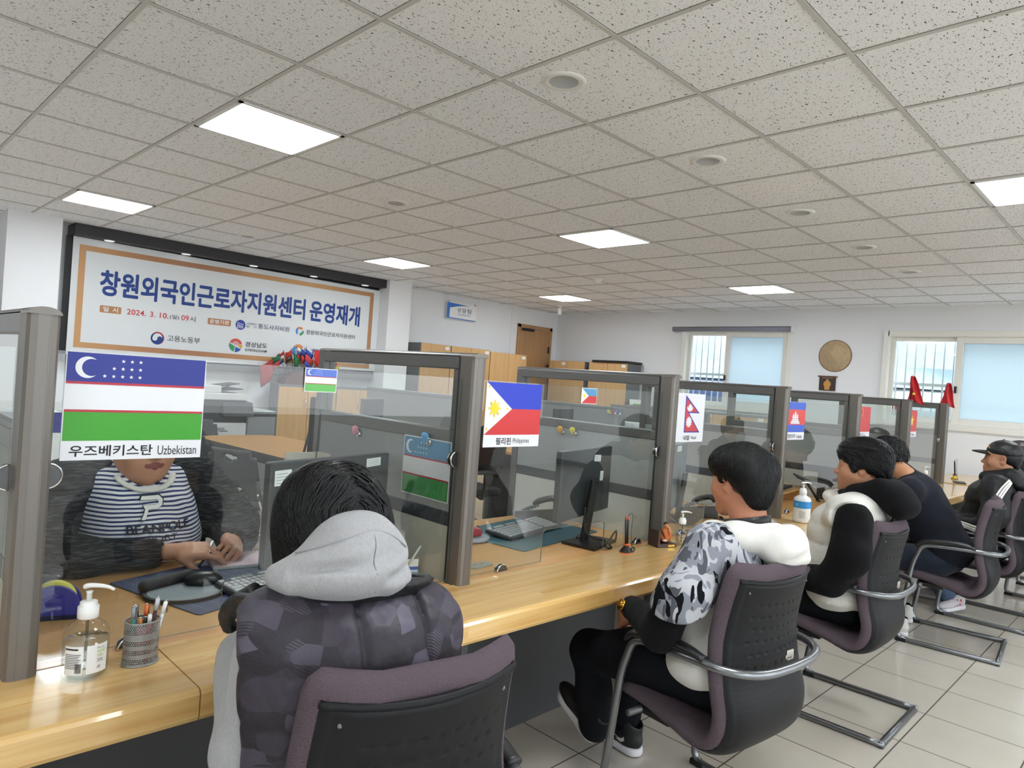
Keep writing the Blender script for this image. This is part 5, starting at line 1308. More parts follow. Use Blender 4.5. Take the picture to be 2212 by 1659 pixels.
# sweatshirt: body white in front/sides, camouflage sleeves and back yoke, black long undersleeve
tor = [ell((0, -.050, .83), (.170, .115, .14), 0), ell((0, -.055, .66), (.175, .135, .2), 0, k=.05), ell((0, -.05, .555), (.222, .165, .115), 0, k=.05), cap((-.11, -.05, .93), (.11, -.05, .93), .060, None, 0, k=.05)]
garment('sweatshirt', tor, .0085, M_WHOOD, c2, .03, folds(.007, .003))
slv = [cap((-.155, -.075, .940), (-.245, -.060, .810), .072, .080), cap((-.245, -.060, .810), (-.262, -.045, .765), .081, .084, k=.02), cap((.155, -.06, .945), (.245, -.02, .80), .078, .086), cap((-.13, -.070, .940), (.13, -.065, .940), .076, k=.04), ell((0, -.075, .84), (.185, .115, .15), k=.04),
       rbox((-.285, .0, .672), (.14, .2, .075), .01, op='s', k=.01, R=euler(.15, -.25, 0)), ell((0, .12, .86), (.12, .09, .30), op='s', k=.02), rbox((0, -.05, .63), (.18, .3, .08), .01, op='s', k=.02)]
garment('camouflage_sleeves', slv, .0062, M_CAMOS, c2, .03, folds(.0055, .0025))
und = (chain([(-.245, -.04, .80), (-.275, .0, .675), (-.165, .215, .668)], [.066, .060, .042]), chain([(.24, -.02, .80), (.27, .04, .68), (.175, .20, .65)], [.066, .060, .042]))
for q in und: garment('black_undersleeve', q, .0062, M_BLKF, c2, .025, folds(.006, .003))
m = MB()
for q in range(3): pass
wr = MB(); ax = Vector((.45, .87, -.18)).normalized(); qm = ax.to_track_quat('Z', 'Y').to_matrix()
gold = mat('gold_metal', 'c79a3a', 0.2, 1.0)
wr.lathe([(.034, -.009), (.037, -.008), (.038, 0), (.037, .008), (.034, .009)], gold, 24, (-.172, .212, .667), R=qm, cap=False)
wr.cyl(Vector((-.172, .212, .667))+Vector((-.030, .012, .012)), Vector((-.172, .212, .667))+Vector((-.042, .016, .018)), .019, gold, 20); wr.build('gold_watch', c2)
hd2 = [cap((.03, .035, .955), (-.055, -.01, .970), .036, .040), cap((-.055, -.01, .970), (-.062, -.11, .978), .040, .046, k=.03), cap((-.062, -.11, .978), (.03, -.195, .975), .046, .052, k=.03), cap((.03, -.195, .975), (.14, -.175, .965), .052, .046, k=.03), cap((.14, -.175, .965), (.165, -.05, .965), .046, .036, k=.03), cap((.165, -.05, .965), (.10, .03, .955), .036, .034, k=.03), ell((.075, -.205, .940), (.105, .050, .050), k=.03), cap((.02, -.235, .955), (.15, -.225, .920), .026, .020, k=.022), cap((.0, -.26, .925), (.16, -.255, .945), .007, .010, op='s', k=.018, m=0), cap((-.03, -.18, 1.03), (.12, -.21, 1.02), .006, .008, op='s', k=.02, m=0), ell((.055, -.070, 1.03), (.078, .088, .075), op='s', k=.015)]
garment('hood', hd2, .005, M_WHOOD, c2, .03, folds(.006, .0018))
m = MB(); m.grid(lambda u, v: (.056+(.070-.002*v)*math.sin(2*PI*u), -.066-(.076-.003*v)*math.cos(2*PI*u), .975+.052*v+.020*math.cos(2*PI*u)), 40, 4, M_COLL, closed_u=True); m.build('black_collar', c2, solid=.008)
tr = chain([(-.10, -.08, .515), (-.135, .18, .505), (-.135, .425, .440)], [.092, .096, .072])+chain([(-.135, .425, .440), (-.13, .40, .30), (-.13, .385, .175)], [.074, .062, .060])+chain([(.10, -.08, .515), (.12, .18, .50), (.12, .42, .44)], [.115, .095, .072])+chain([(.12, .42, .44), (.11, .44, .12)], [.072, .058])+[ell((0, -.08, .51), (.17, .12, .08), k=.04)]
garment('trousers', tr, .0085, M_TROU, c2, .03, folds(.007, .003))
swoosh = [(.055, .052), (.075, .040), (.105, .042), (.165, .070), (.115, .055), (.088, .052), (.068, .058), (.058, .068)]
shoe('shoe', c2, (-.13, .372, .108), (-.132, .600, .235), (0, -.45, .9), [M_SHOEB, M_SOLE, M_SOLEB], mark=[(swoosh, M_STRW, -1)])
shoe('shoe', c2, (.10, .345, .004), (.10, .625, .004), (0, 0, 1), [M_SHOEB, M_SOLE, M_SOLEB], mark=[(swoosh, M_STRW, -1)])

# ================================================================== visitor 3: cream puffer vest over black hoodie, in profile
c3 = person(CHAIRS[3], 'person in profile wearing cream puffer vest over black hoodie')
h3 = V(.10, -.035, 1.132); R3 = headframe(.22, -.04)
hr3, tp3 = hand_prims((.6, .7, .4), side=1); v, f, _ = sdf_surface(hr3, .0035, .006)
body(c3, head_prims(1.12, 1.2, 1.1)+neck_prims((-.03, -.06, -.17), .064)+[ell((0, .05, -.075), (.055, .045, .04), k=.03)], R3, h3, 'b07e60', extra=xf([(v, f, 0)]+nails(tp3, 5), frame((.35, .9, -.2), (-.3, .1, .9)), V(-.12, .22, .60)), core=torso_core((0, -.06, .52), (0, -.06, .84), nx=.07), eyes=True)
hp3 = [ell((0, -.020, .056), (.090, .110, .086)), ell((0, .045, .076), (.074, .056, .048), k=.03), ell((-.060, -.060, .045), (.030, .055, .055), k=.03), ell((.060, -.060, .045), (.030, .055, .055), k=.03), ell((0, -.085, .0), (.075, .040, .085), k=.03), ell((-.076, .028, .02), (.010, .014, .03), k=.012)]
def dir3(P):
    d = np.stack([.5*np.sign(P[:, 0]), -1.0+0*P[:, 0], np.where(P[:, 2] > .09, .1, -.8)], 1); return d
hair_part(c3, hp3, R3, h3, n=1300, dirfn=dir3, seg=8, step=.013, off=.008, zmin=.0, wid=.0021, h=.005, seed=4, jitter=.3)
slp = chain([(-.215, -.115, .925), (-.285, -.125, .78), (-.275, -.05, .645)], [.074, .084, .068])+chain([(-.275, -.05, .645), (-.13, .20, .60)], [.066, .046])+chain([(.20, -.08, .935), (.285, -.04, .76), (.27, .03, .64), (.13, .2, .62)], [.088, .085, .07, .046])+[cap((-.17, -.09, .93), (.17, -.08, .93), .06, k=.04)]
garment('black_sweatshirt', slp, .0075, M_BLKF, c3, .03, folds(.010, .004))
hd3 = [cap((.05, .020, .975), (-.015, -.05, 1.010), .040, .046), cap((-.015, -.05, 1.010), (-.01, -.15, 1.050), .046, .052, k=.03), cap((.05, .020, .975), (.15, -.05, 1.01), .040, .046, k=.03), cap((.15, -.05, 1.01), (.14, -.15, 1.05), .046, .052, k=.03), ell((.06, -.185, 1.035), (.115, .080, .062), k=.04), ell((.05, -.235, .985), (.125, .070, .062), k=.04), ell((.085, -.03, 1.12), (.074, .095, .10), op='s', k=.02)]
garment('hood', hd3, .006, M_BLKF, c3, .03, folds(.006, .002))
vs3 = [cap((-.19, -.07, .935), (.19, -.07, .935), .096, None), ell((0, -.02, .83), (.215, .170, .16), k=.05), ell((0, .0, .68), (.225, .170, .18), k=.05), ell((0, -.03, .555), (.242, .180, .115), k=.04), cap((-.03, .065, .985), (.10, .06, .985), .030, k=.02),
       cap((-.285, -.115, .93), (-.325, -.115, .74), .082, .092, op='s', k=.015), cap((-.325, -.10, .72), (-.30, .1, .62), .07, .06, op='s', k=.015), cap((.275, -.07, .955), (.31, -.05, .72), .088, .080, op='s', k=.015), ell((.05, -.03, 1.07), (.085, .09, .09), op='s', k=.02)]
garment('puffer_vest', vs3, .007, M_VESTW, c3, .03, puffer(.088, .007, 2, .4, .004))
garment('trousers', chain([(-.11, -.07, .515), (-.14, .30, .49), (-.15, .36, .10)], [.090, .076, .056])+chain([(.11, -.07, .515), (.13, .30, .49), (.12, .36, .10)], [.090, .076, .056]), .012, M_TROU, c3)
for x in (-.15, .12): shoe('shoe', c3, (x, .29, .004), (x, .56, .004), (0, 0, 1), [M_SHOEB, M_SOLE, M_SOLEB], .008)

# ================================================================== visitor 4: navy sweater, bent far over the counter
c4 = person(CHAIRS[4], 'person in navy sweater bent over the counter, spiky black hair')
h4 = V(.06, .40, 1.09); R4 = headframe(-.5, -.55)
body(c4, head_prims()+neck_prims((0, -.08, -.16)), R4, h4, 'b3825f', core=[cap((0, .05, .52), (0, .20, .82), .1, .11), cap((0, .2, .84), (.02, .32, 1.0), .06)], h=.0045)
hp4 = [ell((0, -.014, .05), (.088, .108, .086)), ell((0, -.08, .0), (.07, .035, .075), k=.03), ell((-.07, -.03, .03), (.02, .06, .05), k=.02), ell((.07, -.03, .03), (.02, .06, .05), k=.02)]
hair_part(c4, hp4, R4, h4, n=1200, dirfn=lambda P: P-V(0, .05, .06)+0*P, seg=5, step=.012, off=.016, wid=.0022, jitter=.7, h=.006, seed=9, zmin=-.05)
sw = [ell((0, .02, .56), (.19, .15, .12)), cap((0, .06, .62), (0, .20, .86), .155, .150, k=.05), cap((-.16, .215, .93), (.16, .215, .93), .075, k=.05), cap((0, .24, .95), (.045, .36, 1.055), .080, .068, k=.03)]+chain([(-.17, .22, .92), (-.25, .30, .81), (-.10, .46, .795)], [.075, .065, .048])+chain([(.17, .22, .92), (.25, .31, .81), (.08, .48, .795)], [.075, .065, .048])
garment('navy_sweater', sw, .009, M_NAVYK, c4, .035, folds(.009, .004))
garment('jeans', [ell((0, .04, .50), (.18, .13, .085))]+chain([(-.10, .06, .50), (-.15, .36, .49), (-.15, .34, .28), (-.13, .26, .10)], [.10, .078, .066, .058])+chain([(.10, .06, .50), (.16, .38, .49), (.17, .34, .12)], [.10, .078, .058]), .010, M_DENIMD, c4, .03, folds(.006, .003))
M_SHOEW = mat('shoe_white', 'cfcdc6', 0.7)
shoe('shoe', c4, (.20, .20, .004), (.16, .46, .004), (0, 0, 1), [M_SHOEW, M_SOLE, M_SOLE], .006); shoe('shoe', c4, (-.14, .17, .004), (-.17, .44, .004), (0, 0, 1), [M_SHOEW, M_SOLE, M_SOLE], .006)

# ================================================================== visitor 5: black cap, black padded jacket with three white stripes
c5 = person(CHAIRS[5], 'person in black cap and black padded jacket with three white sleeve stripes')
h5 = V(.09, -.045, 1.118); R5 = headframe(.16, .02)
hr5, tp5 = hand_prims((.9, 1.1, .6), side=-1); v, f, _ = sdf_surface(hr5, .004, .006)
body(c5, head_prims(1.08, 1.15, 1.05)+neck_prims((-.01, -.06, -.17), .062)+[ell((0, .05, -.08), (.055, .045, .04), k=.03)], R5, h5, 'a97a5d', extra=xf([(v, f, 0)], frame((.2, .9, -.25), (-.2, .1, .9)), V(-.10, .25, .635)), core=torso_core())
hp5 = [ell((0, -.025, .02), (.080, .098, .080)), ell((0, -.085, -.03), (.055, .022, .05), k=.02), rbox((0, .11, 0), (.2, .11, .3), .02, op='s', k=.01)]
hair_part(c5, hp5, R5, h5, n=0, h=.006)
cp = [ell((0, -.012, .058), (.090, .110, .084)), rbox((0, 0, -.06), (.2, .2, .095), .01, op='s', k=.008), ell((0, 0, .146), (.006, .006, .004), k=.004)]
v, f, _ = sdf_surface(cp, .005, .02); cap_o = mesh_obj('cap', xf([(v, f, 0)], R5, h5), [M_COLL], c5)
m = MB(); bl = []
def billf(u, v):
    a = (u-0.5)*2; x = .072*a; y0_ = .070+.030*(1-a*a); y = y0_+v*(.085*(1-abs(a)**2.6))
    return tuple(R5 @ V(x, y, .052-.026*a*a-.10*(y-.09)*v)+h5)
m.grid(billf, 17, 7, M_COLL); m.build('cap_bill', cap_o, solid=.008)
m = MB(); pl = [(-.012, .0), (.012, .004), (.022, .016), (.004, .008)]
D = drape([V(-.03+u, .16, .085+w_) for u, w_ in [(-.026, -.008), (.0, -.004), (.022, .012), (-.004, .003)]], cp[:1], .02, (0, -1, 0), .003)
m.raw([tuple(R5 @ p+h5) for p in D], [(0, 1, 2, 3)], mat('cap_yellow', 'd9b24a', 0.6)); m.build('cap_emblem', cap_o)
jk = [ell((0, -.02, .83), (.215, .165, .16)), ell((0, .01, .68), (.21, .175, .17), k=.05), cap((-.17, -.06, .945), (.17, -.06, .945), .085, None, k=.05), ell((0, -.03, .53), (.20, .16, .08), k=.05)]
arL = [(-.20, -.07, .93), (-.29, -.09, .76), (-.285, -.04, .66), (-.13, .21, .645)]; arR = [(.20, -.06, .93), (.29, -.04, .76), (.27, .03, .66), (.10, .23, .65)]
jk += chain(arL, [.092, .085, .075, .052], 0, .03)+chain(arR, [.092, .085, .075, .052], 0, .03)
garment('padded_jacket', jk, .0085, M_PUFB, c5, .03, puffer(.075, .0045, 2, .9, .004))
hd5 = [cap((-.05, .02, .99), (-.03, -.12, 1.01), .045, .05), cap((.16, .02, .99), (.14, -.12, 1.01), .045, .05), cap((-.03, -.12, 1.01), (.14, -.12, 1.01), .055, k=.03), ell((.05, -.16, .965), (.13, .06, .06), k=.03), ell((.08, -.03, 1.09), (.075, .09, .09), op='s', k=.02)]
garment('hood', hd5, .0065, M_PUFB, c5, .03, folds(.004, .002))
m = MB()
pathS = smoothpath([(-.20, -.20, 1.03), (-.36, -.12, .90), (-.42, -.10, .76), (-.40, -.03, .655), (-.30, .12, .66), (-.20, .22, .665)], 8)
for q in (-1, 0, 1):
    pts = []
    for i, p in enumerate(pathS):
        tg = (pathS[min(i+1, len(pathS)-1)]-pathS[max(i-1, 0)]).normalized(); sd = tg.cross(Vector((-1, 0, .3))).normalized()
        pts.append(V(*(p+sd*(q*.021))))
    P = np.array(pts)
    for _ in range(40):
        d = sdf(jk, P, .03); e = 1e-3; g = np.stack([sdf(jk, P+np.eye(3)[i]*e, .03)-sdf(jk, P-np.eye(3)[i]*e, .03) for i in range(3)], 1); g /= np.linalg.norm(g, axis=1)[:, None]+1e-9
        P = P-g*(d-.003)[:, None]*.8
    m.tube([tuple(p) for p in P], .0068, M_STRW, 8, flat=.6)
m.build('sleeve_stripes', c5)
garment('jeans', [ell((0, -.04, .50), (.18, .13, .085))]+chain([(-.10, -.02, .50), (-.15, .33, .50), (-.14, .30, .30), (-.10, .20, .11)], [.10, .080, .068, .060])+chain([(.10, -.02, .50), (.14, .34, .50), (.14, .30, .11)], [.10, .08, .058]), .010, M_DENIML, c5, .03, folds(.006, .003))
M_SHOEG = mat('shoe_grey_knit', 'b9b4b6', 0.8); redm = mat('shoe_red', 'a52a34', 0.6)
reds = [([(.085+q*.028, .038), (.100+q*.028, .038), (.086+q*.028, .080), (.071+q*.028, .080)], redm, -1) for q in range(3)]
shoe('shoe', c5, (-.02, .10, .03), (-.24, .215, .004), (0, 0, 1), [M_SHOEG, M_SOLE, M_SOLE], .006, mark=[(a, b, s) for a, b, s in reds])
shoe('shoe', c5, (.14, .24, .004), (.14, .50, .004), (0, 0, 1), [M_SHOEG, M_SOLE, M_SOLE], .008)

# ================================================================== visitor 6: mostly outside the frame at the right
c6 = person(CHAIRS[7], 'person at the very right edge of the photo, only part of the face showing')
h6 = V(.05, .07, 1.075); R6 = headframe(.35, -.1)
body(c6, head_prims()+neck_prims(), R6, h6, 'c89a80', core=torso_core())
hair_part(c6, [ell((0, -.02, .055), (.090, .108, .086)), ell((0, .045, .08), (.074, .045, .04), k=.03), ell((-.072, -.01, -.02), (.028, .06, .11), k=.03), ell((.072, -.01, -.02), (.028, .06, .11), k=.03), ell((0, -.08, -.03), (.07, .045, .11), k=.03)], R6, h6, M_HAIRB, n=0, h=.006)
garment('dark_jacket', [ell((0, -.04, .70), (.21, .15, .25)), cap((-.16, -.04, .94), (.16, -.04, .94), .08, k=.05)]+chain([(-.2, -.04, .93), (-.28, .0, .72), (-.12, .25, .68)], [.08, .07, .05])+chain([(.2, -.04, .93), (.28, .0, .72), (.12, .25, .68)], [.08, .07, .05]), .012, M_PUFB, c6, .03, folds())
garment('trousers', chain([(-.10, -.03, .50), (-.14, .34, .49), (-.14, .38, .08)], [.1, .075, .055])+chain([(.1, -.03, .50), (.14, .34, .49), (.14, .38, .08)], [.1, .075, .055]), .013, M_TROU, c6)
for x in (-.14, .14): shoe('shoe', c6, (x, .30, .004), (x, .57, .004), (0, 0, 1), [M_SHOEB, M_SOLE, M_SOLEB], .009)

# ================================================================== staff: woman at the first desk
uc = (0.82, 2.68, PI)
wr_ = person(uc, 'person in striped shirt and charcoal hoodie behind the large Uzbekistan flag, holding a pen')
hu = V(.0, .055, 1.122); Ru = headframe(.12, -.10)
fat = [ell((0, .045, -.075), (.066, .050, .042), k=.04), ell((0, .010, -.105), (.075, .065, .045), k=.04), ell((-.042, .05, -.045), (.036, .036, .036), k=.03), ell((.042, .05, -.045), (.036, .036, .036), k=.03)]
# right hand (photo left) holds the pen over the desk, left hand (photo right) is a loose fist with a ring
ha, ta = hand_prims([(.25, .55, .35), (.55, .75, .4), (.75, .8, .45), (.85, .85, .5)], side=1, thumb=(.55, .25, .15), th_in=.35)
hb, tb = hand_prims([(1.15, 1.2, .6), (1.25, 1.3, .7), (1.3, 1.35, .7), (1.35, 1.4, .7)], side=-1, thumb=(.30, .35, .35), th_in=.45)
va, fa, _ = sdf_surface(ha, .0024, .005); vb, fb, _ = sdf_surface(hb, .0024, .005)
PA = V(-.055, .300, .782); RA = frame((-.86, .46, .02), (-.15, .45, .85))
PB = V(-.255, .262, .786); RB = frame((.40, .90, .0), (-.55, .35, .75))
body(wr_, head_prims(1.22, 1.35)+fat+neck_prims((0, -.05, -.16), .072), Ru, hu, 'c8957a', lip='8f5650', extra=xf([(va, fa, 0)]+nails(ta, 5), RA, PA)+xf([(vb, fb, 0)]+nails(tb, 5), RB, PB), core=[cap((0, -.05, .5), (0, -.03, .85), .16, .16), cap((-.17, -.02, .95), (.17, -.02, .95), .05), cap((0, -.03, .85), (0, .0, 1.04), .07)], h=.0032)
hpu = [ell((0, -.018, .054), (.090, .110, .088)), ell((-.066, -.03, .0), (.024, .065, .085), k=.03), ell((.066, -.03, .0), (.024, .065, .085), k=.03), ell((0, -.095, -.02), (.07, .045, .09), k=.03)]
hair_part(wr_, hpu, Ru, hu, n=700, dirfn=dir3, seg=7, step=.014, off=.004, zmin=.0, h=.006)
shirt = [ell((0, .02, .90), (.20, .155, .15)), ell((0, .070, .79), (.205, .185, .15), k=.05), ell((0, .01, .63), (.22, .175, .15), k=.05), ell((-.085, .115, .875), (.075, .07, .07), k=.05), ell((.085, .115, .875), (.075, .07, .07), k=.05), cap((-.10, .0, .985), (.10, .0, .985), .075, k=.05), ell((0, .11, 1.070), (.084, .18, .095), op='s', k=.008)]
garment('striped_shirt', shirt, .0065, M_STRIPE, wr_, .03, folds(.004, .0015))
nk = drape([(.092*math.sin(a), .45, 1.022-.055*math.cos(a)) for a in np.linspace(-1.35, 1.35, 30)], shirt, .03, (0, -1, 0), .001)
m = MB(); m.tube([tuple(p) for p in nk], .0125, M_WHOOD, 8, flat=.5); m.build('neckband', wr_)
# print on the chest
def chest_text(s, x0, z0, w_, h_, mt, bold, off, slant=0.0):
    t = MB(); t.text(s, (0, 0, 0), X_, Y_, mt, w=w_, h=h_, bold=bold)
    vs = [(x0-v[0], .45, z0+v[1]+slant*v[0]) for v in t.v]
    P = drape(vs, shirt, .03, (0, -1, 0), off); q = MB(); q.raw([tuple(p) for p in P], t.f, mt); return q
inkn = mat('print_navy_ink', '1e2236', 0.6)
t1 = chest_text('BEANPOLE', .085, .838, .200, .026, inkn, .02, .007, .03); t1.build('shirt_lettering', wr_)
t2 = chest_text('SPORT', .045, .812, .115, .016, inkn, .0, .007, .03); t2.build('shirt_lettering', wr_)
pp = [(0.0, 0.0), (.014, .0), (.030, .033), (.062, .034), (.080, .046), (.084, .066), (.072, .080), (.012, .079), (.006, .066), (.062, .066), (.069, .061), (.066, .052), (.056, .048), (.012, .048), (.018, .034), (.012, .020)]
for sc, mt, of in ((1.0, inkn, .0065), (0.90, M_STRW, .0078)):
    cxp, czp = .042, .040
    vs = [(.045-((u-cxp)*sc+cxp), .45, .876+((v-czp)*sc+czp)) for u, v in pp]
    P = drape(vs, shirt, .03, (0, -1, 0), of); q = MB(); q.raw([tuple(p) for p in P], [tuple(reversed(range(len(pp))))], mt); q.build('shirt_logo', wr_)
ja = [cap((-.185, -.015, .965), (.185, -.015, .965), .092), ell((0, -.02, .85), (.275, .17, .19), k=.05), ell((0, -.01, .66), (.285, .185, .20), k=.05)]
ja += [cap((-.10, .02, 1.02), (-.02, -.10, 1.04), .045, k=.03), cap((.10, .02, 1.02), (.02, -.10, 1.04), .045, k=.03), ell((0, -.13, 1.0), (.12, .06, .06), k=.03)]
ja += [ell((0, .04, 1.09), (.088, .11, .10), op='s', k=.02), ell((-.01, .20, .97), (.095, .22, .14), op='s', k=.02), ell((-.025, .27, .80), (.155, .20, .18), op='s', k=.02), ell((-.02, .30, .62), (.17, .18, .14), op='s', k=.02)]
ja += chain([(.225, -.01, .955), (.315, .10, .80), (.215, .245, .785), (.02, .292, .782)], [.098, .088, .060, .044], 0, .035)+chain([(-.225, -.01, .955), (-.335, .08, .81), (-.300, .20, .785), (-.262, .258, .785)], [.098, .090, .066, .048], 0, .035)
ja += [cap((.02, .292, .782), (-.10, .36, .78), .034, op='s', k=.006), cap((-.262, .258, .785), (-.21, .38, .785), .032, op='s', k=.006)]
garment('charcoal_hoodie', ja, .0075, M_HEATH, wr_, .035, folds(.008, .003))
garment('trousers', chain([(-.12, -.03, .51), (-.15, .18, .53)], [.12, .10])+chain([(.12, -.03, .51), (.15, .18, .53)], [.12, .10])+chain([(-.15, .18, .53), (-.15, .24, .10)], [.09, .06])+chain([(.15, .18, .53), (.15, .24, .10)], [.09, .06]), .013, M_TROU, wr_)
for x in (-.15, .15): shoe('shoe', wr_, (x, .17, .004), (x, .43, .004), (0, 0, 1), [M_SHOEB, M_SOLE, M_SOLEB], .009)
m = MB(); m.lathe([(.0098, -.003), (.0112, -.002), (.0112, .002), (.0098, .003)], gold, 16, tuple(RB @ V(.009, .098, -.020)+PB), R=Matrix((RB @ euler(1.2, 0, 0)).tolist()), cap=False); m.build('gold_ring', wr_)
pn = empty('pen', (0, 0, 0), label='silver and black pen held in the hand of the person in the striped shirt', cat='pen')
W_ = Matrix.Translation((uc[0], uc[1], 0)) @ Matrix.Rotation(PI, 4, 'Z')
pc = W_ @ Vector(tuple(RA @ V(.03, .075, -.030)+PA)); ax = Vector((.45, -.30, .80)).normalized()
m = MB(); m.cyl(pc-ax*.055, pc+ax*.01, .0045, M_BLACK, 10); m.build('pen_barrel', pn)
m = MB(); m.cyl(pc+ax*.01, pc+ax*.05, .0048, M_CHROME, 10); m.cyl(pc-ax*.068, pc-ax*.055, .0015, M_CHROME, 8, r2=.0042); m.build('pen_cap', pn)

# a waiting person outside the frame whose reflection shows in the guard
def staff(c, lab, tone, face, hairm, top, hz=1.125, mask=False, hairp=None):
    r = person(c, lab)
    R = headframe(face, -.05); t = V(0, .03, hz)
    body(r, head_prims()+neck_prims(), R, t, tone, core=torso_core((0, -.05, .52), (0, -.04, .82)), h=.0042)
    hair_part(r, hairp, R, t, hairm, n=0, h=.006)
    garment('jacket', [ell((0, -.03, .70), (.20, .14, .25)), cap((-.16, -.03, .93), (.16, -.03, .93), .078, k=.05), cap((-.05, -.03, .99), (.05, -.03, .99), .055, k=.04)]+chain([(-.2, -.03, .92), (-.28, .04, .76), (-.12, .26, .775)], [.075, .065, .045])+chain([(.2, -.03, .92), (.28, .04, .76), (.12, .26, .775)], [.075, .065, .045]), .011, top, r, .03, folds())
    hh, tt = hand_prims((.5, .6, .4), 1); v, f, _ = sdf_surface(hh, .004, .006)
    mesh_obj('hands', xf([(v, f, 0)], frame((-.3, .9, -.1), (0, 0, 1)), V(.09, .28, .765))+xf([(v, f, 0)], frame((.3, .9, -.1), (0, 0, 1)), V(-.09, .28, .765)), skin_mats(tone)[:1], r)
    garment('trousers', chain([(-.1, -.03, .51), (-.13, .22, .51), (-.13, .26, .08)], [.1, .075, .055])+chain([(.1, -.03, .51), (.13, .22, .51), (.13, .26, .08)], [.1, .075, .055]), .014, M_TROU, r)
    for x in (-.13, .13): shoe('shoe', r, (x, .2, .004), (x, .46, .004), (0, 0, 1), [M_SHOEB, M_SOLE, M_SOLEB], .010)
    if mask:
        v, f, _ = sdf_surface([ell((0, .070, -.058), (.060, .056, .052)), ell((0, .055, -.03), (.062, .055, .05), k=.03), rbox((0, -.03, 0), (.2, .06, .3), .01, op='s', k=.01), rbox((0, .1, .08), (.2, .2, .085), .01, op='s', k=.01)], .004, .02)
        o = mesh_obj('face_mask', xf([(v, f, 0)], R, t), [mat('mask_white', 'e4e6e6', 0.9)], r)
        m = MB()
        for s in (-1, 1):
            for z in (-.025, -.075): m.tube([tuple(R @ V(s*.058, .055, z)+t), tuple(R @ V(s*.075, .01, z*.5)+t), tuple(R @ V(s*.08, -.02, -.005)+t)], .0012, M_WHITE, 5)
        m.build('ear_loop', o)
    return r
short = [ell((0, -.02, .05), (.088, .106, .086)), ell((0, .045, .075), (.072, .05, .04), k=.03), ell((-.07, -.03, .03), (.02, .06, .05), k=.02), ell((.07, -.03, .03), (.02, .06, .05), k=.02), ell((0, -.085, .0), (.065, .03, .07), k=.03)]
longh = [ell((0, -.02, .054), (.094, .112, .090)), ell((-.075, -.01, -.02), (.030, .07, .12), k=.03), ell((.075, -.01, -.02), (.030, .07, .12), k=.03), ell((0, -.09, -.05), (.08, .05, .13), k=.03)]
staff((6.34, .30, .05), 'person with white face mask and short hair, reflected in the glass beside the Nepal flag', 'b58c72', -.1, mat('hair_grey', '3b3c3e', 0.6), mat('jacket_olive', '4a4a45', 0.9), hz=1.105, mask=True, hairp=short)
oc = [((0.82, 2.74, PI), 'black office chair of the person in the striped shirt'), ((5.76, 2.84, PI*.93), 'empty black office chair behind the China flag desk'), ((7.16, 2.80, PI*.95), 'empty black office chair behind the Vietnam flag desk'), ((2.30, 2.90, 2.6), 'empty black office chair behind the second desk with the teal mat'), ((4.50, 2.85, 3.0), 'empty black office chair behind the Cambodia flag desk'), ((4.05, 4.5, 1.4), 'black office chair by the low grey partition in the back row')]
of0 = make_office_chair(oc[0][1])
for i, ((x, y, a), lb) in enumerate(oc):
    o = of0 if i == 0 else copy_tree(of0)
    o.location = (x, y, 0); o.rotation_euler = (0, 0, a); o['label'] = lb

# ------------------------------------------------------------------ things on the counter
M_CLEAR = glass_mat('clear_bottle', 'fafbfb', 1.0, 0.02)
M_GEL = glass_mat('clear_gel', 'f3f5f5', 0.8, 0.02)
M_LABEL = mat('label_white', 'e8eaea', 0.5)
def pump(root, z, s=1.0, rz=0.0, mt=M_WHITE):
    m = MB(); m.lathe([(.020*s, z), (.0205*s, z+.001), (.0205*s, z+.024*s), (.017*s, z+.026*s), (.0165*s, z+.034*s), (.007*s, z+.036*s)], mt, 28)
    c_ = m.build('pump_collar', root)
    m = MB(); m.lathe([(.0055*s, z+.034*s), (.0055*s, z+.052*s), (.0075*s, z+.056*s)], mt, 16)
    pts = smoothpath([(-.012*s, 0, z+.064*s), (.0, 0, z+.068*s), (.02*s, 0, z+.069*s), (.040*s, 0, z+.067*s), (.052*s, 0, z+.062*s)], 4)
    m.tube(pts, .006*s, mt, 10, radii=[.0085*s*(1-.55*i/(len(pts)-1)) if i > 1 else .005*s+.003*s*i for i in range(len(pts))], flat=.7)
    o = m.build('pump_nozzle', root); o.rotation_euler = (0, 0, rz)
    m = MB(); m.cyl((0, 0, .012), (0, 0, z), .0032*s, glass_mat('dip_tube', 'd0d4d4', .5), 8); m.build('dip_tube', root)
def wrap_text(m, s, r, z, a0, w_, h, mt, bold=0.0):
    """writing wrapped on a cylinder, starting at angle a0 and running counter-clockwise"""
    t = MB(); t.text(s, (0, 0, 0), X_, Y_, mt, w=w_, h=h, bold=bold)
    m.raw([((r)*math.cos(a0+v[0]/r), r*math.sin(a0+v[0]/r), z+v[1]) for v in t.v], t.f, mt)
def wrap_rect(m, r, z0, z1, a0, a1, mt, n=12):
    m.grid(lambda u, v: (r*math.cos(a0+(a1-a0)*u), r*math.sin(a0+(a1-a0)*u), z0+(z1-z0)*v), n, 2, mt)
r = empty('pump_bottle', (.436, 1.668, ZT), label='clear hand gel pump bottle with white pump, nearest the camera', cat='bottle', group='hand gel pump bottles')
bp = [(0.0, .003), (.038, .0), (.043, .005), (.0445, .02), (.0445, .086), (.043, .097), (.037, .108), (.026, .117), (.0215, .121), (.020, .126)]
m = MB(); m.lathe(bp, M_CLEAR, 40, cap=False); m.build('bottle_body', r)
m = MB(); m.lathe([(0, .005), (.036, .004), (.0412, .008), (.0425, .02), (.0425, .082), (0, .0825)], M_GEL, 40, cap=False); m.build('gel', r)
pump(r, .126, 1.0, -.75)
a0 = math.atan2(-1.668, -.436)      # towards the camera
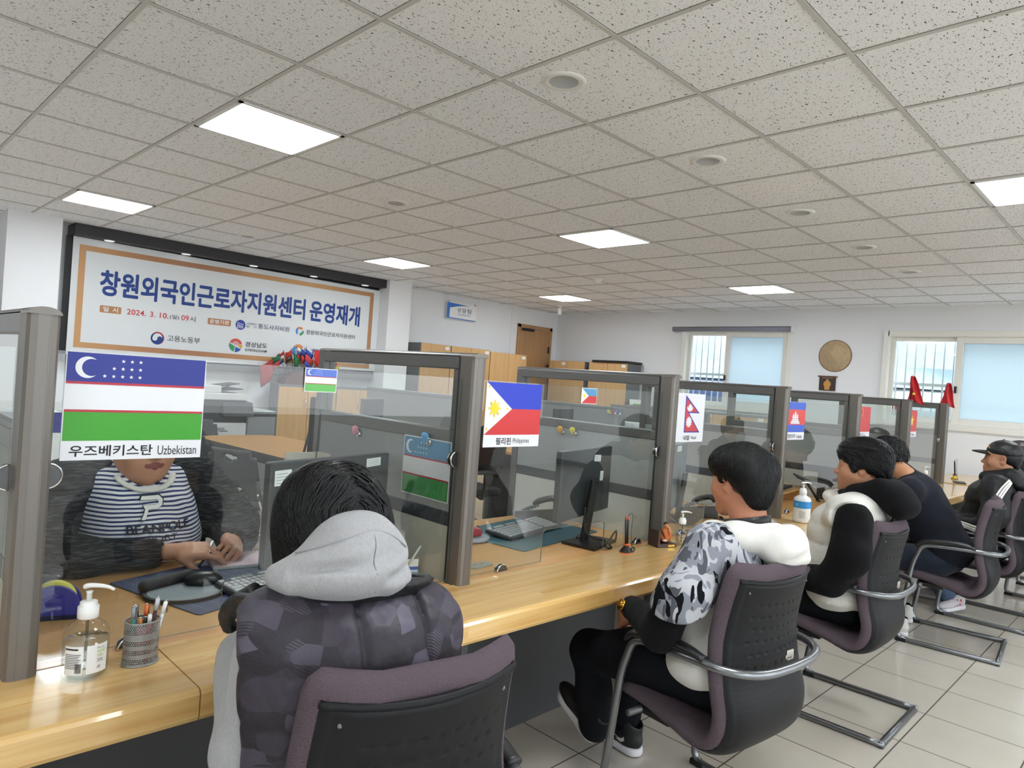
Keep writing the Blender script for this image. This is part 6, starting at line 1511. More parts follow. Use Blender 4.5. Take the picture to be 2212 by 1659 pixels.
m = MB(); wrap_rect(m, .0449, .018, .078, a0-.95, a0-.08, M_LABEL); wrap_rect(m, .0449, .018, .078, a0+.06, a0+1.05, M_LABEL)
lb = m.build('bottle_label', r)
ink2 = mat('label_grey_ink', '6c6f70', 0.6); lime = mat('label_lime', 'a7c34c', 0.6)
m = MB(); R0 = .0452
for q in range(9): wrap_rect(m, R0, .060-q*.0036, .0617-q*.0036, a0-.90, a0-.18-.05*(q % 3), ink2, 8)
wrap_rect(m, R0, .070, .0735, a0-.92, a0-.30, M_INK, 8)
m.build('label_print', lb); m = MB()
for q in range(12): wrap_rect(m, R0, .022, .042, a0-.40+q*.022, a0-.40+q*.022+(.012 if q % 3 else .017), M_INK, 2)
m.build('bar_code', lb); m = MB()
wrap_text(m, 'Pure', R0, .068, a0+.50, .016, .005, ink2); wrap_text(m, 'HAND', R0, .0600, a0+.50, .020, .0062, lime, .01); wrap_text(m, 'GEL', R0, .0515, a0+.50, .014, .0062, lime, .01); wrap_text(m, '70%', R0, .040, a0+.50, .014, .0075, M_INK, .0)
for da, dz in ((0, .008), (-.06, .005), (.06, .006)): wrap_rect(m, R0, .027, .027+dz, a0+.60+da-.012, a0+.60+da+.012, mat('aloe_green', '35552f', .6), 2)
m.build('front_print', lb)

# perforated metal pen cup, flattened oval, with its pens
M_PERF = bpy.data.materials.new('perforated_metal'); M_PERF.use_nodes = True
_n = M_PERF.node_tree.nodes; _l = M_PERF.node_tree.links; _p = _n['Principled BSDF']; _p.inputs['Base Color'].default_value = lin('97999a'); _p.inputs['Metallic'].default_value = .45; _p.inputs['Roughness'].default_value = .42
CUP = empty('pen_cup', (.548, 1.672, ZT), label='grey perforated metal cup full of pens on the counter', cat='pen cup')
def cupwall(m, r_, z0, z1, n=64): m.grid(lambda u, v: (r_*1.08*math.cos(2*PI*u), r_*.92*math.sin(2*PI*u), z0+(z1-z0)*v), n, 2, M_PERF, closed_u=True)
m = MB(); RC = .034
for z0, z1 in ((0, .006), (.018, .027), (.038, .047), (.058, .072), (.094, .097)): cupwall(m, RC, z0, z1)
hole = MB()
def perforated(z0, z1, rows):
    n = 46; dz = (z1-z0)/rows
    for rw in range(rows):
        zc = z0+dz*(rw+.5); off = .5 if rw % 2 else 0
        for k in range(n):
            # ring of metal around one round hole: square cell minus octagon
            u0, u1 = (k+off)/n, (k+1+off)/n; uc_ = (u0+u1)/2; du = (u1-u0)/2
            out = [(-1, -1), (0, -1), (1, -1), (1, 0), (1, 1), (0, 1), (-1, 1), (-1, 0)]
            inn = [(.74*math.cos(a), .74*math.sin(a)) for a in [1.25*PI, 1.5*PI, 1.75*PI, 0, .25*PI, .5*PI, .75*PI, PI]]
            def P(a, b):
                t = 2*PI*(uc_+a*du); return (RC*1.08*math.cos(t), RC*.92*math.sin(t), zc+b*dz/2)
            vs = [P(*q) for q in out]+[P(*q) for q in inn]
            m.raw(vs, [(i, (i+1) % 8, 8+(i+1) % 8, 8+i) for i in range(8)], M_PERF)
for z0, z1, rw in ((.006, .018, 3), (.027, .038, 3), (.047, .058, 3), (.072, .094, 6)): perforated(z0, z1, rw)
m.raw([(RC*1.08*math.cos(2*PI*k/40), RC*.92*math.sin(2*PI*k/40), .001) for k in range(40)], [tuple(range(40))], M_PERF)
m.build('cup_wall', CUP)
m = MB(); m.tube([(RC*1.08*math.cos(2*PI*k/48), RC*.92*math.sin(2*PI*k/48), .097) for k in range(48)], .0016, M_PERF, 8, closed=True); m.build('cup_rim', CUP)
m = MB(); m.tube([(RC*1.1*math.cos(2*PI*k/48), RC*.94*math.sin(2*PI*k/48), .002) for k in range(48)], .002, M_PERF, 8, closed=True); m.build('cup_foot', CUP)
pens = [(-.016, -.004, -.022, -.004, .128, '1d7a5a', 'green pen in the perforated cup', '8f9698'), (-.006, -.012, -.010, -.016, .104, 'a8323a', 'short dark red pen in the perforated cup', 'b5763a'), (.004, .002, .008, .004, .126, 'e8e6e2', 'white pen with orange clip in the perforated cup', 'd96a35'), (.008, -.012, .010, -.016, .110, 'c2353c', 'red and white pen in the perforated cup', 'e4e2de'),
        (.014, .006, .034, .012, .135, '5b2f3c', 'clear pen with dark red ink in the perforated cup', 'c9ccd0'), (.018, -.004, .046, -.006, .130, 'd6d8da', 'clear white pen leaning right in the perforated cup', 'eceeee'), (-.010, .010, -.012, .016, .124, '24407c', 'blue pen at the back of the perforated cup', 'b9bcc0'), (.0, -.006, .002, -.010, .102, 'c07f4a', 'small brown pencil in the perforated cup', '2a2522')]
for x0, y0, x1, y1, L_, c_, lb_, c2_ in pens:
    p = empty('pen', (.548+x0, 1.672+y0, ZT+.002), label=lb_, cat='pen', group='pens in the perforated cup')
    d = Vector((x1-x0, y1-y0, L_)); 
    m = MB(); m.cyl((0, 0, 0), d*.80, .0042, mat('pen_'+c_, c_, .35), 10); m.build('pen_barrel', p)
    m = MB(); m.cyl(d*.80, d, .0046, mat('pen_'+c2_, c2_, .3), 10); m.cyl(d*1.0, d*1.03, .002, M_CHROME, 8); m.box(d*.9+Vector((.0055, -.001, 0)), (.0018, .003, .026), M_CHROME); m.build('pen_top', p)

# pen on a string in a small weighted stand
def pen_stand(x, y, cb, ct, lb_, s=1.0):
    r = empty('pen_stand', (x, y, ZT), label=lb_, cat='pen stand', group='weighted pen stands')
    m = MB(); m.lathe([(.026*s, 0), (.026*s, .006*s), (.011*s, .026*s), (.012*s, .030*s)], mat('stand_'+cb, cb, .4), 24); m.build('stand_base', r)
    m = MB(); m.lathe([(.012*s, .029*s), (.017*s, .034*s), (.014*s, .037*s)], mat('stand_'+ct, ct, .4), 20); m.lathe([(.0265*s, -.0), (.0268*s, .0025*s), (.026*s, .004*s)], mat('stand_'+ct, ct, .4), 24, cap=False); m.build('stand_rim', r)
    for k, dx in enumerate((-.006, .006)):
        m = MB(); a = Vector((dx*s, 0, .036*s)); b = Vector(((dx*1.5+.004)*s, .01*s, (.152-.006*k)*s)); m.cyl(a, a.lerp(b, .86), .0042*s, M_BLACK, 10); m.cyl(a.lerp(b, .86), b, .0042*s, mat('stand_'+ct, ct, .4), 10, r2=.001*s); m.build('stand_pen', r)
    m = MB(); m.tube(smoothpath([(.013*s, .01*s, .148*s), (.030*s, 0, .154*s), (.018*s, -.006*s, .08*s), (.022*s, -.01*s, .045*s), (.03*s, -.006*s, .02*s)], 6), .0012*s, M_BLACK, 6)
    m.tube([(.034*s+.010*s*math.cos(a), -.01*s, .011*s+.010*s*math.sin(a)) for a in np.linspace(0, 2*PI, 16)], .003*s, M_BLACK, 8); m.build('pen_cord', r)
pen_stand(2.475, 1.700, '1c1b1d', 'd2622a', 'black and orange weighted pen stand on the counter before the second partition', 1.05)
pen_stand(8.52, 1.78, 'd8b52a', '2a2a2a', 'yellow pen stand on the end desk beyond the last partition', 1.3)
# seated clay figurine with book rest
r = empty('figurine', (2.742, 1.690, ZT), -.35, 'orange clay seated monk figurine on a dark wooden stand', 'figurine')
wd = mat('dark_wood', '3d2a22', .4)
m = MB(); m.box((0, 0, .008), (.105, .075, .016), wd, .002); m.build('wood_base', r)
m = MB(); m.box((-.047, .0, .045), (.012, .075, .062), wd, .002); m.build('wood_upright', r)
m = MB(); m.flat([(.005, .004), (.04, .004), (.04, .012), (.005, .012)], (0, -.0378, 0), X_, Z_, gold); m.build('brass_plate', r)
clay = mat('clay_orange', 'b5652f', .6)
v, f, mi = sdf_surface([ell((.012, 0, .034), (.028, .026, .020), 0), ell((.012, .004, .06), (.017, .015, .025), 0, k=.012), cap((-.004, -.008, .07), (.0, -.022, .045), .007, .006, 0, k=.006), cap((.028, -.008, .07), (.024, -.022, .045), .007, .006, 0, k=.006), ell((.012, -.004, .093), (.010, .011, .013), 1, k=.004), ell((.012, -.001, .100), (.0108, .0115, .010), 2, k=.002), cap((.022, -.010, .088), (.026, -.016, .066), .005, .005, 1, k=.004)], .0022, .006)
mesh_obj('clay_figure', [(v, f, mi)], [clay, mat('clay_face', 'c98a5f', .6), mat('clay_hair', '2c211c', .7)], r)
m = MB(); m.box((-.006, -.024, .030), (.02, .012, .006), M_LABEL, .001, rz=.3); m.build('open_book', r)
# second and third pump bottles
r = empty('pump_bottle', (2.845, 1.655, ZT), label='small clear square gel pump bottle beside the clay figurine', cat='bottle', group='hand gel pump bottles')
m = MB(); m.lathe([(0, .002), (.030, 0), (.0335, .004), (.0335, .072), (.030, .082), (.018, .090), (.016, .097)], M_CLEAR, 4*8, cap=False, sx_=1.0, sy=.8); m.build('bottle_body', r)
m = MB(); m.lathe([(0, .004), (.029, .003), (.0318, .008), (.0318, .066), (0, .0665)], M_GEL, 32, cap=False, sy=.8); m.build('gel', r)
pump(r, .097, .82, -.6)
r = empty('pump_bottle', (4.075, 1.600, ZT), label='large milky pump bottle with blue label band beside the white vest visitor', cat='bottle', group='hand gel pump bottles')
milk = mat('milky_plastic', 'dfe3e4', .35); blu = mat('label_blue', '2f8fd6', .4)
m = MB(); m.lathe([(.040, 0), (.0465, .004), (.0475, .015), (.0475, .125), (.044, .140), (.030, .151), (.020, .155), (.019, .162)], milk, 36); m.build('bottle_body', r)
m = MB(); m.lathe([(.0478, .085), (.0479, .086), (.0479, .124), (.0478, .125)], blu, 36, cap=False); m.build('blue_band', r)
m = MB(); a0 = math.atan2(-1.6, -4.07)
for q in range(6): wrap_rect(m, .0479, .030+q*.007, .032+q*.007, a0-.3, a0+.45-.1*(q % 2), ink2, 6)
m.build('label_print', r); m = MB()
for q in range(2): wrap_rect(m, .0482, .098+q*.009, .101+q*.009, a0-.75, a0-.45, M_LABEL, 4)
m.build('band_print', r); pump(r, .162, 1.0, -.6)
r = empty('pump_bottle', (7.05, 1.70, ZT), label='farthest pump bottle, only its white pump showing near the last desks', cat='bottle', group='hand gel pump bottles')
m = MB(); m.lathe([(.036, 0), (.04, .004), (.04, .10), (.03, .118), (.018, .124), (.017, .13)], M_CLEAR, 24); m.build('bottle_body', r); pump(r, .13, .95, -.6)

# ------------------------------------------------------------------ first desk
M_MAT = mat('cutting_mat', '3d4a68', .6); M_MATL = mat('mat_line', '8c98b4', .6)
def desk_mat(c, ang, w_, d_, base, line, lab, grid=True):
    r = empty('desk_mat', (c[0], c[1], ZT), ang, lab, 'desk mat')
    m = MB(); m.prism(rrect(-w_/2, w_/2, -d_/2, d_/2, .012), (0, 0, 0), X_, Y_, .0025, base); m.build('mat_sheet', r)
    if grid:
        m = MB()
        for k in range(-5, 6):
            if abs(k*.05) < w_/2-.01: m.flat([(k*.05-.0005, -d_/2+.012), (k*.05+.0005, -d_/2+.012), (k*.05+.0005, d_/2-.012), (k*.05-.0005, d_/2-.012)], (0, 0, .0027), X_, Y_, line)
            if abs(k*.05) < d_/2-.01: m.flat([(-w_/2+.012, k*.05-.0005), (w_/2-.012, k*.05-.0005), (w_/2-.012, k*.05+.0005), (-w_/2+.012, k*.05+.0005)], (0, 0, .0027), X_, Y_, line)
        m.build('grid_lines', r)
    return r
desk_mat((.985, 2.175), .276, .58, .42, M_MAT, M_MATL, 'navy blue cutting mat with white grid lines on the first desk')
ZM = ZT+.003
r = empty('mouse_pad', (.800, 2.095, ZM), .0, 'grey mouse pad with black wrist rest under the black mouse', 'mouse pad')
m = MB(); m.prism([(q[0], q[1]) for q in disc(.115, 36, sy=.88)], (0, 0, 0), X_, Y_, .008, mat('pad_black', '202124', .6)); m.build('pad_base', r)
m = MB(); m.flat(disc(.105, 36, sy=.86), (0, -.004, .0084), X_, Y_, mat('pad_grey', '8d949a', .7)); m.build('pad_top', r)
v, f, _ = sdf_surface([cap((-.095, .055, .018), (.04, .098, .020), .020, .020)], .005, .01); mesh_obj('wrist_rest', [(v, f, 0)], [mat('rest_black', '1d1d1f', .5, bump=.3, bscale=400)], r)
def mouse(x, y, z, ang, mt, lab):
    r = empty('computer_mouse', (x, y, z), ang, lab, 'mouse', 'computer mice')
    v, f, _ = sdf_surface([ell((0, .0, .012), (.031, .055, .026)), rbox((0, 0, -.02), (.1, .1, .021), .002, op='s', k=.004)], .0035, .01); mesh_obj('mouse_shell', [(v, f, 0)], [mt], r)
    m = MB(); m.cyl((-.003, .033, .0335), (.003, .033, .0335), .008, M_GRAYM, 14); m.build('scroll_wheel', r)
    return r
mouse(.862, 2.125, ZM+.0086, -1.9, mat('mouse_black', '1a1b1d', .35), 'black computer mouse on the grey pad of the first desk')
M_KEY = mat('key_grey', 'a9abab', .5); M_KBD = mat('keyboard_dark', '3a3c3e', .5)
def keyboard(x, y, z, ang, lab, keym, tilt=.07):
    r = empty('keyboard', (x, y, z), ang, lab, 'keyboard', 'computer keyboards')
    T = Matrix.Translation((0, 0, .012)) @ Matrix.Rotation(tilt, 4, 'X')
    m = MB(); m.M = T; m.box((0, 0, 0), (.445, .15, .018), M_KBD, .006); m.build('keyboard_case', r)
    m = MB(); m.M = T
    for row in range(6):
        yy = .058-row*.0205-(.004 if row else 0)
        xs = [-.209+.0192*k for k in range(22)]
        k = 0
        while k < 22:
            w_ = 1
            if row == 5 and k == 4: w_ = 7
            if row in (3, 4) and k in (0, 13): w_ = 2
            x0 = -.209+.0192*k
            if not (row == 0 and k in (1, 6, 11, 15)) and not (k == 15 or (k == 18 and row > 0) and False):
                m.box((x0+.0096*(w_-1), yy, .0115), (.0192*w_-.003, .0165, .007), keym, .0012, seg=1)
            k += w_
    m.build('keys', r)
    return r
keyboard(1.105, 2.035, ZM, .16, 'grey keyboard on the blue mat, partly behind the grey hoodie', M_KEY)
r = empty('notepad', (1.10, 2.335, ZM), -.22, 'pink spiral notepad under the hands of the person in the striped shirt', 'notepad')
m = MB(); m.b3(-.13, .13, -.09, .09, 0, .008, M_LABEL); m.build('page_block', r); m = MB(); m.b3(-.128, .128, -.088, .088, .008, .0095, mat('paper_pink', 'd9c4cc', .7)); m.build('pink_page', r)
m = MB()
for k in range(22): m.tube([(-.12+k*.0114, .088+.006*math.cos(a), .006+.007*math.sin(a)) for a in np.linspace(0, 2*PI, 9)], .0008, M_BLACK, 5)
m.build('spiral_binding', r)
r = empty('paper_sheet', (1.16, 2.20, ZM+.0004), .1, 'loose white sheet beside the pink notepad', 'paper'); MB().b3(-.07, .09, -.05, .03, 0, .001, M_LABEL).build('sheet', r)
# blue dispenser at the left
r = empty('tape_dispenser', (.462, 2.075, ZT), -.35, 'blue rounded desk tape dispenser with yellow insert behind the first post', 'tape dispenser')
blue = mat('dispenser_blue', '2b2f9c', .3); m = MB()
half = [(-.075, 0), (.060, .0), (.060, .03)]+[(.060*math.cos(a), .03+.058*math.sin(a)) for a in np.linspace(0, PI*.75, 14)]+[(-.075, .05)]
m.prism(half, (0, .025, 0), X_, Z_, .012, blue); m.prism(half, (0, -.013, 0), X_, Z_, .012, blue); m.b3(-.075, .06, -.025, .025, 0, .012, M_BLACK); m.build('side_shell', r)
m = MB(); m.lathe([(.018, -.012), (.05, -.012), (.05, .012), (.018, .012)], mat('tape_yellow', 'd8cf4a', .5), 28, (0, 0, .045), R=Matrix.Rotation(PI/2, 3, 'X'), cap=False); m.build('tape_roll', r)
m = MB(); m.box((-.05, .06, .05), (.11, .02, .09), M_BLACK, .02); m.build('rear_block', r)
# monitors
M_MON = mat('monitor_back', '34373a', .35, spec=.5); M_SCR = mat('screen_off', '0c0d10', .15)
def monitor(xl, yl, xr, yr, zb, zt, lab, mt=M_MON, stand=True, stickers=(), logo=None, depth=.03, base=0.0, fx=0.0):
    """seen from the back; (xl, yl)-(xr, yr) are its left and right edges seen from the visitors' side"""
    cx, cy = (xl+xr)/2, (yl+yr)/2; ang = math.atan2(yr-yl, xr-xl); w_ = math.hypot(xr-xl, yr-yl)
    r = empty('monitor', (cx, cy, ZT), ang, lab, 'monitor', 'computer monitors')
    MB().b3(-w_/2, w_/2, 0, depth, zb-ZT, zt-ZT, mt, .006).build('monitor_shell', r)
    MB().b3(-w_/2+.008, w_/2-.008, depth, depth+.002, zb-ZT+.016, zt-ZT-.008, M_SCR).build('screen', r)
    h = (zb+zt)/2-ZT
    if stand:
        m = MB(); m.box((fx, -.020, base+(h-base)*.55), (.07, .018, (h-base)*1.05), M_BLACK, .006, rx=.12); m.build('stand_neck', r)
        m = MB(); m.prism([(-.12, -.11), (.12, -.11), (.10, .06), (.03, .05), (0, .0), (-.03, .05), (-.10, .06)], (fx, 0, base+.001), X_, Y_, .012, M_BLACK); m.build('stand_foot', r)
    for k, (sx0, sz0, sw_, sh_, sa) in enumerate(stickers):
        m = MB(); ex = Vector((math.cos(sa), 0, math.sin(sa))); ez = Vector((-math.sin(sa), 0, math.cos(sa)))
        m.flat(rrect(0, sw_, 0, sh_, .003), (sx0-w_/2, -.0008, zt-ZT-sz0), ex, ez, M_LABEL)
        for q in range(4): m.flat([(sw_*.08, sh_*(.15+.2*q)), (sw_*(.9-.12*(q % 2)), sh_*(.15+.2*q)), (sw_*(.9-.12*(q % 2)), sh_*(.18+.2*q)), (sw_*.08, sh_*(.18+.2*q))], (sx0-w_/2, -.0012, zt-ZT-sz0), ex, ez, ink2)
        m.build('asset_sticker', r)
    if logo:
        m = MB(); m.text(logo, (w_*.26-w_/2+.06, -.0008, (zt-ZT)-.135), X_, Z_, mat('logo_dark', '1f2123', .3), w=.12, h=.03, bold=.01); m.build('maker_logo', r)
    return r
monitor(.985, 1.985, 1.520, 2.125, .795, 1.128, 'large dark monitor back between the person in the striped shirt and the grey hoodie visitor', stickers=((.018, .075, .066, .048, .02), (.428, .045, .075, .030, .04)), logo='reno', fx=.19)
monitor(2.19, 1.850, 2.715, 1.985, .850, 1.150, 'dark monitor back with small label behind the second glass guard', stickers=((.33, .060, .075, .030, -.06), (.41, .155, .035, .045, -.05)))
monitor(3.21, 1.95, 3.52, 2.05, .80, 1.155, 'grey computer monitor back behind the Nepal flag guard', mat('monitor_grey', '6d7276', .4), stickers=((.08, .045, .10, .03, .0),))
monitor(4.45, 2.02, 4.93, 2.10, .86, 1.17, 'dark monitor on a wooden riser behind the Cambodia flag guard', stickers=((.40, .03, .04, .06, 0),), base=.10)
monitor(5.75, 2.05, 6.2, 2.12, .82, 1.10, 'dark monitor behind the China flag guard')
# vertical marker box and tray at the far end of the first desk
r = empty('letter_rack', (1.44, 2.585, ZT), .0, 'white plastic file box on the first desk by the partition', 'file box')
m = MB(); wp = mat('rack_white', 'cfcbc0', .5)
for q in ((-.08, .08, -.045, -.041, 0, .32), (-.08, .08, .041, .045, 0, .34), (-.08, -.076, -.045, .045, 0, .32), (.076, .08, -.045, .045, 0, .34), (-.08, .08, -.045, .045, 0, .004)): m.b3(*q, wp)
m.build('box_shell', r)
m = MB(); m.tube(smoothpath([(.03, .0, .1), (.045, .01, .34), (.055, .02, .52)], 4), .004, glass_mat('acrylic_rod', 'c8cccc', .8), 6); m.build('clear_ruler', r)
# name card holder
r = empty('name_card', (1.478, 1.925, ZT), -.35, 'blue and white name card in clear holder beside the partition', 'name card')
m = MB(); m.b3(-.045, .045, -.002, .002, .0, .055, M_CLEAR); m.build('acrylic_holder', r)
m = MB(); m.b3(-.043, .043, -.0045, -.0035, .002, .052, M_LABEL); m.flat([(-.043, .014), (.043, .014), (.043, .026), (-.043, .026)], (0, -.005, 0), X_, Z_, mat('card_blue', '2b55b8', .5)); m.flat([(-.043, .002), (.043, .002), (.043, .010), (-.043, .010)], (0, -.005, 0), X_, Z_, mat('card_cyan', '7fc0dd', .5)); m.flat(rrect(-.038, -.026, .034, .047, .002), (0, -.005, 0), X_, Z_, mat('card_blue', '2b55b8', .5)); m.build('printed_card', r)
m = MB(); m.cyl((-.01, -.012, .01), (.045, -.012, .10), .004, wp, 8); m.build('white_stick', r)

# ------------------------------------------------------------------ second desk
desk_mat((2.36, 2.185), .15, .62, .42, mat('mat_teal', '3a6470', .5), M_MATL, 'dark teal desk mat on the second desk', False)
r = empty('mouse_pad', (2.025, 2.215, ZM), 0, 'light grey mouse pad under the red mouse on the second desk', 'mouse pad'); m = MB(); m.prism(disc(.10, 32, sy=.9), (0, 0, 0), X_, Y_, .007, mat('pad_light', 'a8aab4', .7)); m.build('pad_base', r)
mouse(2.05, 2.215, ZM+.0076, -1.5, mat('mouse_red', 'b0323f', .4), 'red computer mouse on the light grey pad of the second desk')
keyboard(2.36, 2.19, ZM, .20, 'light grey keyboard with raised feet on the teal mat', M_KEY, .12)
r = empty('cable_outlet', (1.780, 1.872, ZT-.001), .1, 'grey oval cable outlet set in the second desk', 'cable outlet'); m = MB(); m.prism(rrect(-.06, .06, -.028, .028, .025), (0, 0, 0), X_, Y_, .005, mat('outlet_grey', '9a9a94', .5)); m.build('outlet_plate', r)
m = MB()
for a in (0.3, 2.4, 4.5): m.flat(disc(.007, 3, cx=.022*math.cos(a), cy=.012*math.sin(a)), (0, 0, .0052), X_, Y_, M_BLACK)
m.build('outlet_slots', r)
def coil(name, pts, rad, pitch, thick, mt, parent):
    P = smoothpath(pts, 40); out = []; d = 0
    for i, p in enumerate(P[:-1]):
        tg = (P[i+1]-p).normalized(); d += (P[i+1]-p).length
        up = Vector((0, 0, 1)); sd = tg.cross(up).normalized(); up = sd.cross(tg); a = d/pitch*2*PI
        out.append(p+sd*rad*math.cos(a)+up*rad*math.sin(a))
    m = MB(); m.tube(out, thick, mt, 5); return m.build(name, parent)
def desk_phone(x, y, ang, lab, cordm, cord):
    r = empty('desk_phone', (x, y, ZT), ang, lab, 'phone', 'desk phones')
    m = MB(); m.prism([(-.09, 0), (.09, 0), (.09, .07), (-.09, .03)], (-.08, 0, 0), Y_, Z_, .16, mat('phone_dark', '2f2c2b', .4)); m.build('phone_base', r)
    m = MB(); m.tube(smoothpath([(-.05, -.09, .06), (-.05, -.05, .085), (-.05, .05, .115), (-.05, .09, .10)], 4), .016, mat('phone_dark', '2f2c2b', .4), 10); m.build('handset', r)
    m = MB()
    for a in range(4):
        for b in range(3): m.box((.02+b*.02, -.05+a*.022, .045+.010*a), (.014, .014, .008), M_GRAYM, .002)
    m.build('key_pad', r)
    coil('coiled_cord', cord, .006, .0042, .0018, cordm, r)
    return r
desk_phone(2.63, 2.36, 3.0, 'dark desk phone with brown coiled cord behind the second monitor', mat('cord_brown', '6b4a36', .5), [(-.06, .02, .03), (.02, .08, .012), (.10, .10, .012), (.16, .06, .012), (.10, .03, .012)])
desk_phone(3.62, 2.02, 2.8, 'black desk phone behind the guard with the Nepal flag', M_BLACK, [(.05, .02, .02), (.0, .13, .012), (-.05, .16, .012), (-.08, .10, .012)])
r = empty('cable', (0, 0, 0), label='black cable looping over the second desk through the guard opening', cat='cable')
m = MB(); m.tube(smoothpath([(2.40, 1.88, .90), (2.40, 1.87, .80), (2.44, 1.845, .765), (2.46, 1.80, .76), (2.455, 1.762, .74), (2.47, 1.80, .735), (2.56, 1.82, .79), (2.62, 1.86, .735)], 8), .004, M_BLACK, 8); m.build('cable_run', r)
r = empty('cable', (0, 0, 0), label='grey cable curving along the desk behind the Nepal flag guard', cat='cable')
m = MB(); m.tube(smoothpath([(3.12, 1.92, .82), (3.2, 1.88, .745), (3.33, 1.84, .737), (3.42, 1.85, .737), (3.30, 1.80, .737), (3.05, 1.80, .737)], 8), .0035, mat('cable_grey', '4a4c4e', .5), 8); m.build('cable_run', r)
# ------------------------------------------------------------------ further desks
r = empty('monitor_riser', (4.70, 2.02, ZT), .12, 'small wooden monitor riser box behind the Cambodia flag guard', 'riser'); m = MB()
for q in ((-.26, .26, -.11, .11, .085, .10), (-.26, -.245, -.11, .11, 0, .085), (.245, .26, -.11, .11, 0, .085)): m.b3(*q, M_LAM)
m.build('riser_box', r)
r = empty('tablet_stand', (5.02, 1.92, ZT), .5, 'black tablet on a folding stand before the Cambodia desk partition', 'tablet stand')
m = MB(); m.box((0, .03, .14), (.26, .17, .010), M_BLACK, .003, rx=.35); m.build('tablet', r); m = MB(); m.cyl((.02, -.06, .002), (.0, .03, .13), .007, M_BLACK, 8); m.cyl((.06, -.06, .002), (.04, .03, .13), .007, M_BLACK, 8); m.b3(-.02, .10, -.07, -.05, 0, .006, M_BLACK); m.build('stand_leg', r)
r = empty('acrylic_stand', (5.20, 1.86, ZT), .2, 'clear acrylic divider standing at the Cambodia desk opening', 'acrylic divider'); MB().b3(-.003, .003, -.08, .08, 0, .20, mat('acrylic_smoke', '3a3c3c', .2)).build('acrylic_sheet', r)
r = empty('acrylic_stand', (7.28, 1.86, ZT), .9, 'smoky acrylic divider on the Vietnam flag desk', 'acrylic divider'); MB().b3(-.10, .10, -.003, .003, 0, .14, mat('acrylic_smoke2', '8d867c', .3)).build('acrylic_sheet', r)
# magnets and clips on the partition fabric
def clip(x, y, z, col, lab, up=0):
    r = empty('magnet_clip', (x, y, z), -PI/2, lab, 'magnet clip', 'coloured clips on the partitions')
    cm = mat('clip_'+col, col, .4)
    v, f, _ = sdf_surface([ell((-.006, -.016, .008), (.012, .009, .012)), ell((.006, -.016, .008), (.012, .009, .012)), ell((0, -.016, -.006), (.010, .009, .013), k=.008)], .003, .006); mesh_obj('clip_grip', [(v, f, 0)], [cm], r)
    m = MB(); m.cyl((-.008, -.004, -.004), (.012, -.004, -.004), .009, M_CHROME, 12); m.cyl((.012, 0, -.014), (.012, -.010, -.014), .012, M_CHROME, 14); m.build('clip_spring', r)
xs2 = PX[2]-.0255; xs3 = PX[3]-.0255
clip(xs2, 2.385, 1.185, 'e59aa8', 'pink heart clip on the partition beside the first desk'); clip(xs2, 1.935, 1.205, '4a9cd8', 'blue clip holding the Uzbek flag sheet')
clip(xs3, 2.372, 1.190, 'e6a83a', 'orange clip on the partition of the second desk'); clip(xs3, 2.288, 1.192, 'd4c832', 'yellow green clip on the partition of the second desk')
# red flags on the partition posts
def red_flag(x, y, z, lab, starry, fl):
    r = empty('desk_flag', (x, y, z), -1.25, lab, 'flag', 'red flags on partition posts')
    m = MB(); m.cyl((0, 0, 0), (0, 0, .25), .003, M_BLACK, 8); m.build('flag_pole', r)
    m = MB(); m.grid(lambda u, v: (fl*((u-.5*(1-starry)-.18*starry)*.135*(.15+.85*(1-v)))+.006*math.sin(5*v+4*u), .014*math.sin(9*u+2*v), .245-.225*(1-v)*(.92+.16*u)), 14, 14, mat('flag_cloth_red', 'c3252b', .7)); fo = m.build('flag_cloth', r, solid=.0015)
    if starry: m = MB(); m.flat(star(.018, .020, .095), (0, -.019, 0), X_, Z_, C['cny']); m.build('gold_star', fo)
red_flag(6.565, 1.735, 1.47, 'small red flag with gold star on the post before the right window', True, 1); red_flag(7.80, 1.735, 1.47, 'plain red flag on the last partition post', False, 1)
# end desk beyond the last partition
r = empty('end_desk', (8.60, 1.76, 0), 0, 'wooden desk standing beyond the last partition', 'desk')
MB().b3(-.62, .72, -.22, .25, .695, .729, M_PINE, .004).build('desk_top', r)
for x in (-.58, .68): MB().b3(x-.015, x+.015, -.2, .23, 0, .695, M_GRAYM).build('side_leg', r)
r = empty('smartphone', (8.15, 1.66, ZT), .3, 'flat black phone lying on the end desk', 'phone'); m = MB(); m.prism(rrect(-.10, .10, -.05, .05, .008), (0, 0, 0), X_, Y_, .008, M_BLACK); m.build('phone_body', r)

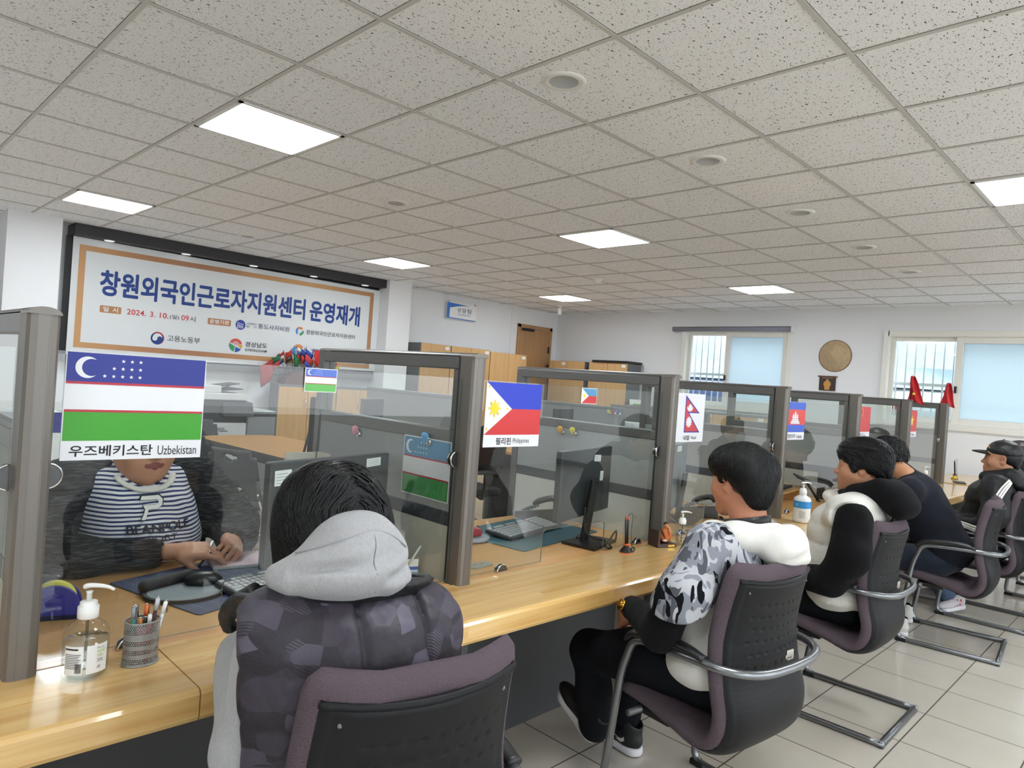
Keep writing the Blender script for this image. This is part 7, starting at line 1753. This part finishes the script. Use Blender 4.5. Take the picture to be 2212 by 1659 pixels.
# ------------------------------------------------------------------ cabinets
def cabinet(x0, x1, y0, y1, zt, doors, lab, group, face='-y', handle=True, zsplit=None, labels=()):
    """steel carcass with beech doors; face '-y' or '-x'"""
    if face == '-y': r = empty('cabinet', ((x0+x1)/2, (y0+y1)/2, 0), 0, lab, 'cabinet', group); w_, d_ = x1-x0, y1-y0
    else: r = empty('cabinet', ((x0+x1)/2, (y0+y1)/2, 0), -PI/2, lab, 'cabinet', group); w_, d_ = y1-y0, x1-x0
    MB().b3(-w_/2, w_/2, -d_/2+.02, d_/2, 0, zt, M_GRAYM, .004).build('carcass', r)
    dw = w_/doors
    for k in range(doors):
        a = -w_/2+k*dw
        dr = MB().b3(a+.003, a+dw-.003, -d_/2, -d_/2+.02, .06, zt-.03 if zt < 1.5 else zt-.002, M_CABW, .002).build('door', r)
        if handle:
            s = a+dw-.045 if k % 2 == 0 else a+.045
            hz_ = zt-.18 if zt < 1.5 else .95
            m = MB(); m.tube(smoothpath([(s, -d_/2, hz_), (s, -d_/2-.025, hz_-.015), (s, -d_/2-.030, hz_-.055), (s, -d_/2-.022, hz_-.095), (s, -d_/2, hz_-.11)], 4), .006, M_CHROME, 8); m.build('handle', dr)
            if k % 2: m = MB(); m.cyl((s-.02, -d_/2, hz_-.16), (s-.02, -d_/2-.004, hz_-.16), .009, M_CHROME, 12); m.build('lock', dr)
        if k in labels:
            m = MB(); m.flat([(a+dw-.11, zt-.07), (a+dw-.03, zt-.07), (a+dw-.03, zt-.025), (a+dw-.11, zt-.025)], (0, -d_/2-.001, 0), X_, Z_, M_LABEL); m.build('paper_label', dr)
    return r
GL = 'low two door cabinets under the banner'; GT = 'tall beech cabinets along the walls'; GF = 'low cabinets under the windows'
cabinet(3.97, 4.76, 7.93, 8.18, 1.185, 2, 'low two door cabinet carrying the little flags under the banner', GL)
cabinet(4.77, 5.47, 7.93, 8.18, 1.185, 2, 'low two door cabinet right of the one with the flags, seen through the glass', GL)
cabinet(6.10, 6.655, 7.95, 8.33, 1.885, 1, 'leftmost tall cabinet beside the white wall column', GT, labels=(0,))
cabinet(6.665, 7.465, 7.95, 8.33, 1.885, 2, 'second tall cabinet from the white wall column', GT, labels=(1,))
cabinet(7.475, 8.30, 7.95, 8.33, 1.865, 2, 'tall cabinet just left of the wooden door', GT, labels=(1,))
cabinet(9.05, 9.44, 7.32, 8.10, 1.835, 2, 'tall cabinet in the corner, right of the wooden door', GT, '-x', labels=(0,))
cabinet(9.05, 9.44, 6.45, 7.22, 1.835, 2, 'tall cabinet on the window wall with a black board lying on top', GT, '-x', labels=(1,))
r = empty('black_board', (9.22, 6.80, 1.8355), 0, 'flat black board lying on top of a tall corner cabinet', 'board'); MB().b3(-.2, .2, -.38, .34, 0, .035, M_BLACK, .003).build('board_sheet', r)
for i, (a, b) in enumerate(((6.06, 6.43), (5.30, 6.04), (4.52, 5.28), (3.74, 4.50))):
    cabinet(9.05, 9.44, a, b, 1.185, 1 if i == 0 else 2, ['narrow low cabinet beside the corner tall cabinet', 'low cabinet under the left part of the blind window', 'low cabinet under the right part of the blind window', 'low cabinet below the conical hat'][i], GF, '-x', labels=(0,))
r = empty('storage_box', (9.22, 6.24, 1.186), .1, 'white cardboard box on the narrow low cabinet', 'box'); m = MB(); m.b3(-.13, .13, -.15, .15, 0, .085, M_LABEL, .002); m.b3(-.131, -.129, -.08, .08, .0, .02, C['ltg']); m.build('box_body', r)
# conical hat and picture on the window wall
r = empty('conical_hat', (XW, 3.43, 2.063), 0, 'tan woven conical hat hanging on the window wall', 'hat')
straw = mat('straw', 'b79f7d', .85, bump=.6, bscale=90, var=.25, vscale=24)
m = MB(); R_ = Matrix.Rotation(-PI/2, 3, 'Y')
m.lathe([(.207, .006), (.150, .045), (.09, .085), (.03, .122), (0.0, .135)], straw, 64, R=R_, cap=False); m.lathe([(.207, .004), (0, .002)], straw, 48, R=R_, cap=False); m.build('hat_cone', r)
m = MB(); m.tube([(-.006, .207*math.cos(a), .207*math.sin(a)) for a in np.linspace(0, 2*PI, 60, endpoint=False)], .005, mat('hat_rim', '7a5236', .7), 8, closed=True); m.build('hat_rim', r)
r = empty('picture', (XW-.012, 3.50, 1.60), 0, 'dark wall scroll with a golden relief below the conical hat', 'picture')
m = MB(); m.b3(-.004, .004, -.105, .105, 0, .185, wd); m.build('picture_panel', r)
m = MB(); m.cyl((-.006, -.125, .188), (-.006, .125, .188), .009, mat('rod_wood', '7a4f2e', .5), 10); m.build('top_rod', r)
m = MB(); gr = mat('gold_relief', 'c39045', .5)
m.flat([(-.012, .13), (.012, .13), (.018, .118), (.04, .105), (.05, .07), (.035, .045), (.03, .0), (-.03, .0), (-.035, .045), (-.05, .07), (-.04, .105), (-.018, .118)], (-.006, 0, .01), -Y_, Z_, gr); m.flat(disc(.016, 16), (-.0065, 0, .137), -Y_, Z_, gr); m.flat([(-.07, .155), (.07, .155), (.07, .158), (-.07, .158)], (-.006, 0, .012), -Y_, Z_, M_LABEL); m.build('gold_figure', r)
# louvred heater cabinet on the window wall
r = empty('louvre_heater', (9.30, 3.36, 0), -PI/2, 'white louvred heater cabinet on the window wall behind the white vest visitor', 'heater'); lw = mat('heater_grey', 'b4b7b6', .5)
m = MB(); m.b3(-.21, .21, -.13, .13, 0, .97, lw, .01); m.build('heater_case', r)
m = MB()
for k in range(9): m.box((0, -.14, .26+k*.072), (.36, .03, .045), lw, .002, rx=.6)
m.build('louvre_slats', r)

# ------------------------------------------------------------------ copier
r = empty('copier', (2.86, 7.30, 0), 0, 'white and dark grey office copier with open paper tray, left of the low cabinets', 'copier')
dk = mat('copier_dark', '3a3c40', .45); wh = mat('copier_white', 'd9dbdc', .4); gy = mat('copier_grey', '8d8f94', .45)
m = MB(); m.b3(-.31, .31, -.30, .30, .05, .79, wh, .006); m.build('drawer_case', r)
for k in range(3):
    d = MB().b3(-.305, .305, -.312, -.298, .10+k*.225, .31+k*.225, wh, .004).build('paper_drawer', r)
    MB().b3(-.08, .08, -.316, -.308, .27+k*.225, .29+k*.225, gy).build('drawer_grip', d)
m = MB(); m.text('SAMSUNG', (.03, -.3135, .70), X_, Z_, M_INK, w=.085, h=.013, bold=.01); m.build('maker_logo', r)
m = MB(); m.b3(-.31, .31, -.26, .30, .79, 1.02, dk, .01); m.build('printer_body', r)
m = MB(); m.prism([(-.34, .86), (-.28, 1.0), (.0, 1.02), (.0, .86)], (.06, 0, 0), Y_, Z_, .31, dk); m.build('control_panel', r)
m = MB(); m.b3(-.31, .31, -.28, .30, 1.02, 1.09, wh, .008); m.b3(-.31, .05, -.26, .28, 1.09, 1.165, wh, .012); m.build('scanner_lid', r)
m = MB(); m.box((.16, .0, 1.12), (.30, .36, .012), dk, .004, ry=-.10); m.box((.18, .02, 1.17), (.24, .28, .010), dk, .004, ry=-.16); m.cyl((.10, -.05, 1.12), (.22, -.05, 1.165), .006, dk, 8); m.build('feeder_tray', r)
m = MB(); m.b3(.33, .64, -.28, .30, .05, .86, gy, .012); m.build('finisher_case', r)
m = MB(); m.b3(.325, .645, -.285, .30, .86, .905, dk, .010); m.b3(.33, .64, -.27, .28, .905, .915, wh, .004); m.build('finisher_top', r)
# ------------------------------------------------------------------ meeting table and folding chairs
r = empty('meeting_table', (2.84, 5.50, 0), .05, 'beech topped meeting table with rounded far end, dark grey legs', 'table')
m = MB(); m.prism(rrect(-.40, .40, -.90, .90, .22, 8), (0, 0, .705), X_, Y_, .025, M_LAM, M_DGRAY); m.build('table_top', r)
for x in (-.34, .34):
    for y in (-.72, .72): MB().b3(x-.03, x+.03, y-.03, y+.03, 0, .705, M_DGRAY, .004).build('leg', r)
m = MB(); m.b3(-.34, .34, -.74, -.70, .62, .70, M_DGRAY); m.b3(-.34, .34, .70, .74, .62, .70, M_DGRAY); m.b3(-.36, -.32, -.7, .7, .64, .70, M_DGRAY); m.build('apron', r)
M_FCH = mat('folding_grey', '4b4d51', .5)
def folding_chair(x, y, a, lab):
    r = empty('folding_chair', (x, y, 0), a, lab, 'chair', 'grey plastic folding chairs at the meeting table')
    # back with oval grip hole and low arched opening
    def bk(u, v):
        return ((u-.5)*.43*(1-.10*v), -.21-.07*v+.03*(2*u-1)**2, .50+.34*v)
    nu, nv = 25, 17; vs = [bk(i/(nu-1), j/(nv-1)) for i in range(nu) for j in range(nv)]; fs = []
    for i in range(nu-1):
        for j in range(nv-1):
            u, v = (i+.5)/(nu-1)-.5, (j+.5)/(nv-1)
            if (u/.16)**2+((v-.84)/.075)**2 < 1: continue
            if (u/.30)**2+((v-.02)/.30)**2 < 1: continue
            if abs(u) > .40 and v > .9: continue
            fs.append((i*nv+j, (i+1)*nv+j, (i+1)*nv+j+1, i*nv+j+1))
    m = MB(); m.raw(vs, fs, M_FCH, True); m.build('backrest', r, solid=.014)
    m = MB(); m.prism(rrect(-.20, .20, -.20, .20, .08, 6), (0, 0, .435), X_, Y_, .02, M_FCH); m.build('seat', r)
    for s in (-1, 1):
        m = MB(); m.tube(smoothpath([(s*.215, -.22, .56), (s*.215, -.14, .40), (s*.215, .22, .0)], 4), .011, M_CHROME, 8); m.build('leg', r)
        m = MB(); m.tube(smoothpath([(s*.195, .12, .43), (s*.195, -.05, .30), (s*.195, -.26, .0)], 4), .011, M_CHROME, 8); m.build('leg', r)
        m = MB(); m.tube([(s*.215, -.235, .64), (s*.215, -.21, .52), (s*.215, .16, .435)], .014, M_FCH, 8); m.build('side_arm', r)
    m = MB(); m.cyl((-.21, .02, .22), (.21, .02, .22), .008, M_CHROME, 8); m.build('cross_tube', r)
    return r
folding_chair(2.62, 6.52, PI+.15, 'grey folding chair at the far end of the meeting table, oval grip hole showing')
folding_chair(2.30, 5.50, -PI/2+.2, 'grey folding chair on the near long side of the meeting table, farther one')
folding_chair(2.20, 4.66, -PI/2+.45, 'grey folding chair on the near long side of the meeting table, closer one')
folding_chair(3.45, 5.75, PI/2, 'grey folding chair on the far long side of the meeting table, seat tip showing')
# black easel board behind the first partition
r = empty('easel_board', (1.74, 3.03, 0), -.78, 'tall black board on an easel stand, seen edge on behind the partition', 'board')
m = MB(); m.b3(-.012, .012, -.16, .16, .55, 1.29, M_BLACK, .01); m.build('board_panel', r)
m = MB(); m.cyl((-.02, .0, 1.26), (-.26, .0, .0), .006, M_BLACK, 8); m.build('prop_leg', r)
for y in (-.14, .14): MB().cyl((0, y, .56), (.05, y, 0), .01, M_BLACK, 8).build('front_leg', r)
# ------------------------------------------------------------------ low partitions and desks of the second row
def low_partition(x, y0, y1, zt, lab):
    r = empty('low_partition', (x, (y0+y1)/2, 0), 0, lab, 'partition', 'low grey partitions in the back row'); h = (y1-y0)/2
    fb = mat('low_fabric', '85888a', .95, bump=.4, bscale=420, var=.25, vscale=260)
    MB().b3(-.022, .022, -h+.04, h, .05, zt-.03, fb).build('fabric_panel', r)
    MB().b3(-.028, .028, -h+.04, h, zt-.03, zt, M_GRAYM, .006).build('top_rail', r)
    MB().b3(-.03, .03, -h, -h+.045, 0, zt, M_GRAYM, .008).build('near_post', r)
    return r
low_partition(3.45, 3.95, 5.2, 1.285, 'low grey fabric partition seen through the second partition glass')
low_partition(5.62, 4.0, 5.5, 1.24, 'low grey fabric partition carrying small clips, behind the Philippine card')
low_partition(7.3, 4.0, 5.4, 1.22, 'low grey fabric partition nearest the blind window')
for x, n_, lb in ((2.95, 3.4, 'work desk in the back row left of the first low partition'), (5.05, 4.2, 'work desk in the back row left of the second low partition'), (6.75, 4.2, 'work desk in the back row left of the third low partition')):
    r = empty('work_desk', (x+.12, 4.6 if x > 3 else 4.15, 0), 0, lb, 'desk', 'work desks in the back row'); hl = .55 if x > 3 else .40
    MB().b3(-.34, .32, -hl, hl, .70, .728, M_LAM, .003).build('desk_top', r)
    for y in (-hl+.05, hl-.05): MB().b3(-.32, .30, y-.012, y+.012, 0, .70, M_GRAYM).build('side_leg', r)
r = monitor(2.80, 4.28, 3.06, 4.40, .90, 1.222, 'dark monitor back on the back row desk, seen through the second partition glass')
r = monitor(5.05, 4.4, 5.45, 4.5, .90, 1.19, 'low dark monitor behind the partition with small clips')
for i, (dy, c_, n_) in enumerate(((4.16, 'd4c832', 'yellow'), (4.10, 'b84a52', 'dark red'), (4.04, '3f55a8', 'blue'))): clip(5.592, dy, 1.19, c_, n_+' clip on the low partition under the Philippine card')
r = empty('storage_box', (6.1, 4.35, .0), .1, 'tall white box beside the low partition with clips', 'box'); MB().b3(-.12, .12, -.2, .2, 0, 1.08, M_LABEL, .004).build('box_body', r)
# ------------------------------------------------------------------ little flags on the low cabinet
r = empty('flag_stand', (4.33, 8.06, 1.186), 0, 'brown domed flag stand with white emblem on the low cabinet', 'flag stand')
m = MB(); m.grid(lambda u, v: (.28*math.cos(PI*u), -.10+.20*v, .002+.16*math.sin(PI*u)), 24, 2, mat('stand_brown', '5a3b36', .4)); m.raw([(.28*math.cos(PI*k/23), -.10, .002+.16*math.sin(PI*k/23)) for k in range(24)], [tuple(reversed(range(24)))], mat('stand_brown', '5a3b36', .4)); m.b3(-.28, .28, -.10, .10, 0, .004, mat('stand_brown', '5a3b36', .4)); m.build('stand_dome', r)
m = MB(); m.flat(disc(.045, 28), (.06, -.102, .085), X_, Z_, M_LABEL)
for a in (PI/2, PI/2+2*PI/3, PI/2+4*PI/3):
    p = (.026*math.cos(a), .026*math.sin(a)); q = (.026*math.cos(a+2*PI/3), .026*math.sin(a+2*PI/3)); m.flat(disc(.008, 12, cx=p[0], cy=p[1]), (.06, -.1035, .083), X_, Z_, M_INK)
    nx, nz = -(q[1]-p[1])*.06, (q[0]-p[0])*.06; m.flat([(p[0]-nx, p[1]-nz), (q[0]-nx, q[1]-nz), (q[0]+nx, q[1]+nz), (p[0]+nx, p[1]+nz)], (.06, -.1032, .083), X_, Z_, M_INK)
m.build('round_emblem', r)
fl_defs = [(-.30, -.42, .30, [('a33532', 1)], 'large drooping red flag with yellow edge at the left of the flag stand', 1.9), (-.24, -.34, .36, [('2e6b43', .5), ('b5343a', .5)], 'green and red little flag on the stand', 1.1), (-.19, -.26, .40, [('c0363b', .34), ('e6e6e6', .33), ('3553a0', .33)], 'red white blue striped little flag on the stand', 1.0), (-.15, -.19, .43, [('b4352f', .6), ('2c2a22', .4)], 'red and black little flag on the stand', 1.0), (-.11, -.13, .38, [('2f7a4c', 1)], 'plain green little flag on the stand', 1.1),
           (-.07, -.10, .46, [('e8e8e8', .34), ('3553a0', .33), ('c0363b', .33)], 'white blue red little flag on the stand', .9), (-.03, -.05, .44, [('33499f', .5), ('c0363b', .5)], 'half blue half red little flag on the stand', 1.0), (.01, .0, .45, [('3b4fa8', .3), ('c9454a', .4), ('3b4fa8', .3)], 'blue red blue little flag in the middle of the stand', 1.5), (.05, .05, .47, [('e4e6ea', 1)], 'plain white little flag on the stand', .9), (.09, .12, .45, [('cc2b2f', 1)], 'bright red little flag on the stand, left one of two', 1.2),
           (.13, .18, .45, [('cc2b2f', 1)], 'bright red little flag on the stand, right one of two', 1.2), (.17, .26, .42, [('c0363b', .5), ('e6e6e6', .5)], 'red over white little flag on the stand', 1.0), (.20, .33, .39, [('e9e3c8', 1)], 'cream little flag on the stand', .9), (.23, .40, .34, [('c0363b', .4), ('e6e6e6', .3), ('c0363b', .3)], 'red white red little flag at the right of the stand', 1.0), (.26, .46, .30, [('d9c63a', 1)], 'yellow little flag at the right end of the stand', 1.0)]
for i, (x0, x1, zt, cols, lb, sc) in enumerate(fl_defs):
    r = empty('table_flag', (4.33+x0*.85, 8.05+.02*(i % 3), 1.186+.16*math.sqrt(max(0, 1-(x0*.85/.28)**2))), 0, lb, 'flag', 'little national flags on the stand')
    top = Vector((x1-x0*.85, -.03*(i % 2), zt-.14*math.sqrt(max(0, 1-(x0*.85/.28)**2))))
    m = MB(); m.cyl((0, 0, 0), top, .0035, M_BLACK, 6); m.build('flag_pole', r)
    m = MB(); w_ = .085*sc; h_ = .14*sc; s = -1 if x1 < -.15 else 1
    z0 = 0
    for c_, fr in cols:
        m.grid(lambda u, v: tuple(top*.96+Vector((s*w_*u*(1-.25*(z0+v*fr)), -.012-.02*math.sin(3*u+2*v), -(z0+v*fr)*h_-.05*u*sc+.006*math.sin(7*u)))), 7, 4, mat('tf_'+c_, c_, .7)); z0 += fr
    m.build('flag_cloth', r, solid=.001)
# cupboard glimpsed left of the nearest column and stuff between the post and the flag
cabinet(.30, .93, 7.95, 8.33, 1.885, 1, 'tall beech cabinet left of the left wall column, cut by the photo edge', GT)
r = empty('product_box', (.83, 4.9, .0), 0, 'white carton with blue top showing between the first post and the large flag', 'box'); MB().b3(-.2, .2, -.15, .15, 0, 1.05, M_LABEL).build('box_body', r)
m = MB(); m.flat([(-.2, .93), (.2, .93), (.2, 1.05), (-.2, 1.05)], (0, -.151, 0), X_, Z_, mat('box_blue', '37348a', .5)); m.flat(star(.055, -.02, .975, 16, .85), (0, -.152, 0), X_, Z_, M_LABEL); m.flat([(-.055, .965), (.02, .965), (.02, .985), (-.055, .985)], (0, -.153, 0), X_, Z_, M_RED); m.build('box_print', r)
